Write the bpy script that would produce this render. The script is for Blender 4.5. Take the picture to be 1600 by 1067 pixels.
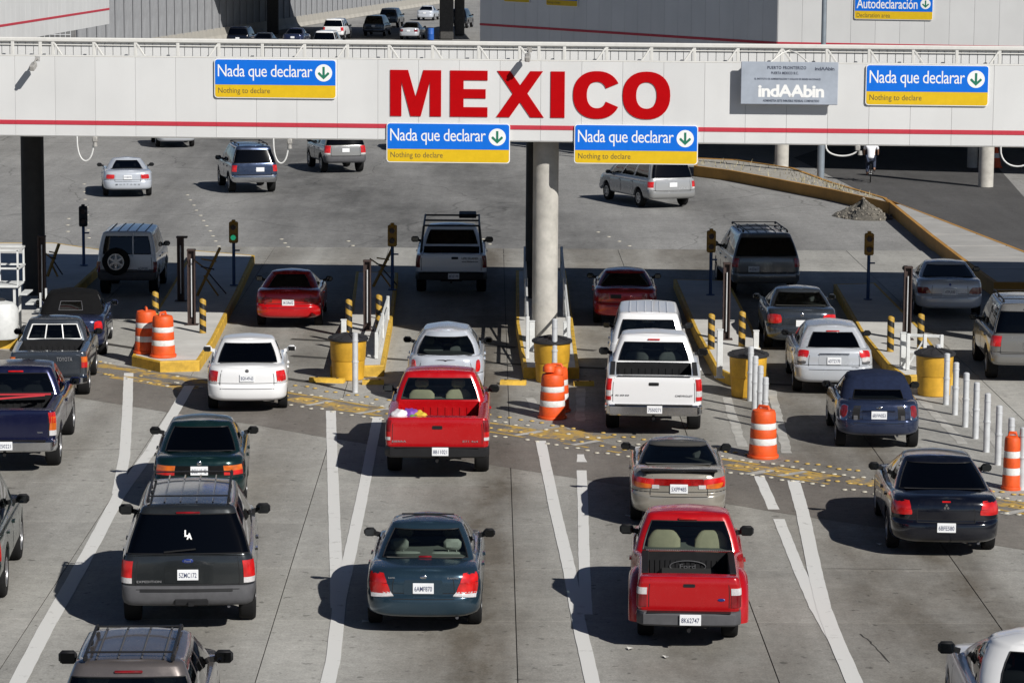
import bpy, bmesh, math, random
from mathutils import Vector, Matrix, Euler
random.seed(7)
PI = math.pi
for o in list(bpy.data.objects): bpy.data.objects.remove(o)
S = bpy.context.scene
COL = S.collection

# ------------------------------------------------------------------ camera
FPX, CAMH, YHOR = 4700.0, 10.62, -135.0
PITCH = math.atan((533.5 - YHOR) / FPX)
ROLL = 0.0069
cam_d = bpy.data.cameras.new('camera'); cam = bpy.data.objects.new('camera', cam_d); COL.objects.link(cam)
cam_d.sensor_width = 36.0; cam_d.lens = FPX / 1600 * 36; cam_d.clip_start = 0.5; cam_d.clip_end = 3000
CR = Euler((PI/2 - PITCH, 0, 0)).to_matrix() @ Matrix.Rotation(ROLL, 3, 'Z')
cam.matrix_world = Matrix.Translation((0, 0, CAMH)) @ CR.to_4x4()
S.camera = cam
# ------------------------------------------------------------------ sky, sun, exposure
SUN_EL = math.radians(34.0)
SUN_FROM = Vector((1.12, -1.46, 0)).normalized()          # horizontal direction towards the sun
w_ = bpy.data.worlds.new('World'); S.world = w_; w_.use_nodes = True
nt = w_.node_tree
sky = nt.nodes.new('ShaderNodeTexSky'); sky.sky_type = 'NISHITA'; sky.sun_disc = False
sky.sun_elevation = SUN_EL; sky.sun_rotation = math.atan2(SUN_FROM.x, SUN_FROM.y)
sky.air_density = 0.45; sky.dust_density = 0.15; sky.ozone_density = 1.5
nt.links.new(sky.outputs[0], nt.nodes['Background'].inputs[0]); nt.nodes['Background'].inputs[1].default_value = 0.05
sl = bpy.data.lights.new('sun', 'SUN'); sl.energy = 5.0; sl.angle = math.radians(0.5); sl.color = (1.0, 0.97, 0.92)
so = bpy.data.objects.new('sun', sl); COL.objects.link(so)
sd = Vector((SUN_FROM.x*math.cos(SUN_EL), SUN_FROM.y*math.cos(SUN_EL), math.sin(SUN_EL)))
so.rotation_euler = sd.to_track_quat('Z', 'Y').to_euler(); so.location = (30, -40, 60)
S.view_settings.view_transform = 'Standard'; S.view_settings.look = 'None'
S.view_settings.exposure = 0.1; S.view_settings.gamma = 1.0; S.view_settings.use_curve_mapping = False
S.render.resolution_x = 1024; S.render.resolution_y = 682

# ------------------------------------------------------------------ helpers
def at(px, py, z=0.0):
    d = CR @ Vector(((px - 800) / FPX, -(py - 533.5) / FPX, -1))
    t = (z - CAMH) / d.z
    return Vector((d.x*t, d.y*t, z))
def atd(px, py, Y):
    "point on the pixel's ray at world depth Y"
    d = CR @ Vector(((px - 800) / FPX, -(py - 533.5) / FPX, -1))
    t = Y / d.y
    return Vector((d.x*t, Y, CAMH + d.z*t))
def heading(vpx): return -math.atan((vpx - 800) / FPX)      # rotation about z for a thing that points at that vanishing point

MATS = {}
def nodes_of(name):
    m = bpy.data.materials.new(name); m.use_nodes = True
    n = m.node_tree.nodes; l = m.node_tree.links
    return m, n, l, n['Principled BSDF']
def mat(name, col, rough=0.6, metal=0.0, coat=0.0, var=0.12, scale=6.0, bump=0.0, bscale=60.0, spec=0.5, emis=None):
    if name in MATS: return MATS[name]
    m, n, l, b = nodes_of(name)
    tc = n.new('ShaderNodeTexCoord'); nz = n.new('ShaderNodeTexNoise'); nz.inputs['Scale'].default_value = scale
    nz.inputs['Detail'].default_value = 6; nz.inputs['Roughness'].default_value = 0.65
    l.new(tc.outputs['Object'], nz.inputs['Vector'])
    r = n.new('ShaderNodeMapRange'); r.inputs[1].default_value = 0.3; r.inputs[2].default_value = 0.7
    r.inputs[3].default_value = 1 - var; r.inputs[4].default_value = 1 + var
    l.new(nz.outputs['Fac'], r.inputs[0])
    mx = n.new('ShaderNodeMix'); mx.data_type = 'RGBA'; mx.blend_type = 'MULTIPLY'; mx.inputs[0].default_value = 1
    mx.inputs[6].default_value = (*col, 1); l.new(r.outputs[0], mx.inputs[7]); l.new(mx.outputs[2], b.inputs['Base Color'])
    b.inputs['Roughness'].default_value = rough; b.inputs['Metallic'].default_value = metal
    b.inputs['Coat Weight'].default_value = coat; b.inputs['Coat Roughness'].default_value = 0.06
    b.inputs['Specular IOR Level'].default_value = spec
    if bump:
        n2 = n.new('ShaderNodeTexNoise'); n2.inputs['Scale'].default_value = bscale; n2.inputs['Detail'].default_value = 5
        l.new(tc.outputs['Object'], n2.inputs['Vector'])
        bp = n.new('ShaderNodeBump'); bp.inputs['Strength'].default_value = bump; bp.inputs['Distance'].default_value = 0.02
        l.new(n2.outputs['Fac'], bp.inputs['Height']); l.new(bp.outputs[0], b.inputs['Normal'])
    if emis:
        b.inputs['Emission Color'].default_value = (*emis[0], 1); b.inputs['Emission Strength'].default_value = emis[1]
    MATS[name] = m
    return m
def paint(name, col, metal=0.35, rough=0.24):
    metal = min(.85, metal*1.35)
    if name in MATS: return MATS[name]
    m, n, l, b = nodes_of(name)
    tc = n.new('ShaderNodeTexCoord'); nz = n.new('ShaderNodeTexNoise'); nz.inputs['Scale'].default_value = 3.5; nz.inputs['Detail'].default_value = 8
    nz.inputs['Roughness'].default_value = 0.7
    l.new(tc.outputs['Object'], nz.inputs['Vector'])
    r = n.new('ShaderNodeMapRange'); r.inputs[1].default_value = 0.42; r.inputs[2].default_value = 0.8; r.inputs[4].default_value = 0.022
    l.new(nz.outputs['Fac'], r.inputs[0])
    mx = n.new('ShaderNodeMix'); mx.data_type = 'RGBA'; mx.inputs[6].default_value = (*col, 1); mx.inputs[7].default_value = (0.30, 0.27, 0.23, 1)
    l.new(r.outputs[0], mx.inputs[0]); l.new(mx.outputs[2], b.inputs['Base Color'])
    r2 = n.new('ShaderNodeMapRange'); r2.inputs[1].default_value = 0.3; r2.inputs[2].default_value = 0.75
    r2.inputs[3].default_value = rough - 0.06; r2.inputs[4].default_value = rough + 0.08
    l.new(nz.outputs['Fac'], r2.inputs[0]); l.new(r2.outputs[0], b.inputs['Roughness'])
    b.inputs['Metallic'].default_value = metal; b.inputs['Coat Weight'].default_value = 0.8; b.inputs['Coat Roughness'].default_value = 0.08
    MATS[name] = m
    return m
def glass(name, tint, refl=1.0):
    if name in MATS: return MATS[name]
    m = bpy.data.materials.new(name); m.use_nodes = True
    n = m.node_tree.nodes; l = m.node_tree.links; n.clear()
    out = n.new('ShaderNodeOutputMaterial'); mx = n.new('ShaderNodeMixShader'); tr = n.new('ShaderNodeBsdfTransparent'); gl = n.new('ShaderNodeBsdfGlossy')
    tr.inputs[0].default_value = (*tint, 1); gl.inputs['Roughness'].default_value = 0.03; gl.inputs[0].default_value = (refl, refl, refl, 1)
    fr = n.new('ShaderNodeFresnel'); fr.inputs[0].default_value = 1.55
    l.new(fr.outputs[0], mx.inputs[0]); l.new(tr.outputs[0], mx.inputs[1]); l.new(gl.outputs[0], mx.inputs[2]); l.new(mx.outputs[0], out.inputs[0])
    MATS[name] = m
    return m

def tag(o, label, cat, group=None, kind=None):
    if label: o['label'] = label
    if cat: o['category'] = cat
    if group: o['group'] = group
    if kind: o['kind'] = kind
    return o
def empty(name, loc=(0, 0, 0), rz=0.0, label=None, cat=None, group=None):
    o = bpy.data.objects.new(name, None); COL.objects.link(o); o.location = loc; o.rotation_euler = (0, 0, rz)
    o.empty_display_size = 0.2
    return tag(o, label, cat, group)
def put(name, mesh, parent=None, loc=(0, 0, 0), rot=(0, 0, 0), scale=(1, 1, 1), m=None):
    o = bpy.data.objects.new(name, mesh); COL.objects.link(o); o.parent = parent
    o.location = loc; o.rotation_euler = rot; o.scale = scale
    if m:
        if len(mesh.materials) == 0: mesh.materials.append(m)
        elif mesh.materials[0] != m:
            o.material_slots[0].link = 'OBJECT'; o.material_slots[0].material = m
    return o
def copy_tree(o, parent=None):
    c = o.copy(); COL.objects.link(c); c.parent = parent
    for ch in list(o.children): copy_tree(ch, c)
    return c

class MB:
    def __init__(s): s.v = []; s.f = []
    def add(s, vs, fs, M=None):
        b = len(s.v)
        s.v += [(M @ Vector(p))[:] if M else tuple(p) for p in vs]
        s.f += [tuple(b + i for i in f) for f in fs]
        return s
    def box(s, c, d, bev=0.0, M=None):
        a, b, e = d[0]/2, d[1]/2, d[2]/2
        T = Matrix.Translation(c)
        if M: T = T @ M.to_4x4()
        if bev <= 0:
            vs = [(x*a, y*b, z*e) for x in (-1, 1) for y in (-1, 1) for z in (-1, 1)]
            return s.add(vs, [(0, 1, 3, 2), (4, 6, 7, 5), (0, 4, 5, 1), (2, 3, 7, 6), (0, 2, 6, 4), (1, 5, 7, 3)], T)
        k = min(bev, a*.95, b*.95, e*.95); vs = []; ix = {}
        for x in (-1, 1):
            for y in (-1, 1):
                for z in (-1, 1):
                    ix[x, y, z] = len(vs)
                    vs += [(x*a, y*(b-k), z*(e-k)), (x*(a-k), y*b, z*(e-k)), (x*(a-k), y*(b-k), z*e)]
        fs = []
        for x in (-1, 1): fs.append(tuple(ix[x, y, z] for y, z in ((-1, -1), (1, -1), (1, 1), (-1, 1))))
        for y in (-1, 1): fs.append(tuple(ix[x, y, z] + 1 for x, z in ((-1, -1), (1, -1), (1, 1), (-1, 1))))
        for z in (-1, 1): fs.append(tuple(ix[x, y, z] + 2 for x, y in ((-1, -1), (1, -1), (1, 1), (-1, 1))))
        for x in (-1, 1):
            for y in (-1, 1): fs.append((ix[x, y, -1], ix[x, y, 1], ix[x, y, 1] + 1, ix[x, y, -1] + 1))
            for z in (-1, 1): fs.append((ix[x, -1, z], ix[x, 1, z], ix[x, 1, z] + 2, ix[x, -1, z] + 2))
        for y in (-1, 1):
            for z in (-1, 1): fs.append((ix[-1, y, z] + 1, ix[1, y, z] + 1, ix[1, y, z] + 2, ix[-1, y, z] + 2))
        for q in ix.values(): fs.append((q, q + 1, q + 2))
        return s.add(vs, fs, T)
    def beam(s, p0, p1, wd, th, bev=0.0):
        p0, p1 = Vector(p0), Vector(p1); d = p1 - p0
        q = d.to_track_quat('Z', 'Y').to_matrix()
        return s.box((p0 + p1) / 2, (wd, th, d.length), bev, q)
    def tube(s, p0, p1, r, n=10, r2=None, cap=True):
        p0, p1 = Vector(p0), Vector(p1); d = p1 - p0; q = d.to_track_quat('Z', 'Y').to_matrix(); r2 = r if r2 is None else r2
        vs = []
        for k, (p, rr) in enumerate(((p0, r), (p1, r2))):
            for i in range(n):
                a = 2*PI*i/n; vs.append((p + q @ Vector((rr*math.cos(a), rr*math.sin(a), 0)))[:])
        fs = [(i, (i+1) % n, n + (i+1) % n, n + i) for i in range(n)]
        if cap: fs += [tuple(range(n-1, -1, -1)), tuple(range(n, 2*n))]
        return s.add(vs, fs)
    def path(s, pts, r, n=8):
        pts = [Vector(p) for p in pts]; vs = []; fs = []
        for k, p in enumerate(pts):
            d = (pts[min(k+1, len(pts)-1)] - pts[max(k-1, 0)]).normalized()
            q = d.to_track_quat('Z', 'Y').to_matrix()
            for i in range(n):
                a = 2*PI*i/n; vs.append((p + q @ Vector((r*math.cos(a), r*math.sin(a), 0)))[:])
        for k in range(len(pts)-1):
            for i in range(n): fs.append((k*n+i, k*n+(i+1) % n, (k+1)*n+(i+1) % n, (k+1)*n+i))
        return s.add(vs, fs)
    def lathe(s, prof, n=20, M=None):
        vs = []; fs = []
        for r, z in prof:
            for i in range(n):
                a = 2*PI*i/n; vs.append((r*math.cos(a), r*math.sin(a), z))
        for k in range(len(prof)-1):
            for i in range(n): fs.append((k*n+i, k*n+(i+1) % n, (k+1)*n+(i+1) % n, (k+1)*n+i))
        fs.append(tuple(range(n-1, -1, -1))); fs.append(tuple(range((len(prof)-1)*n, len(prof)*n)))
        return s.add(vs, fs, M)
    def prism(s, pts, z0, z1, M=None):
        n = len(pts)
        vs = [(p[0], p[1], z0) for p in pts] + [(p[0], p[1], z1) for p in pts]
        fs = [(i, (i+1) % n, n+(i+1) % n, n+i) for i in range(n)] + [tuple(range(n-1, -1, -1)), tuple(range(n, 2*n))]
        return s.add(vs, fs, M)
    def mesh(s, name, smooth=None, recalc=True):
        me = bpy.data.meshes.new(name); me.from_pydata(s.v, [], s.f)
        if recalc:
            bm = bmesh.new(); bm.from_mesh(me)
            bmesh.ops.recalc_face_normals(bm, faces=bm.faces[:]); bm.to_mesh(me); bm.free()
        if smooth is not None:
            me.polygons.foreach_set('use_smooth', [True]*len(me.polygons)); me.set_sharp_from_angle(angle=math.radians(smooth))
        me.update()
        return me
    def build(s, name, m, parent=None, smooth=None, loc=(0, 0, 0), rot=(0, 0, 0), recalc=True):
        return put(name, s.mesh(name, smooth, recalc), parent, loc, rot, (1, 1, 1), m)

# lettering: text curves turned into meshes before anything else exists
TEXTS = {}
def make_texts(specs):
    obs = []
    for key in specs:
        t, off, space = key
        c = bpy.data.curves.new('lettering', 'FONT'); c.body = t; c.size = 1; c.align_x = 'CENTER'; c.align_y = 'CENTER'
        c.resolution_u = 3; c.offset = off; c.space_character = space
        o = bpy.data.objects.new('lettering', c); COL.objects.link(o); obs.append((key, o))
    dg = bpy.context.evaluated_depsgraph_get(); dg.update()
    for key, o in obs:
        me = bpy.data.meshes.new_from_object(o.evaluated_get(dg)); me.name = 'lettering'
        xs = [v.co.x for v in me.vertices]; ys = [v.co.y for v in me.vertices]
        cx, cy = (min(xs)+max(xs))/2, (min(ys)+max(ys))/2
        for v in me.vertices: v.co.x -= cx; v.co.y -= cy; v.co.z = 0
        me.materials.clear()
        TEXTS[key] = (me, max(xs)-min(xs), max(ys)-min(ys))
        c = o.data; bpy.data.objects.remove(o); bpy.data.curves.remove(c)
TEXT_SPECS = []
def lettering(parent, text, loc, width=None, height=None, m=None, rot=(PI/2, 0, 0), off=0.0, space=1.0, name='lettering'):
    key = (text, off, space)
    if key not in TEXTS: key = [k for k in TEXTS if k[0] == text][0]
    me, tw, th = TEXTS[key]
    sx = width / tw if width else height / th
    sy = height / th if height else sx
    return put(name, me.copy(), parent, loc, rot, (sx, sy, 1), m)
def lerp(a, b, t): return a + (b - a)*t
def interp(tab, x):
    if x <= tab[0][0]: return tab[0][1:] if len(tab[0]) > 2 else tab[0][1]
    for p, q in zip(tab, tab[1:]):
        if x <= q[0]:
            t = (x - p[0]) / max(1e-9, q[0] - p[0])
            if len(p) > 2: return tuple(lerp(a, b, t) for a, b in zip(p[1:], q[1:]))
            return lerp(p[1], q[1], t)
    return tab[-1][1:] if len(tab[-1]) > 2 else tab[-1][1]

# ================================================================== lettering used anywhere
PL = ['6AMF870', '8K62747', '6BFE580', '5XPP485', 'BCU-19-42', '7S50271', 'BGH-49-63', '5ZMC172', '6RVW053', '8B11021', '5MJE218', '6DTZ170', '4TPL930', '7E50221', '5KGR602', '8F2Z170', '4VZD617', '6CHN285', '5WJB344']
TEXT_SPECS += [(t, .012, 1.0) for t in PL]
TEXT_SPECS += [('Nada que declarar', .0, .93), ('Nothing to declare', 0.0, 1.0), ('Autodeclaración', .006, .95), ('Declaration area', 0.0, 1.0),
  ('indAAbin', .035, .92), ('indAAbin', .02, .92), ('PUERTO FRONTERIZO', .03, 1.15), ('PUERTA MEXICO B.C.', .03, 1.1),
  ('EL INSTITUTO DE ADMINISTRACION Y AVALUOS DE BIENES NACIONALES', .03, 1.1), ('ADMINISTRA ESTE INMUEBLE FEDERAL COMPARTIDO', .03, 1.1),
  ('CHEVROLET', .02, 1.2), ('EXPEDITION', .02, 1.1), ('L', .05, 1.0), ('A', .05, 1.0), ('SIERRA', .02, 1.1), ('Z71 4x4', .02, 1.1), ('Ford', .01, 1.0), ('MUSTANG', .02, 2.2), ('TOYOTA', .02, 1.1), ('1500', .02, 1.1), ('MATRIX', .02, 1.0), ('ELANTRA', .02, 1.0), ('LIFE ISLAND', .02, 1.0), ('www.lifeisland.com', .02, 1.0)]
make_texts(TEXT_SPECS)

# ================================================================== ground
ROAD_RZ = heading(765)
def ground_mat(name, col, stain_q=(), dark=(.5, .45, .4), rnd=True, cracks=0.0, scale=1.0):
    m, n, l, b = nodes_of(name)
    geo = n.new('ShaderNodeNewGeometry'); P0 = geo.outputs['Position']
    def noise(sc, det=6, ro=.6, vec=None, st=None):
        t = n.new('ShaderNodeTexNoise'); t.inputs['Scale'].default_value = sc; t.inputs['Detail'].default_value = det; t.inputs['Roughness'].default_value = ro
        if st:
            mp = n.new('ShaderNodeMapping'); mp.inputs['Scale'].default_value = st; l.new(P0, mp.inputs['Vector']); l.new(mp.outputs[0], t.inputs['Vector'])
        else: l.new(P0, t.inputs['Vector'])
        return t.outputs['Fac']
    def mr(x, a, b_, c, d):
        r = n.new('ShaderNodeMapRange'); r.inputs[1].default_value = a; r.inputs[2].default_value = b_; r.inputs[3].default_value = c; r.inputs[4].default_value = d
        l.new(x, r.inputs[0]); return r.outputs[0]
    def mth(op, x, y):
        k = n.new('ShaderNodeMath'); k.operation = op
        for i, q in enumerate((x, y)):
            if isinstance(q, (int, float)): k.inputs[i].default_value = q
            elif q is not None: l.new(q, k.inputs[i])
        return k.outputs[0]
    v = mr(noise(.22*scale, 5, .6), .3, .7, .86, 1.14)
    v = mth('MULTIPLY', v, mr(noise(2.6*scale, 6, .7), .3, .7, .88, 1.12))
    v = mth('MULTIPLY', v, mr(noise(30*scale, 4, .75), .3, .7, .74, 1.26))
    v = mth('MULTIPLY', v, mr(noise(9*scale, 5, .7), .3, .7, .88, 1.12))
    v = mth('MULTIPLY', v, mr(noise(1.0, 5, .65, st=(1.6, .10, 1)), .3, .7, .88, 1.10))     # tyre-polished streaks along the lanes
    v = mth('MULTIPLY', v, mr(noise(5.0, 2, .5), .66, .72, 1.0, .55))                         # small dark spots
    if rnd:
        oi = n.new('ShaderNodeObjectInfo'); v = mth('MULTIPLY', v, mr(oi.outputs['Random'], 0, 1, .92, 1.08))
    base = n.new('ShaderNodeMix'); base.data_type = 'RGBA'; base.blend_type = 'MULTIPLY'; base.inputs[0].default_value = 1
    base.inputs[6].default_value = (*col, 1); l.new(v, base.inputs[7]); cur = base.outputs[2]
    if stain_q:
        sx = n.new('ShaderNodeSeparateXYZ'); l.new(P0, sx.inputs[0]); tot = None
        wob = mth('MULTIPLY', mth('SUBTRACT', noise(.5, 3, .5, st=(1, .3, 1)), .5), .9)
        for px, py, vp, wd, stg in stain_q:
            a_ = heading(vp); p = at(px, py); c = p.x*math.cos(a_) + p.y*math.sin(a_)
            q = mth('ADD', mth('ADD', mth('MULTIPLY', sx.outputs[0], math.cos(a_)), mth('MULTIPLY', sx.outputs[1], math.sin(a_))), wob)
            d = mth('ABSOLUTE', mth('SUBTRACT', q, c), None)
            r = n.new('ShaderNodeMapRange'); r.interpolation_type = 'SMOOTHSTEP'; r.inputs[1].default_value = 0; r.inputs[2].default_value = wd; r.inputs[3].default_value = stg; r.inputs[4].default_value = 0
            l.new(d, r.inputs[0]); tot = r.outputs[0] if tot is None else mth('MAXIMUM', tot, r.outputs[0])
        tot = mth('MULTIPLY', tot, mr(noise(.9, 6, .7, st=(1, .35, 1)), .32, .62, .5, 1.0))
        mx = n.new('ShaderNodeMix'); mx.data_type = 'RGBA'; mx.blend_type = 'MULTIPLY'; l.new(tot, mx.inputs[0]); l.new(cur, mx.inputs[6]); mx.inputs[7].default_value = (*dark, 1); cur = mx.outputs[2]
    if cracks:
        vo = n.new('ShaderNodeTexVoronoi'); vo.feature = 'DISTANCE_TO_EDGE'; vo.inputs['Scale'].default_value = cracks
        mp = n.new('ShaderNodeMapping'); mp.inputs['Rotation'].default_value = (0, 0, .5); mp.inputs['Scale'].default_value = (1.5, .8, 1)
        ad = n.new('ShaderNodeVectorMath'); ad.operation = 'ADD'; nn = n.new('ShaderNodeTexNoise'); nn.inputs['Scale'].default_value = .35
        l.new(P0, nn.inputs['Vector']); sc_ = n.new('ShaderNodeVectorMath'); sc_.operation = 'SCALE'; sc_.inputs[3].default_value = 1.5
        l.new(nn.outputs['Color'], sc_.inputs[0]); l.new(P0, ad.inputs[0]); l.new(sc_.outputs[0], ad.inputs[1]); l.new(ad.outputs[0], mp.inputs['Vector']); l.new(mp.outputs[0], vo.inputs['Vector'])
        k = mr(vo.outputs['Distance'], 0, .0045, .6, 1.0)
        mx = n.new('ShaderNodeMix'); mx.data_type = 'RGBA'; mx.blend_type = 'MULTIPLY'; mx.inputs[0].default_value = 1; l.new(cur, mx.inputs[6]); l.new(k, mx.inputs[7]); cur = mx.outputs[2]
    l.new(cur, b.inputs['Base Color']); b.inputs['Roughness'].default_value = .85; b.inputs['Specular IOR Level'].default_value = .25
    bp = n.new('ShaderNodeBump'); bp.inputs['Strength'].default_value = .35; bp.inputs['Distance'].default_value = .01
    l.new(noise(55, 4, .7), bp.inputs['Height']); l.new(bp.outputs[0], b.inputs['Normal'])
    return m
ST = [(752, 1000, 765, 1.35, 1.15), (735, 980, 765, 2.1, .85), (1505, 905, 765, 1.2, 1.05), (1420, 960, 765, 2.6, .85), (1075, 1000, 765, 1.9, .8), (300, 1000, 765, 1.3, .6), (-40, 900, 765, .9, .5), (1200, 1000, 765, 1.6, .55), (700, 620, 720, 1.2, .7), (1010, 640, 900, 1.2, .7), (390, 600, 560, 1.2, .6), (1290, 600, 900, 1.2, .6), (90, 600, 400, 1.2, .5)]
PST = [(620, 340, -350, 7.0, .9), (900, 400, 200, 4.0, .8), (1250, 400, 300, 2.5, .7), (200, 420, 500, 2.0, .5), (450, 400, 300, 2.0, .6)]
M_CONC = ground_mat('road concrete', (.338, .330, .305), ST, (.37, .335, .295))
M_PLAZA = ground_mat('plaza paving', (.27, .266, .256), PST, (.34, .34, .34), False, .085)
M_ASPH = ground_mat('asphalt strip', (.19, .176, .158), ST, (.62, .58, .56), False)
M_DASPH = ground_mat('dark asphalt', (.085, .083, .082), (), rnd=False)
M_JOINT = mat('joint filler', (.035, .032, .028), .95)
def worn(name, paint_c, base_c, thr):
    m, n, l, b = nodes_of(name); g = n.new('ShaderNodeNewGeometry'); t = n.new('ShaderNodeTexNoise'); t.inputs['Scale'].default_value = 3.2; t.inputs['Detail'].default_value = 9; t.inputs['Roughness'].default_value = .72
    l.new(g.outputs['Position'], t.inputs['Vector']); r = n.new('ShaderNodeMapRange'); r.inputs[1].default_value = thr - .06; r.inputs[2].default_value = thr + .06; l.new(t.outputs['Fac'], r.inputs[0])
    mx = n.new('ShaderNodeMix'); mx.data_type = 'RGBA'; mx.inputs[6].default_value = (*base_c, 1); mx.inputs[7].default_value = (*paint_c, 1); l.new(r.outputs[0], mx.inputs[0]); l.new(mx.outputs[2], b.inputs['Base Color']); b.inputs['Roughness'].default_value = .8
    MATS[name] = m; return m
M_YELW = worn('worn yellow paint', (.47, .30, .065), (.175, .163, .147), .49); M_YELP = worn('road paint yellow', (.50, .32, .06), (.175, .163, .147), .455); M_WHITE = worn('road paint white', (.64, .635, .61), (.34, .33, .31), .36)
M_FADEW = mat('worn road paint', (.40, .39, .36), .75, var=.25, scale=3)

def sheet_poly(name, pts, m, parent=None, z=0.0, smooth=None):
    mb = MB(); mb.v = [(p[0], p[1], z) for p in pts]; mb.f = [tuple(range(len(pts)))]
    me = bpy.data.meshes.new(name); me.from_pydata(mb.v, [], mb.f)
    bm = bmesh.new(); bm.from_mesh(me); bmesh.ops.triangulate(bm, faces=bm.faces[:]); bmesh.ops.recalc_face_normals(bm, faces=bm.faces[:])
    if bm.faces[0].normal.z < 0: bmesh.ops.reverse_faces(bm, faces=bm.faces[:])
    bm.to_mesh(me); bm.free()
    return put(name, me, parent, m=m)
def struct(o): o['kind'] = 'structure'; return o

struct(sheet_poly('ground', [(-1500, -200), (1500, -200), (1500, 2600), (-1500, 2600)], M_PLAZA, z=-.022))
# concrete slabs, twelve feet square, laid along the lanes
road = struct(empty('concrete_road', (0, 0, 0), 0))
SL = 3.66
mb = MB(); mb.box((0, 0, -.06), (SL - .016, SL - .014, .12), .0015); slab_me = mb.mesh('slab')
struct(sheet_poly('slab_bed', [(-16, 30), (16, 30), (19, 95), (-19, 95)], M_JOINT, road, z=-.012))
cr_, sr_ = math.cos(ROAD_RZ), math.sin(ROAD_RZ)
x_ref = at(808, 1067).x; p_ref = at(700, 888)
for j in range(-3, 14):
    for i in range(-6, 7):
        lx = x_ref + .3*0 + (i + .5)*SL; ly = p_ref.y + (j + .5)*SL
        wx, wy = lx*cr_ - (ly - 42)*sr_, 42 + (ly - 42)*cr_ + lx*sr_
        if abs(wx) > .172*wy + 2.6 or wy > 97: continue
        put('slab', slab_me, road, (wx, wy, 0), (0, 0, ROAD_RZ), m=M_CONC)
# asphalt strip that crosses the lanes at the line
lowb = [(-90, 588), (120, 621), (262, 644), (400, 664), (512, 684), (797, 731), (925, 751), (1225, 802), (1550, 851), (1720, 878)]
upb = [(1720, 806), (1555, 782), (1225, 728), (985, 700), (800, 665), (605, 638), (450, 612), (300, 588), (150, 566), (-90, 535)]
struct(sheet_poly('asphalt_strip', [at(*p) for p in lowb + upb], M_ASPH, z=.004))
mark = struct(empty('road_markings', (0, 0, 0)))
def stripe(pts, wd, m, z=.0065, name='lane_line', jag=.0):
    P = [at(*p) for p in pts]; Lf = []; Rt = []
    Q = []
    for a, b in zip(P, P[1:]):
        n_ = max(1, int((b - a).length/.35)); Q += [a.lerp(b, k/n_) for k in range(n_)]
    Q.append(P[-1]); P = Q
    for k, p in enumerate(P):
        d = (P[min(k+1, len(P)-1)] - P[max(0, k-1)]); d.z = 0; d.normalize(); s_ = Vector((d.y, -d.x, 0)); hw = wd/2
        Lf.append(p - s_*(hw + random.uniform(-jag, jag))); Rt.append(p + s_*(hw + random.uniform(-jag, jag)))
    mb = MB(); n_ = len(P)
    mb.v = [(q.x, q.y, z) for q in Lf + Rt]; mb.f = [(k, n_+k, n_+k+1, k+1) for k in range(n_-1)]
    return mb.build(name, m, mark, recalc=False)
stripe([(201, 583), (199, 640), (195, 709), (188, 750), (184, 772)], .22, M_WHITE, .0065, jag=.004)
stripe([(296, 603), (272, 644), (236, 704), (186, 774), (147, 848), (107, 920), (70, 985), (25, 1072)], .24, M_WHITE, .0095, jag=.004)
stripe([(517, 642), (520, 740), (522, 800), (525, 880), (527, 950)], .21, M_WHITE, .0065, jag=.004)
stripe([(590, 652), (577, 720), (561, 800), (545, 875), (531, 935), (524, 1000), (520, 1035), (511, 1072)], .21, M_WHITE, .0095, jag=.004)
stripe([(845, 689), (855, 738), (868, 800), (889, 887), (905, 975), (927, 1072)], .21, M_WHITE, .0095, jag=.004)
stripe([(909, 735), (911, 800), (913, 887), (916, 960)], .19, M_WHITE, .0065, jag=.004)
stripe([(907, 710), (909, 722)], .16, M_WHITE, .0065, jag=.03)
stripe([(1186, 744), (1209, 796)], .2, M_WHITE, .0065, jag=.006)
stripe([(1217, 811), (1247, 887), (1275, 950), (1295, 985), (1306, 1004)], .2, M_WHITE, .0065, jag=.006)
stripe([(1240, 751), (1254, 800), (1272, 887), (1287, 950), (1302, 990), (1328, 1050), (1339, 1075)], .24, M_WHITE, .0095, jag=.004)
for pts in ([(907, 607), (907, 658)], [(828, 622), (838, 640)], [(1135, 621), (1160, 698)], [(1205, 609), (1230, 708)], [(1437, 621), (1505, 694)], [(1500, 616), (1578, 722)], [(660, 590), (600, 640)]):
    stripe(pts, .2, M_FADEW, .0045, 'faded_line', .02)
for pts in ([(1345, 990), (1362, 1005), (1390, 1035)], [(100, 703), (225, 701)], [(620, 888), (700, 889)], [(1290, 888), (1440, 889)]):
    Q = []
    for a, b in zip(pts, pts[1:]):
        for k in range(6): t = k/6; Q.append((a[0] + (b[0] - a[0])*t + random.uniform(-1.3, 1.3), a[1] + (b[1] - a[1])*t))
    Q.append(pts[-1]); stripe(Q, .022, M_JOINT, .0022, 'crack', .008)
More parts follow.
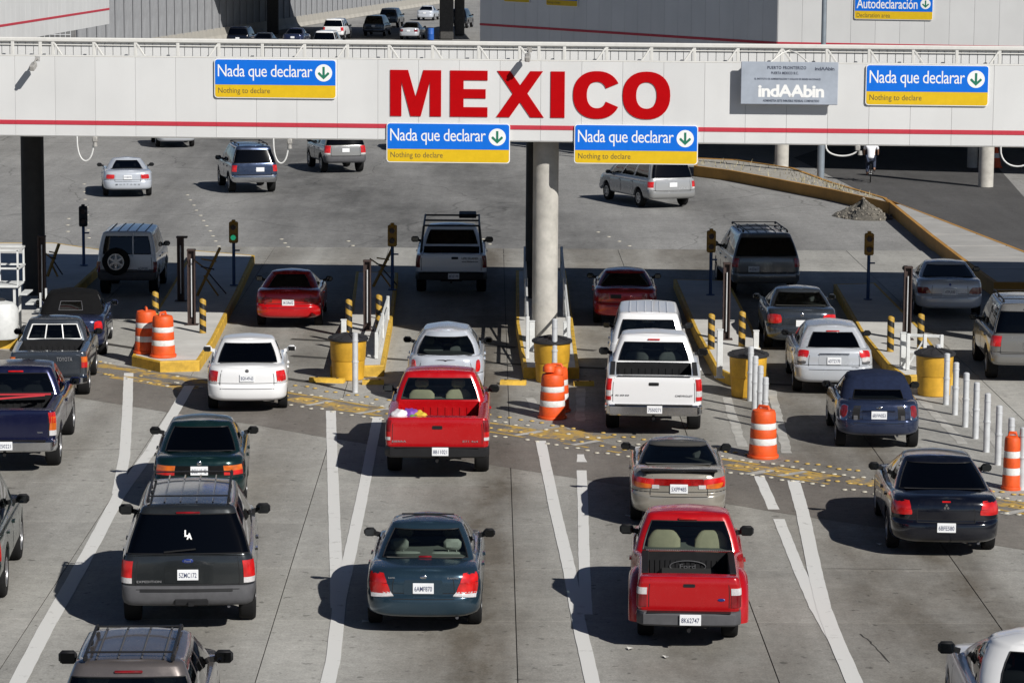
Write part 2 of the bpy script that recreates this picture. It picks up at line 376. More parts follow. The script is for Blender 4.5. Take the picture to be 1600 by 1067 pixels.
# the line itself: two yellow lines, white dashes and rows of raised dots
bU = [(440, 612), (605, 639), (800, 666), (955, 692), (1127, 717), (1300, 743), (1430, 763), (1556, 780), (1700, 801)]
bL = [(520, 640), (605, 651), (800, 680), (985, 710), (1135, 731), (1310, 759), (1430, 778), (1556, 796), (1700, 818)]
def along(tab, x): return interp(tab, x)
for a, b in ((440, 600), (612, 740), (762, 950), (1005, 1100), (1127, 1190), (1212, 1330), (1440, 1700)):
    stripe([(x, along(bU, x)) for x in range(a, b+1, 20)], .13, M_YELP, .0085, 'yellow_line', .03)
for a, b in ((520, 612), (760, 838), (880, 930), (950, 985), (1135, 1310), (1420, 1700)):
    stripe([(x, along(bL, x)) for x in range(a, b+1, 20)], .10, M_YELP, .0085, 'yellow_line', .03)
for x, y in ((500, 630), (580, 643), (828, 677), (917, 692), (1075, 716), (1190, 738), (1240, 740), (1590, 800)):
    stripe([(x - 22, y + 4), (x + 18, y - 3)], .18, M_FADEW, .0125, 'white_dash', .04)
for a, b, o_ in ((455, 600, 8), (640, 700, 3), (790, 900, 5), (860, 960, -6), (1010, 1090, 8), (1140, 1290, 6), (1330, 1420, 2), (1450, 1640, 6)):
    stripe([(x, along(bU, x) + o_) for x in range(a, b + 1, 15)], .6, M_YELW, .0062, 'worn_patch', .10)
for a, b, o_ in ((140, 330, 0), (180, 300, 14)): stripe([(x, 566 + (x - 130)*.17 + o_) for x in range(a, b + 1, 15)], .4, M_YELW, .0062, 'worn_patch', .08)
stripe([(130, 568), (215, 580), (330, 600)], .14, M_YELP, .0085, 'yellow_line', .05)
stripe([(150, 582), (250, 596)], .10, M_YELP, .0085, 'yellow_line', .05)
mb = MB(); mb.lathe([(.054, 0), (.052, .008), (.036, .016), (.013, .018)], 10); dot_me = mb.mesh('road_stud', 50)
M_DOTW = mat('road stud white', (.46, .43, .35), .6, var=.2); M_DOTY = mat('road stud yellow', (.46, .31, .08), .6, var=.25)
dot_w = dot_me; dot_w.materials.append(M_DOTW); dot_y = dot_me.copy(); dot_y.materials.clear(); dot_y.materials.append(M_DOTY)
nd = 0
for row, off in enumerate((-13, -4, 7, 18)):
    x = 446 + (row % 2)*8
    while x < 1610:
        if nd < 285 and random.random() < .86:
            p = at(x + random.uniform(-2, 2), along(bU, x) + off + random.uniform(-1.5, 1.5), .011)
            put('road_stud', dot_w if row in (1, 3) else dot_y, mark, p); nd += 1
        x += 16
for k in range(24):
    x = random.uniform(140, 320)
    put('road_stud', random.choice((dot_w, dot_y)), mark, at(x, 560 + (x-140)*.19 + random.choice((-8, 2, 12, 20)), .011))
# cat's-eye rows in the plaza beyond
for a, b, n_ in (((132, 288), (138, 372), 8), ((107, 342), (106, 362), 3), ((293, 305), (342, 385), 11), ((545, 377), (574, 405), 5), ((935, 363), (1030, 406), 7), ((754, 374), (800, 405), 5), ((440, 374), (450, 386), 3)):
    for k in range(n_):
        t = k/(n_-1); p = at(lerp(a[0], b[0], t) + random.uniform(-1, 1), lerp(a[1], b[1], t), -.02) if False else at(a[0] + (b[0]-a[0])*t + random.uniform(-1, 1), a[1] + (b[1]-a[1])*t, -.02)
        o = put('road_stud', dot_w, mark, p); o.scale = (1.35, 1.35, 1)

# ================================================================== the gantry canopy
GA = math.radians(3.2); GORG = at(850.5, 551); GORG.z = 0
GM = Matrix.Translation(GORG) @ Matrix.Rotation(-GA, 4, 'Z'); GMI = GM.inverted()
YN, YF, ZB, ZT = -.95, 9.75, 5.08, 7.10
def gl(px, py, yl=YN):
    "pixel -> (x, z) on the gantry plane at local depth yl"
    o = GMI @ Vector((0, 0, CAMH)); d = GMI.to_3x3() @ (CR @ Vector(((px - 800)/FPX, -(py - 533.5)/FPX, -1)))
    t = (yl - o.y)/d.y; p = o + d*t
    return p.x, p.z
ZB = (gl(0, 212)[1] + gl(1600, 228)[1])/2; ZT = (gl(0, 88)[1] + gl(1600, 103)[1])/2
ZS = (gl(0, 190)[1] + gl(1600, 208.5)[1])/2
ZF = (gl(100, 62.5, YF)[1] + gl(1600, 79, YF)[1])/2
def fascia_mat():
    m, n, l, b = nodes_of('white painted steel panel'); g = n.new('ShaderNodeNewGeometry')
    def nz(st, sc, lo, hi):
        mp = n.new('ShaderNodeMapping'); mp.inputs['Scale'].default_value = st; l.new(g.outputs['Position'], mp.inputs['Vector']); t = n.new('ShaderNodeTexNoise'); t.inputs['Scale'].default_value = sc; t.inputs['Detail'].default_value = 6; l.new(mp.outputs[0], t.inputs['Vector'])
        r = n.new('ShaderNodeMapRange'); r.inputs[1].default_value = .35; r.inputs[2].default_value = .72; r.inputs[3].default_value = hi; r.inputs[4].default_value = lo; l.new(t.outputs['Fac'], r.inputs[0]); return r.outputs[0]
    a = nz((1, 1, .10), 1.6, .965, 1.0); c = nz((1, 1, 1), .7, .95, 1.02); oi = n.new('ShaderNodeObjectInfo'); r = n.new('ShaderNodeMapRange'); r.inputs[3].default_value = .97; r.inputs[4].default_value = 1.02; l.new(oi.outputs['Random'], r.inputs[0])
    k = n.new('ShaderNodeMath'); k.operation = 'MULTIPLY'; l.new(a, k.inputs[0]); l.new(c, k.inputs[1]); k2 = n.new('ShaderNodeMath'); k2.operation = 'MULTIPLY'; l.new(k.outputs[0], k2.inputs[0]); l.new(r.outputs[0], k2.inputs[1])
    mx = n.new('ShaderNodeMix'); mx.data_type = 'RGBA'; mx.blend_type = 'MULTIPLY'; mx.inputs[0].default_value = 1; mx.inputs[6].default_value = (.615, .615, .605, 1); l.new(k2.outputs[0], mx.inputs[7]); l.new(mx.outputs[2], b.inputs['Base Color']); b.inputs['Roughness'].default_value = .5
    return m
M_FASC = fascia_mat()
M_FASC2 = mat('white painted steel rail', (.62, .61, .575), .5, var=.06)
M_STRIPE = mat('red stripe paint', (.46, .035, .055), .55, var=.06, spec=.3)
M_LETTER = mat('red letter paint', (.40, .002, .004), .6, var=.05, spec=.05)
M_GROOF = mat('roof felt', (.16, .155, .15), .9)
M_DCOL = mat('dark rear column', (.028, .027, .026), .7, var=.3, scale=2)  # near-black colour, given to the rear columns only
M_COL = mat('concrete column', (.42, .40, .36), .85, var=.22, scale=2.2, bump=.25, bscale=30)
gan = empty('gantry_canopy', GORG, -GA, 'long white border canopy lettered MEXICO with a red stripe, on round concrete columns', 'canopy')
X0, X1, PW = -19.0, 22.0, .974
mb = MB(); mb.box((0, 0, 0), (PW - .005, .05, ZT - ZB), .002); pan_me = mb.mesh('fascia_panel')
mb = MB(); mb.box((0, 0, 0), (PW - .004, .012, .105), .003); str_me = mb.mesh('red_stripe')
k = 0; x = gl(212, 150)[0] - PW*20
xs_pan = []
while x < X1:
    if x > X0: xs_pan.append(x)
    x += PW
for x in xs_pan:
    put('fascia_panel', pan_me, gan, (x + PW/2, YN, (ZB + ZT)/2), m=M_FASC)
    put('red_stripe', str_me, gan, (x + PW/2, YN - .031, ZS), m=M_STRIPE)
XL, XR = xs_pan[0], xs_pan[-1] + PW; XC = (XL + XR)/2; XW = XR - XL
def gpart(name, c, d, m, bev=.01):
    mb = MB(); mb.box(c, d, bev); return mb.build(name, m, gan)
gpart('fascia_backing', (XC, YN + .05, (ZB + ZT)/2), (XW, .04, ZT - ZB - .02), M_FASC2)
gpart('fascia_cap', (XC, YN + .05, ZT + .015), (XW, .16, .035), M_FASC2)
gpart('fascia_foot', (XC, YN + .12, ZB - .012), (XW, .26, .03), M_FASC2)
gpart('roof_deck', (XC, (YN + YF)/2 + .1, ZB + .26), (XW, YF - YN - .35, .22), M_GROOF)
# far parapet: ribbed inside, rail along the top, posts with braces
mb = MB(); nrib = int(XW/.22)
for q in range(nrib): mb.box((XL + (q + .5)*XW/nrib, YF, (ZB + ZF)/2), (XW/nrib*.93, .014, ZF - ZB), .004)
mb.build('parapet_ribs', M_FASC, gan)['kind'] = 'stuff'
gpart('parapet_wall', (XC, YF + .05, (ZB + ZF)/2), (XW, .06, ZF - ZB - .02), M_FASC)
gpart('parapet_rail', (XC, YF - .02, ZF + .02), (XW, .16, .13), M_FASC2, .03)
gpart('parapet_ledge', (XC, YF - .035, ZF - .12), (XW, .04, .03), M_FASC2)
brace_px = [(20, 0), (63, 0), (83, 1), (147, 1), (212, 1), (278, 0), (342, -1), (410, 0), (476, -1), (543, -1), (608, 1), (676, 1), (748, 1), (812, 1), (842, 0), (882, 0), (948, -1), (1018, -1), (1085, -1), (1153, -1), (1222, 2), (1292, 1), (1358, 1), (1427, 1), (1495, 0), (1562, -1), (-40, 1), (1630, 1)]
for px, br in brace_px:
    x = gl(px, 80, YF - .4)[0]
    mb = MB(); mb.box((x, YF - .42, ZF - .45), (.085, .07, .86), .008); mb.build('parapet_post', M_FASC2, gan)
    for sg in ((1,) if br == 1 else (-1,) if br == -1 else (1, -1) if br == 2 else ()):
        mb = MB(); mb.beam((x + sg*.04, YF - .44, ZF - .06), (x + sg*.42, YF - .50, ZF - .62), .05, .05, .006); mb.build('parapet_brace', M_FASC2, gan)
# columns
mb = MB(); mb.lathe([(.315, 0), (.31, .3), (.31, ZB + .1)], 32); col_me = mb.mesh('column', 40)
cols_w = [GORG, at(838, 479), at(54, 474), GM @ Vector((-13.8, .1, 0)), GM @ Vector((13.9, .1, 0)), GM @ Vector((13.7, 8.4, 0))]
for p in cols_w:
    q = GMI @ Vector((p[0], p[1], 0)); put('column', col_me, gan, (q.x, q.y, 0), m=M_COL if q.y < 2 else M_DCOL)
# letters
def ring_letter(mb, cx, cz, rx, rz_, ix, iz, a0, a1, M, n=36, pw=2.25):
    vs = []; fs = []
    def se(r1, r2, a):
        c, s_ = math.cos(a), math.sin(a)
        return (cx + r1*math.copysign(abs(c)**(2/pw), c), cz + r2*math.copysign(abs(s_)**(2/pw), s_))
    for k in range(n+1):
        a = a0 + (a1 - a0)*k/n
        for dz in (0, .02):
            vs.append((*se(rx, rz_, a), dz)); vs.append((*se(ix, iz, a), dz))
    for k in range(n):
        b = 4*k; c = 4*(k+1)
        fs += [(b, b+1, c+1, c), (b+2, c+2, c+3, b+3), (b, c, c+2, b+2), (b+1, b+3, c+3, c+1)]
    fs += [(0, 2, 3, 1), (4*n, 4*n+1, 4*n+3, 4*n+2)]
    mb.add(vs, fs, M)
LM = Matrix.Translation((0, YN - .028, 0)) @ Matrix.Rotation(PI/2, 4, 'X')
zl0 = (gl(650, 182)[1] + gl(1000, 185.5)[1])/2; zl1 = (gl(650, 110.5)[1] + gl(1000, 112.5)[1])/2; hl = zl1 - zl0
def lx_(px): return gl(px, 148)[0]
def poly_letter(pts, px0, px1):
    a, b = lx_(px0), lx_(px1)
    mb = MB(); mb.prism([(a + (b - a)*u, zl0 + hl*v) for u, v in pts], 0, .02, LM)
    mb.build('red_letter', M_LETTER, gan)
poly_letter([(0, 0), (.235, 0), (.215, .74), (.5, .40+.0), (.785, .74), (.765, 0), (1, 0), (1, 1), (.66, 1), (.5, .42), (.5, .42), (.34, 1), (0, 1)][:0] or
            [(0, 0), (.22, 0), (.22, .76), (.40, 0), (.60, 0), (.78, .76), (.78, 0), (1, 0), (1, 1), (.65, 1), (.5, .42), (.35, 1), (0, 1)], 610, 689.5)
poly_letter([(0, 0), (1, 0), (1, .21), (.36, .21), (.36, .40), (.95, .40), (.95, .60), (.36, .60), (.36, .79), (1, .79), (1, 1), (0, 1)], 703.5, 762)
poly_letter([(0, 0), (.28, 0), (.5, .325), (.72, 0), (1, 0), (.655, .515), (.98, 1), (.71, 1), (.5, .695), (.29, 1), (.02, 1), (.345, .515)], 775.5, 850)
poly_letter([(0, 0), (1, 0), (1, 1), (0, 1)], 860.5, 882.5)
mb = MB(); a, b = lx_(895.5), lx_(967); rx = (b - a)*.52
ring_letter(mb, a + rx, zl0 + hl/2, rx, hl*.515, rx*.42, hl*.285, math.radians(27), math.radians(333), LM); mb.build('red_letter', M_LETTER, gan)
mb = MB(); a, b = lx_(973), lx_(1047.5); rx = (b - a)*.5
ring_letter(mb, a + rx, zl0 + hl/2, rx, hl*.515, rx*.43, hl*.285, 0, 2*PI - 1e-4, LM); mb.build('red_letter', M_LETTER, gan)

# ---- signs hung on the fascia
M_BLUE = mat('sign blue', (.006, .14, .62), .5, var=.05, spec=.15); M_YEL = mat('sign yellow', (.66, .43, .015), .5, var=.06, spec=.15)
M_SWHITE = mat('sign white', (.80, .80, .78), .45, var=.03); M_SGREEN = mat('sign green', (.01, .16, .09), .5, var=.05); M_SBROWN = mat('sign brown lettering', (.11, .085, .03), .6, var=.05)
def lane_sign(root, wd, ht, top, bot, disc=True):
    def rr(x0, x1, z0, z1, r, low, hi):
        p = []
        for cx, cz, a0, on in ((x1 - r, z0 + r, -90, low), (x1 - r, z1 - r, 0, hi), (x0 + r, z1 - r, 90, hi), (x0 + r, z0 + r, 180, low)):
            if on: p += [(cx + r*math.cos(math.radians(a0 + q*30)), cz + r*math.sin(math.radians(a0 + q*30))) for q in range(4)]
            else: p.append((x1 if cx > (x0+x1)/2 else x0, z1 if cz > (z0+z1)/2 else z0))
        return p
    RX = Matrix.Rotation(PI/2, 4, 'X'); zs = ht*.335
    mb = MB(); mb.prism(rr(-wd/2 - .02, wd/2 + .02, -.02, ht + .02, .07, 1, 1), -.03, .0, RX); mb.build('board_frame', M_SWHITE, root)
    mb = MB(); mb.prism(rr(-wd/2, wd/2, zs, ht, .06, 0, 1), 0, .006, RX); mb.build('blue_panel', M_BLUE, root)
    mb = MB(); mb.prism(rr(-wd/2, wd/2, 0, zs - .002, .06, 1, 0), 0, .006, RX); mb.build('yellow_panel', M_YEL, root)
    zc = zs + (ht - zs)*.50; xd = wd/2 - .285
    me, tw, th = TEXTS[top]; lh = (ht - zs)*.64
    lettering(root, top[0], (-wd/2 + .06 + wd*.395, -.0085, zc - .01), wd*.785, lh, M_SWHITE, off=top[1], space=top[2])
    lettering(root, bot, (-wd/2 + .06 + wd*.22, -.0085, zs*.47), wd*.43, zs*.56, M_SBROWN)
    mb = MB(); mb.lathe([(.205, 0), (.205, .003)], 32, Matrix.Translation((xd, -.006, zc)) @ RX); mb.build('arrow_disc', M_SWHITE, root)
    ar = [(.028, .145), (.028, -.055), (.10, .02), (.135, -.0), (.135, -.03), (0, -.155), (-.135, -.03), (-.135, 0), (-.10, .02), (-.028, -.055), (-.028, .145)]
    mb = MB(); mb.prism([(xd + a*1.0, zc + b) for a, b in ar], .009, .012, RX); mb.build('arrow', M_SGREEN, root)
T1 = ('Nada que declarar', .0, .93)
for (a, b, c, d, lab) in ((335, 94.5, 525.5, 152.5, 'blue and yellow lane sign on the canopy left of the red letters'), (604, 194.5, 797, 253, 'blue and yellow lane sign hung below the red letters E and X'),
                      (897, 197, 1091, 255, 'blue and yellow lane sign hung below the red letter O, right of the column'), (1352, 103.5, 1546, 164, 'blue and yellow lane sign right of the grey plaque')):
    xa, za = gl(a, d, YN - .08); xb, zb = gl(b*0 + c, b, YN - .08)
    p = GM @ Vector(((xa + xb)/2, YN - .075, za + .01))
    r = empty('lane_sign', p, -GA, lab, 'sign', 'lane signs on the canopy'); lane_sign(r, abs(xb - xa) - .04, (zb - za) - .02, T1, 'Nothing to declare')
M_PLAQ = mat('brushed grey plaque', (.40, .44, .50), .42, .25, var=.12, scale=2)
xa, za = gl(1157, 163, YN - .3); xb, zb = gl(1310, 98, YN - .3)
r = empty('agency_plaque', GM @ Vector(((xa + xb)/2, YN - .30, za)), -GA, 'grey metal agency plaque standing off the canopy at right', 'sign')
pw_, ph_ = xb - xa, zb - za
mb = MB(); mb.box((0, 0, ph_/2), (pw_, .06, ph_), .012); mb.build('plaque_board', M_PLAQ, r)
for sx in (-1, 1):
    for sz in (.12, .88):
        mb = MB(); mb.beam((sx*pw_*.46, .02, ph_*sz), (sx*pw_*.46, .27, ph_*sz), .05, .05); mb.build('bracket', M_FASC2, r)
    mb = MB(); mb.path([(sx*pw_*.2, .0, ph_ - .02), (sx*pw_*.08, .1, ph_ + .2), (0, .3, ph_ + .26)], .018, 6); mb.build('stay_wire', M_FASC2, r, 40)
M_PTXT = mat('plaque dark lettering', (.05, .06, .09), .6, var=0)
def ptx(t, x, z, wd, ht, m, off, sp): lettering(r, t, (pw_*(x - .5), -.034, ph_*(1 - z)), pw_*wd, ph_*ht, m, off=off, space=sp)
ptx('PUERTO FRONTERIZO', .47, .135, .40, .075, M_PTXT, .03, 1.15); ptx('PUERTA MEXICO B.C.', .45, .26, .28, .065, M_PTXT, .03, 1.1)
ptx('EL INSTITUTO DE ADMINISTRACION Y AVALUOS DE BIENES NACIONALES', .48, .40, .68, .045, M_PTXT, .03, 1.1)
ptx('indAAbin', .52, .68, .68, .30, M_SWHITE, .035, .92); ptx('indAAbin', .86, .15, .20, .085, M_PTXT, .02, .92)
ptx('ADMINISTRA ESTE INMUEBLE FEDERAL COMPARTIDO', .52, .91, .58, .055, M_PTXT, .03, 1.1)
# ---- cameras and hanging cables
M_CAM = mat('grey camera housing', (.30, .29, .27), .5); M_CABLE = mat('white cable', (.62, .62, .60), .6)
for px, py, lab in ((54, 104, 'small security camera on the canopy fascia at the far left'), (826, 90, 'small security camera above the red letters X and I')):
    x, z = gl(px, py, YN - .35); r = empty('security_camera', GM @ Vector((x, YN, z)), -GA, lab, 'camera', 'security cameras on the fascia')
    mb = MB(); mb.box((-.02, -.42, 0), (.13, .34, .13), .02, Matrix.Rotation(.25, 3, 'X')); h = mb.build('housing', M_CAM, r)
    mb = MB(); mb.tube((-.02, -.60, -.045), (-.02, -.62, -.05), .04, 12); mb.build('lens', M_UNDER if 'M_UNDER' in globals() else M_CAM, h)
    mb = MB(); mb.path([(0, -.02, .16), (0, -.2, .16), (0, -.4, .06)], .022, 8); mb.box((0, -.015, .16), (.12, .02, .12)); mb.build('bracket_arm', M_CAM, r)
for px, sgn, wide, drop, lab in ((135, 1, 26, 38, 'white cable loop hanging under the canopy above the silver coupe'), (440, 1, 23, 38, 'white cable loop hanging under the canopy beside the dark blue off-roader'),
                     (1316, -1, 50, 17, 'white cable loop hanging under the canopy by the tall lamp post'), (1590, 1, 52, 30, 'white cable loop hanging under the canopy at the right edge')):
    x, _ = gl(px, 220); wm = wide/64; dm = drop/64
    r = empty('hanging_cable', GM @ Vector((x, YN - .12, ZB)), -GA, lab, 'cable', 'cables hanging from the canopy')
    mb = MB(); mb.path([(wm/2*math.cos(PI + PI*k/14), 0, -dm*abs(math.sin(PI*k/14))**.75) for k in range(15)], .02, 6); mb.build('loop', M_CABLE, r, 50)
    mb = MB(); mb.box((wm/2 + .03*sgn, 0, -.07), (.12, .12, .14), .02); mb.tube((wm/2 + .03, 0, -.14), (wm/2 + .03, 0, -.24), .045, 10, .06); mb.build('lamp_holder', M_CAM, r, 40)
# ================================================================== vehicles
RINGS = {  # height fraction, rear inset, front inset, side inset
 'car': [(0, .09, .12, .08), (.05, .03, .05, .035), (.11, .006, .02, .012), (.25, 0, 0, .004), (.42, .0, .0, 0), (.455, .008, .01, 0), (.475, .03, .03, 0), (.50, .058, .05, .0), (.52, .062, .055, .0),
         (.70, .06, .08, .004), (.86, .065, .14, .025), (.94, .085, .2, .045), (.98, .115, .26, .075), (1, .16, .32, .115)],
 'suv': [(0, .10, .12, .07), (.05, .03, .05, .03), (.14, 0, .0, .01), (.32, 0, .0, 0), (.40, .015, .02, 0), (.44, .07, .06, 0),
         (.62, .075, .08, 0), (.82, .08, .12, .012), (.94, .09, .18, .028), (1, .10, .26, .045)],
 'truck': [(0, .03, .10, .05), (.06, .01, .03, .02), (.2, 0, .0, .0), (.45, 0, .0, 0), (.62, 0, .05, .0), (.8, 0.0, .1, .008), (.93, 0.004, .16, .02), (.98, .012, .2, .035), (1, .03, .24, .06)],
}
class Tub:
    def __init__(s, P):
        s.L, s.w, s.z0 = P['L'], P['W']/2, P['z0']; s.top = P['top']; s.R = RINGS[P['rings']]
        s.rr, s.rf, s.bow, s.bowf = P['rr'], P['rf'], P['bow'], P['bowf']
        s.tap = P['tap']; s.ax = P['axles']; s.Rw = P['R']; s.Ra = P['R'] + P['arch']; s.crown = P['crown']
    def zt(s, y): return interp(s.top, y)
    def T(s, y): return interp(s.tap, y)
    def ring(s, f): return interp(s.R, f)
    def rear(s, u, f):
        dyr, dyf, dw = s.ring(f); hw = s.w - dw; r = min(s.rr, hw*.9)
        if u <= 1: x, y = u*(hw - r), dyr
        else:
            p = (u - 1)*PI/2; x, y = hw - r + r*math.sin(p), dyr + r*(1 - math.cos(p))
        y += s.bow*(x/hw)**2
        return x*s.T(y), y, s.z0 + f*(s.zt(y) - s.z0)
    def front(s, u, f):
        dyr, dyf, dw = s.ring(f); hw = s.w - dw; r = min(s.rf, hw*.9)
        if u <= 1: x, y = u*(hw - r), dyf
        else:
            p = (u - 1)*PI/2; x, y = hw - r + r*math.sin(p), dyf + r*(1 - math.cos(p))
        y = s.L - y - s.bowf*(x/hw)**2
        return x*s.T(y), y, s.z0 + f*(s.zt(y) - s.z0)
    def side(s, y, f):
        dyr, dyf, dw = s.ring(f); z = s.z0 + f*(s.zt(y) - s.z0); zt = s.zt(y)
        for a in s.ax:
            if abs(y - a) < s.Ra:
                za = s.Rw + math.sqrt(s.Ra**2 - (y - a)**2)
                if z < za: z = min(za, zt - .05 + .04*f)
        return (s.w - dw)*s.T(y), y, z
    def fz(s, z, y=0.1): return (z - s.z0) / (s.zt(y) - s.z0)
    def srf(s, sx, z):
        sg = 1 if sx >= 0 else -1; a = abs(sx); r = s.rr; k = s.w - r
        u = a/k if a <= k else 1 + (a - k)/(r*PI/2)
        if u > 2:
            p = s.side(s.rr + s.bow + (a - k - r*PI/2), max(0, min(1, s.fz(z))))
        else: p = s.rear(u, max(0, min(1, s.fz(z))))
        return Vector((sg*p[0], p[1], z))
    def nrm(s, sx, z):
        e = .01; d1 = s.srf(sx + e, z) - s.srf(sx - e, z); d2 = s.srf(sx, z + e) - s.srf(sx, z - e)
        n = d1.cross(d2); return n.normalized() if n.length > 1e-9 else Vector((0, -1, 0))
    def ssf(s, sg, y, z):
        f = max(0, min(1, (z - s.z0)/(s.zt(y) - s.z0))); dyr, dyf, dw = s.ring(f)
        return Vector((sg*(s.w - dw)*s.T(y), y, z))

def sheet(name, P, N, m, parent, off, thick, n=6, k=3, rnd=0.0):
    "a lens or plate that follows a surface: P(a,b) and N(a,b) for a,b in 0..1; real thickness"
    mb = MB(); g = {}
    for j in range(k+1):
        for i in range(n+1):
            a, b = 2*i/n - 1, 2*j/k - 1
            if rnd: a, b = a*math.sqrt(1 - rnd*b*b/2), b*math.sqrt(1 - rnd*a*a/2)
            a, b = (a+1)/2, (b+1)/2
            p, q = P(a, b), N(a, b); g[i, j] = len(mb.v); mb.v.append((p + q*off)[:])
    bd = [(i, 0) for i in range(n)] + [(n, j) for j in range(k)] + [(i, k) for i in range(n, 0, -1)] + [(0, j) for j in range(k, 0, -1)]
    back = []
    for i, j in bd:
        a, b = 2*i/n - 1, 2*j/k - 1
        if rnd: a, b = a*math.sqrt(1 - rnd*b*b/2), b*math.sqrt(1 - rnd*a*a/2)
        a, b = (a+1)/2, (b+1)/2
        back.append(len(mb.v)); mb.v.append((P(a, b) + N(a, b)*(off - thick))[:])
    for j in range(k):
        for i in range(n): mb.f.append((g[i, j], g[i+1, j], g[i+1, j+1], g[i, j+1]))
    q = len(bd)
    for t in range(q): mb.f.append((g[bd[t]], back[t], back[(t+1) % q], g[bd[(t+1) % q]]))
    return mb.build(name, m, parent, 40, recalc=False)
def bil(c):
    def F(a, b):
        x0 = lerp(c[0][0], c[1][0], a), lerp(c[0][1], c[1][1], a); x1 = lerp(c[3][0], c[2][0], a), lerp(c[3][1], c[2][1], a)
        return lerp(x0[0], x1[0], b), lerp(x0[1], x1[1], b)
    return F
def rear_patch(tub, name, c, m, parent, off=.012, thick=.03, n=6, k=3, rnd=0.0):
    F = bil(c)
    return sheet(name, lambda a, b: tub.srf(*F(a, b)), lambda a, b: tub.nrm(*F(a, b)), m, parent, off, thick, n, k, rnd)
def rect(x0, x1, z0, z1): return [(x0, z0), (x1, z0), (x1, z1), (x0, z1)]
def side_patch(tub, name, sg, y0, y1, z0, z1, m, parent, off=.004, thick=.012, n=1, k=1):
    return sheet(name, lambda a, b: tub.ssf(sg, lerp(y0, y1, a), lerp(z0, z1, b)), lambda a, b: Vector((sg, 0, .05)).normalized(), m, parent, off, thick, n, k)

class Green:
    "the cabin above the belt line"
    def __init__(s, tub, G):
        s.t = tub; s.G = G
    def prm(s, t):
        G = s.G
        return (lerp(G['yrb'], G['yrr'], t), lerp(G['yfb'], G['yfr'], t), lerp(G['wb'], G['wr'], t) + G.get('bulge', .02)*math.sin(PI*t))
    def pt(s, col, t):
        k, u = col; G = s.G; yr, yf, w = s.prm(t); rr, rf = G['rr'], G['rf']
        if k == 'r' or k == 'f':
            r = rr if k == 'r' else rf; bow = G['bow'] if k == 'r' else G['bowf']
            if u <= 1: x, y = u*(w - r), 0
            else:
                p = (u - 1)*PI/2; x, y = w - r + r*math.sin(p), r*(1 - math.cos(p))
            y += bow*(x/w)**2
            y = yr + y if k == 'r' else yf - y
        else:
            x = w; y = lerp(yr + rr + G['bow'], yf - rf - G['bowf'], u)
            x = w * (1 - G.get('narrow', .03)*(2*u - 1)**2)
        b = s.pt0(col)
        zb = s.t.zt(b) + s.t.crown*.5 - .03
        return Vector((x, y, lerp(zb, G['zr'] - .055, t)))
    def pt0(s, col):
        k, u = col; G = s.G
        if k == 's': return lerp(G['yrb'] + G['rr'], G['yfb'] - G['rf'], u)
        return G['yrb'] + .02 if k == 'r' else G['yfb'] - .02 - (G['rf'] if u > 1 else 0)*(max(0, u - 1))

def loop_mesh(rows, n, cls, closed=True):
    "rows: list of loops of points; cls(i,k) names the part that a cell belongs to"
    parts = {}
    for k in range(len(rows) - 1):
        for i in range(n):
            nm = cls(i, k)
            if nm is None: continue
            mb, ix = parts.setdefault(nm, (MB(), {}))
            f = []
            for kk, ii in ((k, i), (k, (i+1) % n), (k+1, (i+1) % n), (k+1, i)):
                if (kk, ii) not in ix: ix[kk, ii] = len(mb.v); mb.v.append(tuple(rows[kk][ii]))
                f.append(ix[kk, ii])
            mb.f.append(tuple(f))
    return {a: b[0] for a, b in parts.items()}

def tyre_meshes():
    mb = MB(); pr = [(.60, -.5), (.80, -.52), (.93, -.5), (.985, -.42), (1, -.30), (1, .30), (.985, .42), (.93, .5), (.80, .52), (.60, .5), (.60, -.5)]
    n = 28; vs = []; fs = []
    for r, x in pr[:-1]:
        for i in range(n): vs.append((x, r*math.cos(2*PI*i/n), r*math.sin(2*PI*i/n)))
    k = len(pr) - 1
    for a in range(k):
        for i in range(n): fs.append((a*n+i, a*n+(i+1) % n, ((a+1) % k)*n+(i+1) % n, ((a+1) % k)*n+i))
    mb.add(vs, fs); ty = mb.mesh('tyre', 35)
    mb = MB()
    for r0, r1, x0, x1 in ((.52, .62, .50, .50), (.52, .50, .50, .30)):
        vs = []; fs = []
        for r, x in ((r0, x0), (r1, x1)):
            for i in range(n): vs.append((x, r*math.cos(2*PI*i/n), r*math.sin(2*PI*i/n)))
        for i in range(n): fs.append((i, (i+1) % n, n+(i+1) % n, n+i))
        mb.add(vs, fs)
    for q in range(6):
        a = 2*PI*q/6; R_ = Matrix.Rotation(a, 4, 'X')
        mb.add([(.46, .10, .05), (.46, -.10, .05), (.44, -.07, .54), (.44, .07, .54), (.30, .10, .05), (.30, -.10, .05), (.30, -.07, .54), (.30, .07, .54)],
               [(0, 1, 2, 3), (0, 4, 5, 1), (3, 2, 6, 7), (0, 3, 7, 4), (1, 5, 6, 2)], R_)
    mb.tube((.28, 0, 0), (.48, 0, 0), .13, 12)
    rm = mb.mesh('rim', 30)
    return ty, rm
TYRE, RIM = tyre_meshes()
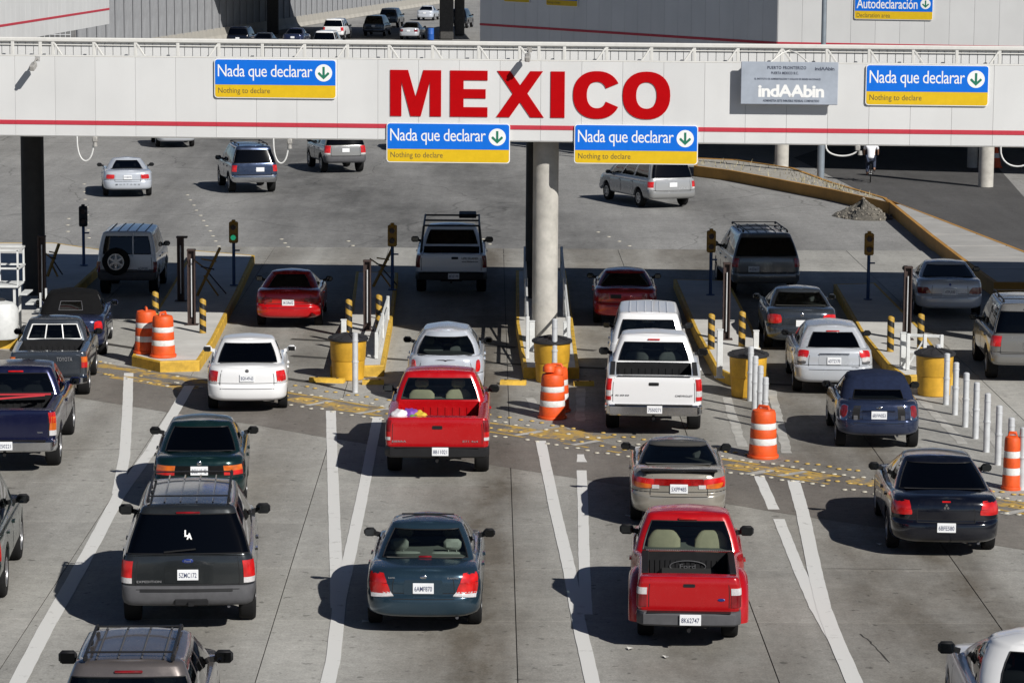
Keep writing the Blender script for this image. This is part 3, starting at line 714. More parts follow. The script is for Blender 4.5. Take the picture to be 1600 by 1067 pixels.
def lens(name, col):
    m, n, l, b = nodes_of(name); tc = n.new('ShaderNodeTexCoord'); w = n.new('ShaderNodeTexWave'); w.bands_direction = 'Z'; w.inputs['Scale'].default_value = 26; w.inputs['Distortion'].default_value = .4
    l.new(tc.outputs['Object'], w.inputs['Vector']); v = n.new('ShaderNodeTexVoronoi'); v.inputs['Scale'].default_value = 7; l.new(tc.outputs['Object'], v.inputs['Vector'])
    r = n.new('ShaderNodeMapRange'); r.inputs[3].default_value = .78; r.inputs[4].default_value = 1.12; l.new(w.outputs['Fac'], r.inputs[0])
    r2 = n.new('ShaderNodeMapRange'); r2.inputs[2].default_value = .7; r2.inputs[3].default_value = 1.25; r2.inputs[4].default_value = .7; l.new(v.outputs['Distance'], r2.inputs[0])
    k = n.new('ShaderNodeMath'); k.operation = 'MULTIPLY'; l.new(r.outputs[0], k.inputs[0]); l.new(r2.outputs[0], k.inputs[1])
    mx = n.new('ShaderNodeMix'); mx.data_type = 'RGBA'; mx.blend_type = 'MULTIPLY'; mx.inputs[0].default_value = 1; mx.inputs[6].default_value = (*col, 1); l.new(k.outputs[0], mx.inputs[7]); l.new(mx.outputs[2], b.inputs['Base Color'])
    b.inputs['Roughness'].default_value = .22; b.inputs['Coat Weight'].default_value = 1; b.inputs['Coat Roughness'].default_value = .04
    MATS[name] = m; return m
M_TYRE = mat('tyre rubber', (.010, .010, .0105), .85, bump=.2, spec=.2)
M_RIM = mat('alloy wheel', (.45, .45, .46), .35, .9)
M_STEEL = mat('dark wheel', (.12, .12, .13), .5, .6)
M_BLACK = mat('black plastic trim', (.011, .011, .012), .5, var=.2, spec=.3)
M_GREYP = mat('grey plastic cladding', (.075, .075, .08), .6, var=.15, spec=.3)
M_SEAM = mat('panel gap', (.006, .006, .007), .9, var=.0)
M_CHROME = mat('chrome trim', (.62, .63, .65), .16, 1.0, var=.1)
M_RED = lens('red lens', (.58, .012, .012))
M_DRED = lens('dark red lens', (.20, .006, .01))
M_AMB = lens('amber lens', (.62, .13, .015))
M_WLENS = mat('clear lens', (.62, .60, .60), .12, .2, 1, var=.2, scale=40)
M_PLATE = mat('licence plate white', (.72, .73, .74), .4, var=.06)
M_PLTXT = mat('plate lettering', (.03, .04, .10), .5, var=0)
M_UNDER = mat('underbody', (.010, .010, .010), .95, var=.2)
M_MIRROR = mat('mirror glass', (.06, .065, .07), .05, 1.0, var=0)
M_BLUEM = mat('blue emblem', (.01, .03, .18), .3, .2, 1)
M_INT_D = mat('dark cabin fabric', (.025, .025, .028), .9)
M_INT_M = mat('grey cabin trim', (.13, .13, .12), .9)
M_INT_G = mat('grey cabin fabric', (.30, .30, .28), .9)
M_INT_B = mat('beige cabin fabric', (.36, .31, .22), .9)
G_DARK = glass('privacy glass', (.055, .058, .06))
G_MID = glass('tinted glass', (.36, .40, .40))
G_CLEAR = glass('clear glass', (.68, .76, .72))

def base(kind):
    if kind == 'sedan':
        return dict(L=4.5, W=1.72, z0=.30, rings='car', rr=.30, rf=.42, bow=.09, bowf=.16, crown=.035, arch=.07, R=.305, axles=(.98, 3.58), tw=.2,
            top=[(0, .95), (.25, .985), (.75, 1.0), (1.6, .955), (3.0, .93), (3.4, .92), (4.0, .83), (4.35, .70), (4.5, .62)], tap=[(0, .955), (.9, .995), (1.6, 1), (3.2, 1), (4.5, .92)],
            green=dict(yrb=.72, yrr=1.42, yfr=2.45, yfb=3.35, wb=.735, wr=.555, zr=1.42, rr=.20, rf=.24, bow=.10, bowf=.16, ur=1.4, uf=1.2, sides=[(.17, .50), (.54, .90)], t0=.10, t1=.95),
            seats=[(1.55, 'bench'), (2.4, 'pair')], mirror=2.95, bsplit=.52, gate=.62, gz=(.56, .94), plate=(.76,), doors=[(1.35, 2.15), (2.17, 3.15)])
    if kind == 'suv':
        return dict(L=4.7, W=1.82, z0=.43, rings='suv', rr=.16, rf=.34, bow=.05, bowf=.12, crown=.02, arch=.09, R=.37, axles=(.98, 3.72), tw=.25,
            top=[(0, 1.12), (2.0, 1.11), (3.2, 1.09), (3.5, 1.08), (4.4, .98), (4.7, .86)], tap=[(0, .97), (.8, 1), (3.6, 1), (4.7, .93)],
            green=dict(yrb=.12, yrr=.34, yfr=2.75, yfb=3.5, wb=.845, wr=.66, zr=1.78, rr=.13, rf=.2, bow=.05, bowf=.12, ur=1.55, uf=1.2, sides=[(.04, .30), (.35, .60), (.64, .93)], t0=.10, t1=.88),
            seats=[(.75, 'bench'), (1.75, 'bench'), (2.5, 'pair')], mirror=3.05, bsplit=.42, gate=.70, gz=(.70, 1.1), plate=(.92,), doors=[(1.3, 2.15), (2.17, 3.2)])
    if kind == 'van':
        d = base('suv'); d.update(L=4.9, W=1.92, z0=.35, R=.33, axles=(1.05, 3.95), tw=.21,
            top=[(0, 1.06), (3.6, 1.02), (4.1, .98), (4.6, .84), (4.9, .70)], mirror=3.6)
        d['green'] = dict(yrb=.12, yrr=.36, yfr=3.05, yfb=4.15, wb=.87, wr=.68, zr=1.76, rr=.14, rf=.25, bow=.05, bowf=.15, ur=1.4, uf=1.2, sides=[(.03, .34), (.38, .66), (.69, .94)], t0=.10, t1=.88)
        d['seats'] = [(.9, 'bench'), (1.9, 'bench'), (2.9, 'pair')]; d['doors'] = [(1.5, 2.6), (2.62, 3.6)]
        return d
    if kind == 'pickup':
        return dict(L=5.5, W=1.96, z0=.57, rings='truck', rr=.09, rf=.3, bow=.012, bowf=.1, crown=.012, arch=.10, R=.39, axles=(1.12, 4.55), tw=.27,
            top=[(0, 1.24), (2.1, 1.24), (2.16, 1.19), (3.6, 1.17), (4.1, 1.14), (5.2, 1.02), (5.5, .9)], tap=[(0, .985), (1, 1), (4.4, 1), (5.5, .94)],
            green=dict(yrb=2.13, yrr=2.3, yfr=3.25, yfb=4.05, wb=.885, wr=.70, zr=1.78, rr=.12, rf=.2, bow=.04, bowf=.12, ur=1.0, uf=1.2, sides=[(.12, .86)], t0=.14, t1=.88),
            bed=(.07, 2.02, .84, .82), seats=[(2.55, 'pair')], mirror=3.75, bsplit=-1, gate=.78, gz=(.6, 1.25), plate=(.62,), doors=[(2.45, 3.7)])
    if kind == 'hatch':
        d = base('suv'); d.update(L=4.3, W=1.72, z0=.31, rings='car', rr=.24, rf=.36, bow=.10, bowf=.14, R=.31, arch=.07, axles=(.82, 3.42), tw=.2,
            top=[(0, 1.0), (1.0, 1.0), (2.9, .96), (3.2, .95), (4.0, .82), (4.3, .66)], mirror=2.8)
        d['green'] = dict(yrb=.16, yrr=.62, yfr=2.35, yfb=3.2, wb=.76, wr=.575, zr=1.55, rr=.2, rf=.24, bow=.09, bowf=.14, ur=1.0, uf=1.2, sides=[(.05, .2), (.24, .55), (.6, .92)], t0=.10, t1=.9)
        d['seats'] = [(1.0, 'bench'), (1.9, 'pair')]; d['gz'] = (.60, .97); d['plate'] = (.78,); d['bsplit'] = .5; d['gate'] = .6; d['doors'] = [(1.0, 1.9), (1.92, 2.9)]
        return d

def upd(d, **k):
    for a, b in k.items():
        if a == 'green': d['green'].update(b)
        else: d[a] = b
    return d

def build_vehicle(P, name, label, cat, anchor, vpx, body, glass_rear=None, glass_side=None, group=None):
    """anchor: (px, py, z, y_local): that pixel is the car's centre line at that height and local y"""
    px, py, za = anchor[:3]; ya = anchor[3] if len(anchor) > 3 else 0.0; xa = anchor[4] if len(anchor) > 4 else 0.0
    rz = heading(vpx)
    loc = at(px, py, za); loc.z = 0
    loc -= Matrix.Rotation(rz, 3, 'Z') @ Vector((xa, ya, 0))
    root = empty(name, loc, rz, label, cat, group)
    P.setdefault('bumpmat', body); P.setdefault('roofmat', body); P.setdefault('intmat', M_INT_D); P.setdefault('rimmat', M_RIM)
    gr = glass_rear or G_DARK; gs = glass_side or gr
    tub = Tub(P); G = P['green']; gre = Green(tub, G); L, w = tub.L, tub.w
    bed = P.get('bed')
    # ---- lower body
    ys = set()
    y0s, y1s = tub.rr + tub.bow + .17, L - tub.rf - tub.bowf - .30
    k = int((y1s - y0s)/.22)
    base_y = [lerp(y0s, y1s, i/k) for i in range(k+1)]
    keep = []
    for a in tub.ax:
        for q in range(11): keep.append(a - tub.Ra*math.cos(PI*q/10)*1.0001)
    if bed: keep += [bed[0] if bed[0] > y0s else y0s, bed[1]]
    for d0, d1 in P['doors']: keep += [d0, d1]
    keep = sorted(y for y in keep if y0s <= y <= y1s)
    yy = keep + [y for y in base_y if all(abs(y - q) > .06 for q in keep)]
    yy = sorted(yy); yy = [y for i, y in enumerate(yy) if i == 0 or y - yy[i-1] > .004]
    gk = min(.95, P['gate']/(w - tub.rr))
    ru = sorted(set([0, .3, .6, .82, 1] + [gk]))
    cols = [('r', u) for u in ru] + [('r', 1 + q/5) for q in range(1, 6)] + [('s', y) for y in yy] + [('f', 2 - q/5) for q in range(0, 6)] + [('f', u) for u in (.7, .35, 0)]
    fr = [r[0] for r in tub.R]
    gf0, gf1 = tub.fz(P['gz'][0]), tub.fz(P['gz'][1])
    fs = sorted(set(fr + ([P['bsplit']] if P['bsplit'] > 0 else [])))
    def cpt(c, f): return tub.rear(c[1], f) if c[0] == 'r' else tub.front(c[1], f) if c[0] == 'f' else tub.side(c[1], f)
    nc = len(cols); N = 2*nc - 2
    rows = []
    for f in fs:
        right = [cpt(c, f) for c in cols]
        rows.append(right + [(-p[0], p[1], p[2]) for p in right[-2:0:-1]])
    def colof(i): return cols[i] if i < nc else cols[2*nc - 2 - i]
    def cls(i, k):
        c0, c1 = colof(i % N), colof((i+1) % N); f0, f1 = fs[k], fs[k+1]; sgn = 'r' if i < nc - 1 else 'l'
        ycm = 0
        if c0[0] == 'r' and c1[0] == 'r':
            if P['bsplit'] > 0 and f1 <= P['bsplit'] + 1e-6: return 'bumper'
            if max(c0[1], c1[1]) <= gk + 1e-6 and f0 >= P['bsplit'] - 1e-6: return 'gate'
            return 'body'
        if P['bsplit'] > 0 and f1 <= P['bsplit'] + 1e-6 and 'f' not in (c0[0], c1[0]):
            yv = max(c[1] if c[0] == 's' else 0 for c in (c0, c1))
            if yv < tub.ax[0] - tub.Ra + .02: return 'bumper'
        if c0[0] == 's' and c1[0] == 's':
            a, b = sorted((c0[1], c1[1]))
            for q, (d0, d1) in enumerate(P['doors']):
                if a >= d0 - 1e-4 and b <= d1 + 1e-4 and f0 >= .05: return 'door%d%s' % (q, sgn)
        return 'body'
    parts = loop_mesh(rows, N, cls)
    # top deck, open over a pickup's bed
    mb = parts['body']
    fx = [1, .84, .45, 0, -.45, -.84, -1] if bed else [1, .6, .2, -.2, -.6, -1]
    if bed: fx[1] = bed[2]; fx[5] = -bed[2]
    deck = []
    for c in cols:
        p = cpt(c, 1); deck.append([(p[0]*q, p[1], p[2] + tub.crown*(1 - q*q) - (.0 if abs(q) == 1 else 0)) for q in fx])
    b0 = len(mb.v)
    for r in deck: mb.v += r
    nx = len(fx)
    for i in range(0, nc - 1):
        ya_, yb_ = deck[i][0][1], deck[i+1][0][1]
        for j in range(nx - 1):
            if bed and ya_ >= y0s - 1e-3 and bed[0] - 1e-3 <= ya_ and yb_ <= bed[1] + 1e-3 and 1 <= j <= nx - 3: continue
            mb.f.append((b0 + i*nx + j, b0 + i*nx + j + 1, b0 + (i+1)*nx + j + 1, b0 + (i+1)*nx + j))
    gate_nm = 'tailgate' if (bed or P['rings'] == 'suv' or P.get('hatch')) else 'boot_lid'
    def fin(mb, nm, m, sm=38):
        me = mb.mesh(nm, None, False)
        bm = bmesh.new(); bm.from_mesh(me); bmesh.ops.remove_doubles(bm, verts=bm.verts[:], dist=.0008)
        bmesh.ops.recalc_face_normals(bm, faces=bm.faces[:]); bm.to_mesh(me); bm.free()
        me.polygons.foreach_set('use_smooth', [True]*len(me.polygons)); me.set_sharp_from_angle(angle=math.radians(sm))
        return put(nm, me, root, m=m)
    bodyo = fin(parts.pop('body'), 'body', body)
    gateo = None
    for nm, mb in parts.items():
        if nm == 'bumper': fin(mb, 'bumper', P['bumpmat'])
        elif nm == 'gate': gateo = fin(mb, gate_nm, body)
        else: fin(mb, 'door', body)
    P['_gate'] = gateo or bodyo
    # panel gaps
    z0g, z1g = P['gz']; xg = P['gate']
    for sg in (-1, 1):
        rear_patch(tub, 'panel_gap', rect(sg*xg - .006, sg*xg + .006, z0g, z1g), M_SEAM, root, .0015, .004, 1, 5)
    rear_patch(tub, 'panel_gap', rect(-xg, xg, z0g - .006, z0g + .006), M_SEAM, root, .0015, .004, 10, 1)
    if P['bsplit'] > 0:
        zz_ = tub.z0 + P['bsplit']*(tub.zt(.1) - tub.z0); rear_patch(tub, 'panel_gap', rect(-(w + .12), w + .12, zz_ + .004, zz_ + .016), M_SEAM, root, .002, .006, 22, 1)
    for sg in (-1, 1):
        for d in sorted(set(q for dd in P['doors'] for q in (dd[0], dd[1]))):
            side_patch(tub, 'panel_gap', sg, d - .006, d + .006, tub.z0 + .12, tub.zt(d) - .06, M_SEAM, root, .002, .006, 1, 4)
        for d0, d1 in P['doors']:
            side_patch(tub, 'door_handle', sg, d0 + .06, d0 + .2, tub.zt(d0) - .17, tub.zt(d0) - .13, P.get('handlemat', body), root, .03, .04)
    # ---- bed
    if bed:
        bm_ = P.get('bedmat', body); mb = MB(); fl = bed[3]
        i0 = min(i for i in range(nc) if deck[i][0][1] >= y0s - 1e-3 and deck[i][0][1] >= bed[0] - 1e-3)
        i1 = max(i for i in range(nc) if deck[i][0][1] <= bed[1] + 1e-3)
        rows_b = list(range(i0, i1 + 1))
        for j, sg in ((1, 1), (nx - 2, -1)):
            vs = []; fs_ = []
            for i in rows_b: p = deck[i][j]; vs += [p, (p[0], p[1], fl)]
            for q in range(len(rows_b) - 1): fs_.append((2*q, 2*q+1, 2*q+3, 2*q+2))
            mb.add(vs, fs_)
        for i in (i0, i1):
            a, b = deck[i][1], deck[i][nx - 2]; vs = [deck[i][q] for q in range(1, nx - 1)]
            n_ = len(vs); vs = vs + [(p[0], p[1], fl) for p in vs]
            mb.add(vs, [(q, q+1, n_+q+1, n_+q) for q in range(n_ - 1)])
        a, b = deck[i0], deck[i1]
        mb.add([(a[1][0], a[1][1], fl), (a[-2][0], a[-2][1], fl), (b[-2][0], b[-2][1], fl), (b[1][0], b[1][1], fl)], [(0, 1, 2, 3)])
        nr = P.get('ribs', 11)
        for q in range(nr):
            x = lerp(-a[1][0]*.92, a[1][0]*.92, q/(nr-1))
            mb.box((x, (a[0][1] + b[0][1])/2, fl + .008), (.055, b[0][1] - a[0][1] - .02, .016), .006)
            mb.box((x, b[0][1] - .008, (fl + b[0][2] - .09)/2), (.055, .016, b[0][2] - .15 - fl))
        bo = mb.build('truck_bed', bm_, root, 30)
        if P.get('railmat'):
            for sg in (-1, 1):
                m2 = MB()
                m2.box((sg*(a[0][0]*.925), (a[0][1] + b[0][1])/2, deck[i0][0][2] + .012), (.10, b[0][1] - a[0][1], .022), .008)
                m2.build('bed_rail', P['railmat'], root)
        for sg in (-1, 1):
            m2 = MB(); m2.box((sg*(a[1][0] - .09), tub.ax[0], fl + .1), (.18, .75, .2), .06); m2.build('wheel_box', bm_, root, 30)
    # ---- cabin
    ur, uf = G['ur'], G['uf']
    R_ = sorted(set([0, .3, .6, .9, 1, 1.2, 1.4, 1.6, 1.8, 2] + [ur])); F_ = sorted(set([0, .35, .7, 1, 1.25, 1.5, 1.75, 2] + [uf]), reverse=True)
    sa = sorted(set([0, 1] + [q for s_ in G['sides'] for q in s_] + [lerp(s_[0], s_[1], q) for s_ in G['sides'] for q in (.33, .67)]))
    gc = [('r', u) for u in R_] + [('s', a) for a in sa[1:-1]] + [('s', 1)] + [('f', u) for u in F_[1:]]
    t0, t1 = G['t0'], G['t1']; ts = [0, t0, lerp(t0, t1, .33), lerp(t0, t1, .67), t1, 1]
    tr0, tr1 = G.get('tr0', t0), G.get('tr1', t1)
    ts = sorted(set(ts + [tr0, tr1]))
    ng = len(gc); NG = 2*ng - 2
    rows = []
    for t in ts:
        right = [gre.pt(c, t) for c in gc]
        rows.append(right + [Vector((-p.x, p.y, p.z)) for p in right[-2:0:-1]])
    top = rows[-1]; cy = (G['yrr'] + G['yfr'])/2; ly = (G['yfr'] - G['yrr'])/2
    rowtop = []
    for ins, dz in ((.018, .028), (.055, .045), (.11, .055)):
        rw = []
        for p in top:
            sx = (abs(p.x) - ins)/max(abs(p.x), 1e-6) if abs(p.x) > ins else 0
            rw.append(Vector((p.x*max(0, 1 - ins/G['wr']), cy + (p.y - cy)*(1 - ins/ly), G['zr'] - .055 + dz)))
        rowtop.append(rw)
    nglass = len(rows)
    rows += rowtop
    def gcol(i): return gc[i] if i < ng else gc[2*ng - 2 - i]
    def gcls(i, k):
        c0, c1 = gcol(i % NG), gcol((i+1) % NG); sgn = 'r' if i < ng - 1 else 'l'
        if k >= nglass - 1: return 'cabin'
        a, b = ts[k], ts[k+1]
        if c0[0] == 'r' and c1[0] == 'r' and max(c0[1], c1[1]) <= ur + 1e-6 and not G.get('norear'):
            if a >= tr0 - 1e-6 and b <= tr1 + 1e-6: return 'rear_window'
        if a < t0 - 1e-6 or b > t1 + 1e-6: return 'cabin'
        if c0[0] == 'f' and c1[0] == 'f' and max(c0[1], c1[1]) <= uf + 1e-6: return 'windscreen'
        ca = [c[1] if c[0] == 's' else (0 if c[0] == 'r' else 1) for c in (c0, c1)]
        if 'f' not in (c0[0], c1[0]) and not (c0[0] == 'r' and c1[0] == 'r'):
            for q, s_ in enumerate(G['sides']):
                if min(ca) >= s_[0] - 1e-6 and max(ca) <= s_[1] + 1e-6: return 'win%d%s' % (q, sgn)
        return 'cabin'
    gp = loop_mesh(rows, NG, gcls)
    mb = gp['cabin']; b0 = len(mb.v); lt = rows[-1]; cr = G.get('roofcrown', .03)
    fxr = [1, .5, 0, -.5, -1]; n5 = 5
    for i in range(ng):
        p = lt[i]
        for q in fxr: mb.v.append((p.x*q, p.y, p.z + cr*(1 - q*q)*(1 - ((p.y - cy)/ly)**2*.6)))
    for i in range(ng - 1):
        for j in range(4): mb.f.append((b0+i*n5+j, b0+i*n5+j+1, b0+(i+1)*n5+j+1, b0+(i+1)*n5+j))
    fin(mb, 'cabin', P['roofmat'], 40)
    rw = None
    for nm, mb in gp.items():
        if nm == 'cabin': continue
        me = mb.mesh('w', None, False); 
        me.polygons.foreach_set('use_smooth', [True]*len(me.polygons))
        if nm == 'rear_window': rw = put('rear_window', me, root, m=gr)
        elif nm == 'windscreen': put('windscreen', me, root, m=P.get('wsmat', G_CLEAR))
        else: put('side_window', me, root, m=gs)
    P['_rw'] = rw or root
    # window seals: thin black frame round the rear window
    if rw:
        mb = MB()
        def gpt(u, t):
            s_ = 1 if u >= 0 else -1; p = gre.pt(('r', abs(u)), t); return Vector((s_*p.x, p.y - .004, p.z))
        us = [lerp(-ur, ur, q/12) for q in range(13)]
        loop_o = [gpt(u, tr0) for u in us] + [gpt(ur, lerp(tr0, tr1, q/4)) for q in range(1, 4)] + [gpt(u, tr1) for u in us[::-1]] + [gpt(-ur, lerp(tr1, tr0, q/4)) for q in range(1, 4)]
        mb.path(loop_o + [loop_o[0]], .011, 4); mb.build('window_seal', P.get('sealmat', M_BLACK), rw, 60)
    P['_gpt'] = lambda u, t: Vector(((1 if u >= 0 else -1)*gre.pt(('r', abs(u)), t).x, gre.pt(('r', abs(u)), t).y, gre.pt(('r', abs(u)), t).z))
    # ---- cabin inside
    mb = MB(); zb = tub.zt(G['yrb'] + .3) + tub.crown + .004
    tr_ = []
    for a in (0, .15, .5, .85, 1):
        y = lerp(G['yrb'] + .08, G['yfb'] - .15, a); hw = G['wb'] - .05 - .12*(abs(a - .5)*2)**4
        z = tub.zt(y) + tub.crown + .006; tr_.append([(hw, y, z), (0, y, z + .003), (-hw, y, z)])
    for r in tr_: mb.v += r
    for i in range(4):
        for j in range(2): mb.f.append((i*3+j, i*3+j+1, (i+1)*3+j+1, (i+1)*3+j))
    mb.box((0, G['yfb'] - .55, tub.zt(G['yfb'] - .5) + .06), (2*G['wb'] - .3, .3, .14), .05)
    mb.build('cabin_lining', M_INT_D if P['intmat'] is M_INT_D else M_INT_M, root, 30)
    for y, kd in P['seats']:
        zs = tub.zt(y); hmax = G['zr'] - .16
        xs = (-.36, .36) if kd == 'pair' else (-.4, .4)
        tilt = Matrix.Rotation(-.16, 3, 'X')
        for x in xs:
            mb = MB(); hh = min(.28, hmax - zs - .22)
            w0, w1 = (.25, .17) if kd == 'pair' else (.33, .30); h1 = hh + (.0 if P.get('headrests', True) else .10)
            secs = []
            for tz, ws, ds in ((-.08, w0*1.02, .07), (.0, w0*1.02, .075), (.5, w0, .075), (.82, lerp(w0, w1, .75), .065), (.95, w1*.86, .045), (1.0, w1*.62, .02)):
                zc = zs + tz*h1; yc = y + tz*h1*.18
                secs.append([(x + ws*math.copysign(abs(math.cos(2*PI*k/16))**.5, math.cos(2*PI*k/16)), yc + ds*math.copysign(abs(math.sin(2*PI*k/16))**.6, math.sin(2*PI*k/16)), zc) for k in range(16)])
            mb.v = [p_ for s_ in secs for p_ in s_]; mb.f = [(a_*16 + k, a_*16 + (k+1) % 16, (a_+1)*16 + (k+1) % 16, (a_+1)*16 + k) for a_ in range(len(secs)-1) for k in range(16)] + [tuple(range((len(secs)-1)*16, len(secs)*16))]
            st = mb.build('seat', P['intmat'], root, 40)
            if P.get('headrests', True):
                mb = MB(); mb.box((x, y + .02, zs + hh + .11), (.27, .10, .17), .045, tilt); mb.tube((x-.06, y, zs+hh), (x-.06, y+.01, zs+hh+.06), .008, 6); mb.tube((x+.06, y, zs+hh), (x+.06, y+.01, zs+hh+.06), .008, 6)
                mb.build('headrest', P['intmat'], st, 40)
    # ---- underside, wheels
    mb = MB(); mb.box((0, L/2, tub.z0 + .16), (2*w - 2*P['tw'] - .16, L - .7, .28), .05)
    mb.box((0, .42, tub.z0 + .14), (2*w - .5, .4, .16), .05); mb.build('underbody', M_UNDER, root)
    for a in tub.ax:
        for sg in (-1, 1):
            xw = sg*(w*tub.T(a) - P['tw']/2 - .015)
            wh = put('wheel', TYRE, root, (xw, a, P['R']), (0, 0, 0 if sg > 0 else PI), (P['tw'], P['R'], P['R']), M_TYRE)
            put('rim', RIM, wh, m=P['rimmat'])
    # ---- mirrors
    for sg in (-1, 1):
        ym = P['mirror']; zm = tub.zt(ym) + P.get('mz', .07); big = P.get('mbig', 1.0)
        xm = sg*(w*tub.T(ym) - .02 + .085*big)
        mb = MB(); mb.box((xm, ym, zm), (.19*big, .11, .14*big), .045)
        mb.beam((sg*(w - .10), ym + .02, zm - .05), (xm - sg*.05, ym + .02, zm - .02), .05, .07)
        mo = mb.build('wing_mirror', P.get('mirmat', M_BLACK), root, 40)
        mb = MB(); mb.box((xm, ym - .057, zm), (.15*big, .006, .10*big), .003); mb.build('mirror_glass', M_MIRROR, mo)
    # ---- lights and plate
    for l in P.get('lights', []):
        c, m = l[0], l[1]; kw = l[2] if len(l) > 2 else {}
        for sg in (-1, 1):
            cc = [(sg*x, z) for x, z in c]
            if sg < 0: cc = [cc[1], cc[0], cc[3], cc[2]]
            rear_patch(tub, 'tail_light', cc, m, root, **kw)
    if P.get('plate'):
        zp = P['plate'][0]; xp = P['plate'][1] if len(P['plate']) > 1 else 0; pm = P['plate'][2] if len(P['plate']) > 2 else M_PLATE
        n_ = tub.nrm(xp, zp); p = tub.srf(xp, zp); yo = P['plate'][3] if len(P['plate']) > 3 else 0
        mb = MB(); mb.box((xp, p.y - .016 + yo, zp), (.31, .012, .16), .004)
        pl = mb.build('license_plate', pm, root)
        if P.get('ptext'): lettering(pl, P['ptext'], (xp, p.y - .0235 + yo, zp - .005), .26, .075, M_PLTXT, off=.012)
    if P.get('recess'):
        x0, x1, a, b = P['recess'][:4]
        rear_patch(tub, 'plate_recess', rect(x0, x1, a, b), P['recess'][4] if len(P['recess']) > 4 else M_BLACK, P['_gate'], .004, .01, 6, 2, .15)
    if P.get('third'):
        u, t, m = P['third']; p = P['_gpt'](0, t)
        mb = MB(); mb.box((p.x, p.y - .012, p.z), (u, .04, .035), .012); mb.build('brake_light', m, root, 40)
    if P.get('bar'):     # separate rear bumper of a truck
        zb_, zt_, m, dp = P['bar']; pts = [(-w + .0, .3), (-w + .0, .02), (-w + .10, -dp + .03), (-w*.5, -dp), (0, -dp - .01), (w*.5, -dp), (w - .10, -dp + .03), (w, .02), (w, .3)]
        mb = MB(); prof = [(zb_, .035), (zb_ + .03, 0), (zt_ - .03, 0), (zt_, .03)]; n_ = len(pts); vs = []; fs_ = []
        for z, ins in prof:
            for x, y in pts: vs.append((x*(1 - ins*.5), y + ins, z))
        for k_ in range(3):
            for i in range(n_ - 1): fs_.append((k_*n_+i, k_*n_+i+1, (k_+1)*n_+i+1, (k_+1)*n_+i))
        tb = len(vs)
        for x, y in pts: vs.append((x*.93, max(y, .03) + .06, zt_ - .004))
        for i in range(n_ - 1): fs_.append((3*n_+i, 3*n_+i+1, tb+i+1, tb+i))
        mb.add(vs, fs_); bo = mb.build('bumper', m, root, 35)
        mb = MB(); mb.box((0, -dp + .07, zt_ + .002), (2*w*.8, .12, .012), .004); mb.build('step_pad', M_BLACK, bo)
        # tow hitch
        mb = MB(); mb.beam((-.3, .05, zb_ - .02), (.3, .05, zb_ - .02), .06, .06); mb.tube((0, .05, zb_ - .05), (0, -dp - .02, zb_ - .05), .03, 8); mb.build('tow_bar', M_BLACK, root)
    if P.get('exhaust'):
        mb = MB()
        for x in P['exhaust']: mb.tube((x, .6, tub.z0 - .01), (x, .12, tub.z0 - .02), .024, 10)
        mb.build('exhaust_pipe', M_STEEL, root, 40)
    if P.get('rack'):
        y0, y1, xr, m, nb = P['rack']; zr = G['zr'] + .03
        mb = MB()
        for sg in (-1, 1):
            mb.beam((sg*xr, y0, zr + .05), (sg*xr, y1, zr + .05), .035, .03, .008)
            for q in range(3): mb.box((sg*xr, lerp(y0, y1, q/2), zr + .015), (.05, .09, .06), .01)
        for q in range(nb): mb.box((0, lerp(y0 + .12, y1 - .12, q/max(1, nb-1)), zr + .06), (2*xr, .04, .02), .006)
        mb.build('roof_rack', m, root, 30)
    if P.get('roofribs'):
        y0, y1, xs_ = P['roofribs'][:3]
        for x in xs_:
            mb = MB(); zr = lambda y: G['zr'] + cr*(1 - (x/G['wr'])**2)*(1 - ((y - cy)/ly)**2*.6) + .002
            pts = [(x, lerp(y0, y1, q/5), zr(lerp(y0, y1, q/5))) for q in range(6)]
            mb.path(pts, .012, 6); mb.build('roof_rib', P['roofribs'][3] if len(P['roofribs']) > 3 else P['roofmat'], root, 40)
    if P.get('spoiler'):
        ys_, zs_, ws_, m = P['spoiler']
        mb = MB(); mb.box((0, ys_, zs_), (ws_, .22, .035), .014, Matrix.Rotation(-.1, 3, 'X'))
        for sg in (-1, 1): mb.box((sg*(ws_/2 - .08), ys_ + .02, zs_ - .05), (.05, .12, .10), .01)
        mb.build('spoiler', m, root, 35)
    root['_'] = 0; del root['_']
    P['tub'] = tub; P['root'] = root
    return root
def on_rear(P, text, x, z, width, height, m, off=0.0, dy=.014, parent=None):
    p = P['tub'].srf(x, z)
    return lettering(parent or P['_gate'], text, (x, p.y - dy, z), width, height, m, off=off)
def emblem(P, x, z, rx, rz_, m, name='emblem', dy=.012):
    p = P['tub'].srf(x, z)
    mb = MB(); mb.lathe([(1, 0), (1, .6), (.8, 1)], 16, Matrix.Translation((x, p.y, z)) @ Matrix.Rotation(PI/2, 4, 'X') @ Matrix.Diagonal((rx, rz_, dy, 1)))
    return mb.build(name, m, P['_gate'], 40)
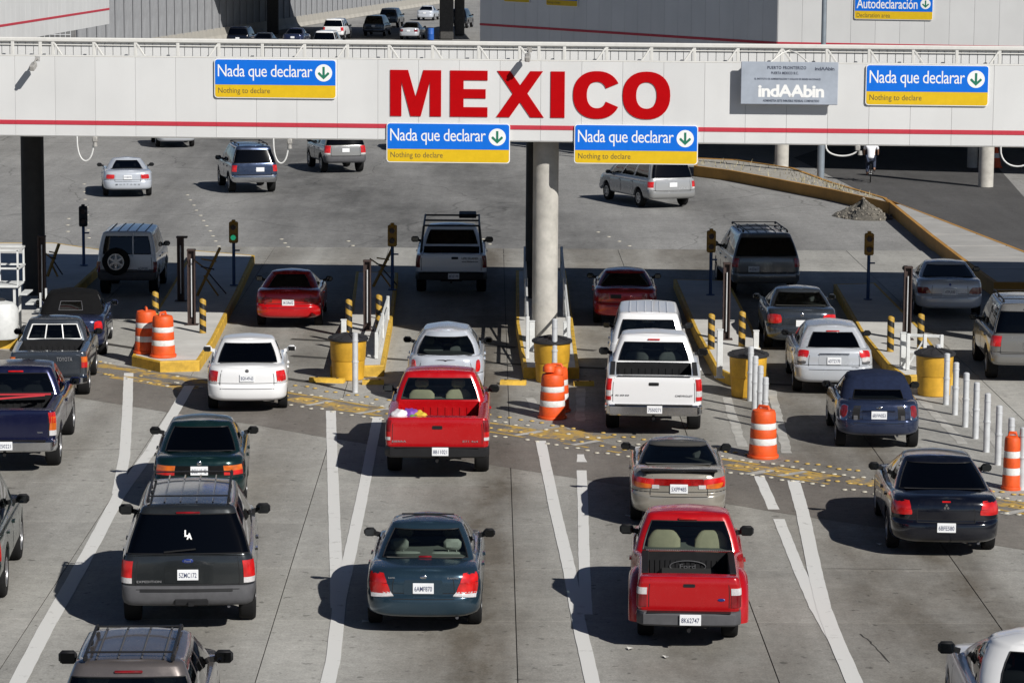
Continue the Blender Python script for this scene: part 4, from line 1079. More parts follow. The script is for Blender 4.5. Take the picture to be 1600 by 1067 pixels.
# ================================================================== the cars, each from its own figures
GRP = 'vehicles driving through the border lanes'
C_ELAN = paint('blue grey paint', (.024, .052, .078), .4)
C_EXPE = paint('dark green grey paint', (.030, .034, .036), .4)
C_RED = paint('bright red paint', (.40, .003, .006), .1, .25)
C_RED2 = paint('truck red paint', (.44, .003, .006), .1, .25)
C_TAUPE = paint('taupe paint', (.20, .175, .165), .5)
C_DGREEN = paint('deep green paint', (.006, .028, .028), .4)
C_DGREEN2 = paint('bottle green paint', (.010, .032, .028), .4)
C_BLACK = paint('black paint', (.003, .004, .009), .1, .16)
C_GOLD = paint('pale gold paint', (.32, .295, .25), .3)
C_NAVY = paint('navy paint', (.010, .013, .052), .4)
C_SLATE = paint('slate paint', (.055, .065, .08), .4)
C_NAVY2 = paint('dark navy paint', (.025, .035, .085), .4)
C_WHITE = paint('white paint', (.70, .70, .70), 0, .35)
C_SILV = paint('silver paint', (.46, .48, .51), .15)
C_SILV2 = paint('cool silver paint', (.48, .51, .56), .15)
C_CRIM = paint('crimson paint', (.33, .012, .02), .2)
C_GREYD = paint('graphite paint', (.05, .06, .075), .4)
C_MBLUE = paint('indigo paint', (.028, .040, .085), .4)
C_TAN = paint('tan silver paint', (.18, .175, .165), .25)
C_PALE = paint('pale silver paint', (.52, .55, .60), .1)
C_OFFW = paint('off-white paint', (.78, .79, .80), 0, .3)
C_PEWT = paint('dark pewter paint', (.10, .095, .085), .3)
C_MVAN = paint('minivan silver', (.34, .345, .35), .2)
C_ESC = paint('grey silver paint', (.25, .25, .245), .2)
C_VAN = paint('grey gold van paint', (.17, .165, .155), .2)
C_BLUEG = paint('dusk blue paint', (.045, .065, .12), .45)
M_FABRIC_N = mat('navy soft top', (.012, .018, .042), .9, var=.2, scale=12, bump=.2, spec=.12)
M_FABRIC_B = mat('black soft top', (.006, .006, .0065), .9, var=.2, scale=12, bump=.2, spec=.12)
M_LINER = mat('black bed liner', (.012, .012, .013), .6, var=.2, spec=.2)
M_LTXT = mat('silver lettering', (.55, .55, .56), .3, .8); M_DTXT = mat('dark lettering', (.04, .04, .045), .5)
LW = 'red lens'

# ---- nearest row
P = upd(base('suv'), L=4.5, W=1.82, rack=(.5, 2.05, .52, M_BLACK, 2), third=(.34, .93, M_DRED), mirmat=M_BLACK, mbig=1.25, roofribs=(.55, 2.2, (-.4, -.14, .14, .4), M_GREYP),
        green=dict(zr=1.74, wr=.665, yrr=.42, yfr=2.35, tr1=.82, roofcrown=.04), intmat=M_INT_G)
build_vehicle(P, 'suv', 'taupe off-roader with roof rails, cut by the bottom edge at left', 'suv', (201, 1041, 1.70, .42), 590, C_TAUPE, G_MID, G_MID, GRP)

P = upd(base('suv'), L=4.9, W=1.85, R=.39, axles=(1.1, 3.85), mbig=1.1, mirror=3.1, green=dict(zr=1.85), lights=[(rect(.72, .99, .75, 1.05), M_RED)])
build_vehicle(P, 'suv', 'bottle green off-roader half cut off by the left edge', 'suv', (12, 931, 0, 1.1, .92), 458, C_DGREEN2, G_DARK, G_DARK, GRP)

P = upd(base('suv'), L=5.2, W=2.0, z0=.46, R=.39, axles=(1.2, 4.2), rr=.15, top=[(0, 1.2), (3.5, 1.17), (3.9, 1.16), (4.9, 1.05), (5.2, .92)],
        green=dict(yrb=.14, yrr=.42, yfr=2.85, yfb=3.95, wb=.93, wr=.70, zr=1.88, ur=1.7, t0=.07, t1=.92, roofcrown=.035), bumpmat=M_GREYP, gz=(.72, 1.18), gate=.78,
        lights=[(rect(.845, 1.06, .88, 1.13), M_RED), (rect(.845, 1.06, .80, .88), M_WLENS)], plate=(.93,), recess=(-.36, .40, .80, 1.06, C_EXPE), ptext='5ZMC172', third=(.36, .955, M_DRED),
        rack=(.7, 2.9, .60, M_BLACK, 2), roofribs=(.7, 2.9, (-.36, -.12, .12, .36)), mirror=3.5, mbig=1.2, exhaust=(.6,), seats=[(1.75, 'bench'), (2.7, 'pair')])
build_vehicle(P, 'suv', 'large dark grey-green off-roader with grey bumper and white LA mark on its rear window', 'suv', (293.5, 948, .46), 450, C_EXPE, G_DARK, G_DARK, GRP)
emblem(P, 0, 1.135, .085, .033, M_BLUEM); on_rear(P, 'Ford', 0, 1.135, .09, .03, M_LTXT, .01, .016); on_rear(P, 'EXPEDITION', -.57, .83, .36, .035, M_LTXT, .02)
q = P['_gpt'](0, .5); q2 = P['_gpt'](0, .6); tl = math.atan2(q2.y - q.y, q2.z - q.z)
lettering(P['_rw'], 'L', (-.022, q.y - .02, q.z + .012), .055, .10, M_SWHITE, (PI/2 - tl, 0, 0), off=.05); lettering(P['_rw'], 'A', (.022, q.y - .026, q.z - .03), .08, .095, M_SWHITE, (PI/2 - tl, 0, 0), off=.05)
mb = MB(); a, b = P['_gpt'](-.45, .12), P['_gpt'](.15, .17); mb.beam(a + Vector((0, -.03, 0)), b + Vector((0, -.03, .01)), .02, .02); mb.build('rear_wiper', M_BLACK, P['root'])
rear_patch(P['tub'], 'step_pad', rect(-.72, .68, .69, .73), M_BLACK, P['root'], .012, .03, 10, 1)
mb = MB(); mb.box((0.05, .0, .53), (.5, .05, .10), .02); mb.box((.05, -.03, .52), (.08, .1, .06)); mb.build('tow_hitch', M_BLACK, P['root'])

P = upd(base('sedan'), L=4.52, W=1.74, lights=[([(.50, .66), (.84, .62), (.90, .80), (.56, .80)], M_RED, dict(rnd=.25)), ([(.56, .80), (.90, .80), (.93, .93), (.66, .94)], M_RED, dict(rnd=.3)), ([(.46, .615), (.83, .585), (.85, .66), (.51, .68)], M_WLENS)],
        plate=(.735,), ptext='6AMF870', recess=(-.31, .31, .63, .86, C_ELAN), intmat=M_INT_G, third=(.2, .16, M_DRED), mbig=1.0, mirror=2.85, gate=.48, gz=(.58, .93), exhaust=(.5,))
P['seats'] = [(1.22, 'bench'), (2.2, 'pair')]; build_vehicle(P, 'sedan', 'blue-grey sedan with pale headrests in the lane left of centre', 'car', (661, 962, .33), 825, C_ELAN, G_CLEAR, G_MID, GRP)
mb = MB(); mb.beam((-.40, 2.05, 1.455), (.40, 2.05, 1.455), .03, .02); mb.build('sunroof_deflector', M_BLACK, P['root'])
on_rear(P, 'ELANTRA', .44, .885, .17, .025, M_LTXT, .02); on_rear(P, 'ELANTRA', -.47, .885, .10, .022, M_LTXT, .02); emblem(P, 0, .90, .05, .028, M_CHROME)

P = upd(base('pickup'), L=4.85, W=1.52, z0=.55, R=.355, rr=.08, axles=(1.0, 3.85), top=[(0, 1.09), (1.85, 1.09), (1.9, 1.06), (3.2, 1.05), (3.6, 1.03), (4.6, .95), (4.85, .84)], tw=.24,
        tap=[(0, .99), (1.7, 1), (1.95, 1.13), (4.0, 1.13), (4.85, 1.05)], arch=.12,
        green=dict(yrb=1.9, yrr=2.12, yfr=2.95, yfb=3.7, wb=.80, wr=.635, zr=1.61, t0=.16, t1=.90, ur=1.05, tr0=.1), bed=(.07, 1.78, .85, .66), seats=[(2.25, 'pair')], headrests=False, intmat=M_INT_B, mirror=3.35, bedmat=M_LINER, railmat=M_LINER,
        lights=[(rect(.62, .79, .66, .84), M_DRED), (rect(.62, .79, .84, .94), M_WLENS)], gate=.59, gz=(.56, 1.06), plate=(.51, .02, M_PLATE, -.21), ptext='8K62747', bar=(.40, .60, M_GREYP, .16), third=(.30, .97, M_RED), mbig=1.15, mirmat=M_BLACK, doors=[(2.05, 3.3)], exhaust=(.62,), ribs=15)
build_vehicle(P, 'pickup_truck', 'bright red compact pickup with flared rear wings and a black bed liner', 'pickup', (1076, 973, .42), 1010, C_RED, G_CLEAR, G_MID, GRP)
for sg in (-1, 1):   # flared rear wings outside the bed
    mb = MB(); vs = []; fs = []; nA, nB = 14, 8
    for i in range(nA + 1):
        a = PI*i/nA
        for j in range(nB + 1):
            b = PI/2*j/nB; rr_ = lerp(.60, .52, j/nB) + 0
            prof_x = .78 + .17*math.sin(b*1.0 + .0) if j else .70
            R1 = .63 - .16*(1 - math.cos(b))
            vs.append((sg*(.70 + .185*math.sin(b)), 1.0 - math.cos(a)*R1*1.18, .36 + math.sin(a)**.8*R1*1.08 if i not in (0, nA) else .36))
    for i in range(nA):
        for j in range(nB): k_ = i*(nB+1) + j; fs.append((k_, k_+1, k_+nB+2, k_+nB+1))
    mb.add(vs, fs); mb.build('rear_wing', C_RED, P['root'], 60)
rear_patch(P['tub'], 'handle_recess', rect(-.09, .09, .95, 1.0), M_BLACK, P['_gate'], .006, .02, 3, 2, .3)
emblem(P, .47, .77, .055, .022, M_BLUEM)
mb = MB(); n_ = 40; bedy = 1.745
mb.path([(.0 + .27*math.cos(2*PI*k/n_), bedy, .88 + .085*math.sin(2*PI*k/n_)) for k in range(n_ + 1)], .008, 5); mb.build('liner_emblem', M_GREYP, P['root'])
lettering(P['root'], 'Ford', (0, bedy - .005, .88), .24, .07, M_GREYP, off=.01)
mb = MB()
for k in range(44): mb.tube((-.62 + k*1.24/43, 1.83, 1.105), (-.62 + k*1.24/43, 1.83, 1.115), .012, 6)
mb.build('liner_beads', M_LTXT, P['root'])

P = upd(base('hatch'), L=4.1, W=1.72, R=.32, green=dict(yrb=.25, yrr=1.0, yfr=2.0, yfb=3.15, wb=.74, wr=.53, zr=1.50, rr=.3, rf=.3, bow=.15, roofcrown=.07, ur=1.15, sides=[(.06, .90)], t0=.05, t1=.94, bulge=.05), mirror=2.75, doors=[(1.35, 2.75)], seats=[(1.2, 'bench'), (2.0, 'pair')], hatch=1,
        lights=[(rect(.60, .78, .68, .85), M_RED, dict(rnd=.9))], mbig=1.2)
build_vehicle(P, 'hatchback', 'white round-roofed hatchback cut by the bottom right corner', 'car', (1619, 1005, 1.53, 1.0), 1000, C_WHITE, G_MID, G_CLEAR, GRP)
mb = MB(); mb.box((-.36, 1.9, 1.02), (.42, .3, .5), .12); mb.build('seat_jacket', mat('red seat fabric', (.30, .015, .012), .9), P['root'], 40)

# ---- second row
P = upd(base('sedan'), L=4.85, W=1.84, R=.33, axles=(1.05, 3.8), top=[(0, .99), (.25, 1.03), (.75, 1.045), (1.7, .98), (3.2, .95), (3.6, .94), (4.3, .85), (4.7, .72), (4.85, .64)], tap=[(0, .96), (1, 1), (3.6, 1), (4.85, .93)],
        green=dict(yrb=.62, yrr=1.5, yfr=2.6, yfb=3.6, wb=.80, wr=.59, zr=1.46, ur=1.5, sides=[(.14, .5), (.53, .9)]), lights=[([(.58, .76), (.98, .74), (1.04, .84), (.60, .85)], M_RED, dict(n=8, rnd=.2)), ([(.60, .85), (1.04, .84), (1.04, .97), (.68, .985)], M_RED, dict(n=8, rnd=.3))],
        plate=(.56,), ptext='6BFE580', gate=.5, gz=(.64, .99), mirror=3.1, seats=[(1.7, 'bench'), (2.6, 'pair')], exhaust=(.55,), spoiler=None)
build_vehicle(P, 'sedan', 'black sedan with red corner lamps in the rightmost lane', 'car', (1478, 851, .27), 1010, C_BLACK, G_DARK, G_MID, GRP)
for dx, dz in ((0, .026), (-.026, -.018), (.026, -.018)):
    pt = P['tub'].srf(0, .90); mb = MB(); mb.prism([(dx, .90 + dz - .03), (dx + .022, .90 + dz), (dx, .90 + dz + .03), (dx - .022, .90 + dz)], -pt.y + .004, -pt.y + .012, Matrix.Rotation(PI/2, 4, 'X')); mb.build('emblem', M_CHROME, P['_gate'])
rear_patch(P['tub'], 'brake_light', rect(-.09, .09, .965, .985), M_RED, P['_gate'], .008, .02, 3, 1, .4)

P = upd(base('sedan'), L=4.5, W=1.70, R=.30, axles=(1.0, 3.5), top=[(0, .98), (.2, 1.02), (.7, 1.03), (1.6, .96), (3.1, .90), (3.4, .88), (4.2, .72), (4.5, .6)], green=dict(yrb=.55, yrr=1.35, yfr=2.1, yfb=3.25, wb=.72, wr=.54, zr=1.33, ur=1.6, sides=[(.12, .36), (.42, .9)]),
        lights=[([(.46, .74), (.90, .74), (.98, .92), (.46, .90)], M_RED, dict(n=8, rnd=.15)), ([(-.46, .79), (.46, .79), (.46, .905), (-.46, .905)], M_RED, dict(n=10)), ([(.50, .735), (.78, .735), (.86, .83), (.50, .81)], M_AMB, dict(off=.016, rnd=.3)), ([(.36, .735), (.49, .735), (.49, .80), (.36, .80)], M_WLENS, dict(off=.016))],
        plate=(.735, 0, M_PLATE), ptext='5XPP485', gate=.52, gz=(.60, .95), mirror=2.9, doors=[(1.5, 3.0)], intmat=M_INT_G, spoiler=(.17, 1.04, 1.34, M_BLACK), roofmat=C_PEWT)
build_vehicle(P, 'coupe', 'pale gold coupe with a full-width red lamp strip ahead of the red compact pickup', 'car', (1061, 757, .82), 960, C_GOLD, G_MID, G_MID, GRP)

P = upd(base('pickup'), L=5.7, W=1.97, bar=(.47, .66, M_BLACK, .17), lights=[(rect(.895, 1.06, .94, 1.16), M_DRED), (rect(.895, 1.06, .84, .94), M_RED), (rect(.895, 1.06, .78, .84), M_WLENS)], gate=.86, gz=(.62, 1.18), seats=[(2.6, 'pair')], intmat=M_INT_B,
        plate=(.60, 0.06, M_PLATE, -.20), ptext='8B11021', mbig=1.12, mirror=3.7, exhaust=(.7,), top=[(0, 1.20), (2.1, 1.20), (2.16, 1.15), (3.6, 1.13), (4.1, 1.1), (5.2, 1.0), (5.7, .86)], green=dict(t0=.20, tr0=.15, t1=.88, zr=1.73), bedmat=C_RED2)
build_vehicle(P, 'pickup_truck', 'big red full-size pickup with bright bundles in its open bed', 'pickup', (683, 714, .46), 780, C_RED2, G_CLEAR, G_CLEAR, GRP)
rear_patch(P['tub'], 'handle_recess', rect(-.10, .10, .99, 1.06), M_BLACK, P['_gate'], .006, .02, 3, 2, .3)
on_rear(P, 'SIERRA', -.72, .76, .27, .035, M_LTXT, .02); on_rear(P, 'Z71 4x4', .62, .765, .30, .035, M_LTXT, .02)
SIERRA = P['root']

P = upd(base('sedan'), L=4.4, W=1.69, top=[(0, .95), (.25, .975), (.75, .985), (1.6, .95), (3.0, .93), (3.3, .92), (4.0, .83), (4.3, .70), (4.4, .62)], lights=[(rect(.46, .83, .68, .76), M_RED), (rect(.46, .83, .76, .85), M_AMB), ([(-.45, .685), (.45, .685), (.45, .85), (-.45, .85)], M_BLACK, dict(off=.006))],
        plate=(.765,), ptext='BCU-19-42', gate=.72, gz=(.58, .92), green=dict(yrb=.55, yrr=1.3, yfr=2.4, yfb=3.2, wr=.57, ur=1.35), mbig=1.05)
build_vehicle(P, 'sedan', 'deep green boxy sedan just ahead of the large grey-green off-roader', 'car', (311, 735, .78), 470, C_DGREEN, G_DARK, G_DARK, GRP)
emblem(P, 0, .895, .042, .042, M_CHROME)

P = upd(base('pickup'), L=5.6, W=1.93, bar=(.47, .68, M_CHROME, .16), lights=[([(.85, .86), (1.03, .86), (1.05, 1.12), (.87, 1.12)], M_AMB), (rect(.85, 1.05, 1.0, 1.2), M_RED), (rect(.85, 1.05, .76, .86), M_WLENS)], gate=.83, gz=(.62, 1.22), bedmat=M_LINER, plate=(.60, 0, M_PLATE, -.20), ptext='7E50221', third=(.30, .96, M_RED), mbig=1.15, mirmat=C_NAVY, green=dict(sides=[(.06, .42), (.47, .9)], yfr=3.5, zr=1.72))
build_vehicle(P, 'pickup_truck', 'dark blue pickup with chrome bumper and red straps in the bed at the left edge', 'pickup', (8, 697, .56), 480, C_NAVY, G_MID, G_DARK, GRP)
mb = MB(); mb.beam((-.8, 1.75, 1.27), (.72, 1.8, 1.27), .05, .03); mb.beam((-.8, 1.0, 1.265), (.6, 1.75, 1.26), .05, .03)
o = mb.build('load_strap', mat('red strap', (.42, .02, .03), .7), None); o.parent = P['root']
on_rear(P, 'TOYOTA', .66, .82, .10, .03, M_LTXT, .02)
TUNDRA = P['root']

P = upd(base('pickup'), L=4.8, W=1.69, z0=.50, R=.34, axles=(1.0, 3.8), top=[(0, 1.08), (1.95, 1.08), (2.0, 1.04), (3.3, 1.02), (3.6, 1.0), (4.6, .88), (4.8, .76)], green=dict(yrb=1.95, yrr=2.15, yfr=2.85, yfb=3.6, wb=.75, wr=.59, zr=1.53, tr0=.12), bed=(.07, 1.88, .86, .64), mirror=3.3, doors=[(2.2, 3.3)], seats=[(2.35, 'pair')],
        bar=(.40, .56, M_CHROME, .14), lights=[(rect(.73, .90, .74, .86), M_RED), (rect(.73, .90, .86, .98), M_AMB)], gate=.70, gz=(.52, 1.06), bedmat=M_LINER, plate=(.50, 0, M_PLATE, -.14))
build_vehicle(P, 'pickup_truck', 'slate grey small pickup with a white-barred sliding rear window', 'pickup', (76, 603, .34), 410, C_SLATE, G_MID, G_MID, GRP)
mb = MB(); g = P['_gpt']
for u in (-.98, -.33, .33, .98): mb.beam(g(u, .14) + Vector((0, -.02, 0)), g(u, .86) + Vector((0, -.02, 0)), .022, .02)
for t in (.14, .86): mb.beam(g(-.98, t) + Vector((0, -.02, 0)), g(.98, t) + Vector((0, -.02, 0)), .022, .02)
mb.build('window_bars', M_SWHITE, P['_rw']); on_rear(P, 'TOYOTA', .35, .93, .34, .09, M_LTXT, .02)

P = upd(base('sedan'), L=4.3, W=1.72, roofmat=M_FABRIC_B, lights=[([(.60, .66), (.84, .66), (.86, .90), (.64, .90)], M_RED, dict(rnd=.6))], green=dict(yrb=.50, yrr=1.05, yfr=2.3, yfb=3.2, wb=.74, wr=.60, zr=1.45, ur=.55, tr0=.3, tr1=.75, roofcrown=.05, sides=[(.30, .52), (.56, .9)]), plate=(.6,), mbig=1.0, mirmat=C_NAVY2, sealmat=M_GREYP)
build_vehicle(P, 'convertible', 'dark blue convertible with its black soft top up, ahead of the slate pickup', 'car', (108, 546, .25), 430, C_NAVY2, G_DARK, G_MID, GRP)

P = upd(base('sedan'), L=4.37, W=1.735, lights=[(rect(.66, .92, .70, .93), M_RED, dict(rnd=.25)), (rect(.66, .92, .66, .72), M_WLENS)], plate=(.79,), ptext='BGH-49-63', gate=.60, gz=(.56, .95), green=dict(yrb=.48, yrr=1.2, yfr=2.3, yfb=3.2, wr=.58, zr=1.45, ur=1.35), top=[(0, .98), (.25, 1.01), (.7, 1.02), (1.6, .97), (3.0, .94), (3.3, .93), (4.0, .84), (4.37, .64)], mirmat=C_WHITE)
build_vehicle(P, 'sedan', 'white compact sedan with dark rear window beside the left traffic island', 'car', (386, 621, .38), 480, C_WHITE, G_DARK, G_DARK, GRP)
emblem(P, 0, .935, .04, .04, M_GREYP); mb = MB()

P = upd(base('hatch'), W=1.70, L=4.28, hatch=1, lights=[([(.66, .72), (.80, .72), (.84, .98), (.72, .98)], M_RED, dict(rnd=.7))], green=dict(yrb=.20, yrr=.62, yfr=2.2, yfb=3.1, wb=.74, wr=.52, zr=1.55, ur=1.5, rr=.38, bow=.14, roofcrown=.06, tr1=.86, bulge=.05), rr=.40, top=[(0, 1.06), (.8, 1.05), (2.9, 1.0), (3.2, .98), (4.0, .84), (4.28, .66)], plate=(.5,), intmat=M_INT_G, mirror=2.7, gate=.58)
build_vehicle(P, 'hatchback', 'silver retro hatchback with winged badge ahead of the big red pickup', 'car', (696, 573, .86), 790, C_SILV2, G_MID, G_MID, GRP)
pt = P['tub'].srf(0, .985); mb = MB()
mb.prism([(-.22, 1.0), (-.04, .985), (0, .965), (.04, .985), (.22, 1.0), (.05, 1.005), (0, .998), (-.05, 1.005)], -pt.y + .004, -pt.y + .014, Matrix.Rotation(PI/2, 4, 'X')); mb.build('emblem', M_CHROME, P['_gate'])

# ---- row at the booths
P = upd(base('pickup'), L=5.8, W=1.99, bar=(.46, .68, M_CHROME, .17), lights=[(rect(.885, 1.06, .96, 1.20), M_RED), (rect(.885, 1.06, .80, .96), M_WLENS), (rect(.885, 1.06, .76, .84), M_RED, dict(off=.016))], gate=.85, gz=(.62, 1.22), bedmat=M_LINER, railmat=M_LINER,
        plate=(.60, 0.02, M_PLATE, -.21), ptext='7S50271', intmat=M_INT_G, mbig=1.15, green=dict(yfr=3.4, sides=[(.06, .3), (.36, .88)], t0=.16, t1=.84, ur=1.0), third=(.26, .95, M_RED), exhaust=(.75,))
build_vehicle(P, 'pickup_truck', 'white full-size pickup with black bed liner and dark lettering on its tailgate', 'pickup', (1021, 645, .50), 1000, C_WHITE, G_MID, G_MID, GRP)
rear_patch(P['tub'], 'handle_recess', rect(-.11, .11, 1.06, 1.13), M_BLACK, P['_gate'], .006, .02, 3, 2, .3)
on_rear(P, 'CHEVROLET', .62, .86, .36, .04, M_DTXT, .02); on_rear(P, '1500', -.68, .86, .36, .028, M_DTXT, .02)
mb = MB(); mb.box((0, .02, 1.256), (1.5, .05, .012), .004); mb.build('tailgate_cap', M_LINER, P['root'])

P = upd(base('suv'), L=4.8, W=1.78, z0=.45, R=.37, roofribs=(.5, 2.4, (-.42, -.25, -.08, .08, .25, .42)), green=dict(yrb=.15, yrr=.36, yfr=2.8, yfb=3.5, wb=.82, wr=.66, zr=1.79, tr0=.22, tr1=.86, ur=1.0), intmat=M_INT_G)
build_vehicle(P, 'suv', 'white ribbed-roof off-roader directly ahead of the white full-size pickup', 'suv', (1013, 496, 1.70, .36), 1000, C_WHITE, G_MID, G_MID, GRP)

P = upd(base('sedan'), L=4.3, W=1.68, lights=[([(.44, .73), (.84, .70), (.86, .87), (.46, .87)], M_DRED, dict(rnd=.15))], plate=(.56, .16), gate=.66, gz=(.56, .95), green=dict(yrb=.55, yrr=1.25, yfr=2.3, yfb=3.15, wr=.55, zr=1.33))
build_vehicle(P, 'sedan', 'crimson sedan under the canopy, ahead of the white ribbed-roof off-roader', 'car', (977, 497, .25), 900, C_CRIM, G_DARK, G_DARK, GRP)
p_ = P['tub'].srf(-.25, .80); mb = MB(); mb.box((-.25, p_.y - .01, .80), (.28, .012, .1), .004); mb.build('dealer_plate', M_BLACK, P['_gate'])

P = upd(base('sedan'), L=4.55, W=1.78, lights=[([(.50, .72), (.90, .70), (.96, .92), (.56, .94)], M_RED, dict(rnd=.5))], plate=(.72,), intmat=M_INT_G, gate=.5, gz=(.58, .97), top=[(0, 1.0), (.25, 1.04), (.7, 1.05), (1.6, .99), (3.1, .95), (3.4, .94), (4.2, .84), (4.55, .64)], green=dict(yrb=.55, yrr=1.4, yfr=2.4, yfb=3.4, wb=.76, wr=.575, zr=1.39, ur=1.4), mirmat=C_GREYD)
build_vehicle(P, 'sedan', 'graphite sedan with round-edged red lamps between two islands at right', 'car', (1254, 497, .86), 900, C_GREYD, G_MID, G_MID, GRP)
emblem(P, 0, .93, .04, .04, M_CHROME)

P = upd(base('hatch'), W=1.775, L=4.35, hatch=1, lights=[(rect(.60, .86, .86, 1.02), M_RED, dict(rnd=.5)), (rect(.64, .84, .77, .88), M_WLENS, dict(rnd=.5)), (rect(.64, .84, .72, .79), M_GREYP, dict(rnd=.5))], plate=(.80,), ptext='6DTZ170', recess=(-.36, .36, .70, .92, C_SILV), gate=.58, top=[(0, 1.06), (.8, 1.04), (2.9, .98), (3.2, .96), (4.0, .84), (4.35, .66)],
        green=dict(yrb=.2, yrr=.75, yfr=2.3, yfb=3.3, wb=.77, wr=.585, zr=1.46, ur=1.05, tr1=.86, roofcrown=.05), third=(.3, .93, M_RED), mbig=.95)
build_vehicle(P, 'hatchback', 'silver hatchback wagon right of the yellow barrel, ahead of the blue soft-top', 'car', (1303, 599, .30), 960, C_SILV, G_DARK, G_DARK, GRP)
on_rear(P, 'MATRIX', .47, .66, .16, .03, M_DTXT, .02); mb = MB(); mb.box((0, P['tub'].srf(0, .96).y - .01, .95), (.68, .03, .03), .01); mb.build('gate_handle', M_CHROME, P['_gate'])

P = upd(base('hatch'), W=1.69, L=3.65, R=.31, rr=.30, hatch=1, axles=(.62, 3.05), roofmat=M_FABRIC_N, lights=[(rect(.66, .82, .62, .90), M_DRED, dict(rnd=.6)), (rect(.645, .835, .60, .92), M_CHROME, dict(rnd=.6, off=.006))], plate=(.72,), ptext='6RVW053', recess=(-.34, .34, .63, .80, C_MBLUE), gate=.52, gz=(.56, .9),
        top=[(0, .96), (.5, .99), (1.5, .97), (2.4, .94), (2.6, .93), (3.4, .82), (3.65, .66)], green=dict(yrb=.30, yrr=.78, yfr=1.75, yfb=2.6, wb=.74, wr=.59, zr=1.41, ur=.95, tr0=.10, tr1=.50, roofcrown=.04, sides=[(.22, .44), (.48, .9)]), mirror=2.2, doors=[(1.1, 2.35)], seats=[(.95, 'bench'), (1.6, 'pair')], exhaust=(.38,), sealmat=M_FABRIC_B, mirmat=M_BLACK)
build_vehicle(P, 'convertible', 'small indigo soft-top car with two black bonnet stripes on its boot', 'car', (1373, 688, .22), 960, C_MBLUE, G_MID, G_MID, GRP)
for sg in (-1, 1):
    rear_patch(P['tub'], 'racing_stripe', rect(sg*.47 - .075, sg*.47 + .075, .58, .955), M_BLACK, P['_gate'], .004, .008, 3, 6)
    mb = MB(); p_ = P['tub'].srf(sg*.47, .66); mb.box((sg*.47, p_.y - .015, .66), (.09, .03, .10), .012); mb.build('boot_hinge', M_GREYP, P['_gate'])
emblem(P, 0, .87, .06, .025, M_CHROME); mb = MB(); mb.box((0, P['tub'].srf(0, .815).y - .012, .815), (.66, .03, .025), .01); mb.build('gate_handle', C_MBLUE, P['_gate'])

P = upd(base('suv'), L=4.6, W=1.83, roofmat=C_TAN, rack=(.6, 2.5, .58, M_BLACK, 2), lights=[(rect(.70, .97, .86, 1.10), M_RED)], plate=(.90,), mbig=1.1, bumpmat=C_TAN, green=dict(zr=1.80, tr1=.84), third=(.3, .93, M_DRED), intmat=M_INT_G)
build_vehicle(P, 'suv', 'tan silver off-roader with roof rails cut off by the right edge', 'suv', (1610, 574, .40), 1000, C_TAN, G_DARK, G_DARK, GRP)

P = upd(base('sedan'), L=4.52, W=1.80, R=.32, lights=[([(.50, .70), (.90, .66), (.96, .84), (.62, .86)], M_DRED, dict(rnd=.3))], plate=(.74,), ptext='4TPL930', recess=(-.22, .22, .65, .83, C_PALE), gate=.50, gz=(.58, .97), top=[(0, 1.0), (.25, 1.03), (.7, 1.04), (1.6, .99), (3.1, .95), (3.4, .94), (4.2, .84), (4.52, .64)], green=dict(yrb=.6, yrr=1.4, yfr=2.35, yfb=3.3, wb=.77, wr=.575, zr=1.37, ur=1.4))
build_vehicle(P, 'sedan', 'pale silver sedan leaving under the canopy at far right', 'car', (1484, 485, .25), 1050, C_PALE, G_DARK, G_MID, GRP)
emblem(P, 0, .93, .035, .035, M_BLUEM)

# ---- beyond the booths
P = upd(base('van'), L=4.7, W=1.95, z0=.42, R=.35, top=[(0, 1.15), (3.4, 1.12), (3.8, 1.1), (4.4, .96), (4.7, .8)], lights=[(rect(.82, 1.03, .88, 1.12), M_RED)], plate=(.83, -.36), ptext='4VZD617', bumpmat=C_VAN, roofribs=(.5, 2.8, (-.45, -.2, .05, .3), M_BLACK), rack=(.5, 2.8, .62, M_BLACK, 3), gate=.8, mbig=1.1,
        green=dict(yrb=.1, yrr=.3, yfr=2.9, yfb=3.75, wb=.93, wr=.72, zr=1.80, tr0=.10, tr1=.9, ur=1.4), axles=(1.0, 3.8), mirror=3.35)
build_vehicle(P, 'van', 'grey boxy van with roof rails just past the booths at right', 'van', (1198, 446, .38), 520, C_VAN, G_DARK, G_MID, GRP)
P = upd(base('sedan'), L=4.45, W=1.72, lights=[([(.42, .70), (.84, .68), (.88, .82), (.44, .82)], M_DRED, dict(rnd=.25))], plate=(.70,), ptext='5KGR602', gate=.62, gz=(.56, .94), green=dict(yrb=.62, yrr=1.35, yfr=2.15, yfb=3.25, wr=.53, zr=1.34, sides=[(.15, .4), (.45, .9)], ur=1.05), doors=[(1.5, 2.95)], top=[(0, .96), (.25, 1.0), (.7, 1.0), (1.6, .94), (3.1, .9), (3.4, .88), (4.2, .74), (4.45, .6)])
build_vehicle(P, 'coupe', 'bright red coupe half in the canopy shade left of centre', 'car', (450, 498, .29), 720, C_RED2, G_DARK, G_DARK, GRP)
P = upd(base('pickup'), L=5.7, W=2.0, bar=(.46, .68, M_BLACK, .17), lights=[(rect(.885, 1.06, .80, 1.13), M_DRED)], gate=.85, gz=(.62, 1.15), plate=(.58, 0.07, M_PLATE, -.21), ptext='8F2Z170', bedmat=M_LINER, mbig=1.2, green=dict(t0=.2, zr=1.74), top=[(0, 1.17), (2.1, 1.17), (2.16, 1.14), (3.6, 1.13), (4.1, 1.1), (5.2, 1.0), (5.7, .86)])
build_vehicle(P, 'pickup_truck', 'white work pickup with a black ladder rack past the booths', 'pickup', (705, 437, .46), 735, C_OFFW, G_DARK, G_DARK, GRP)
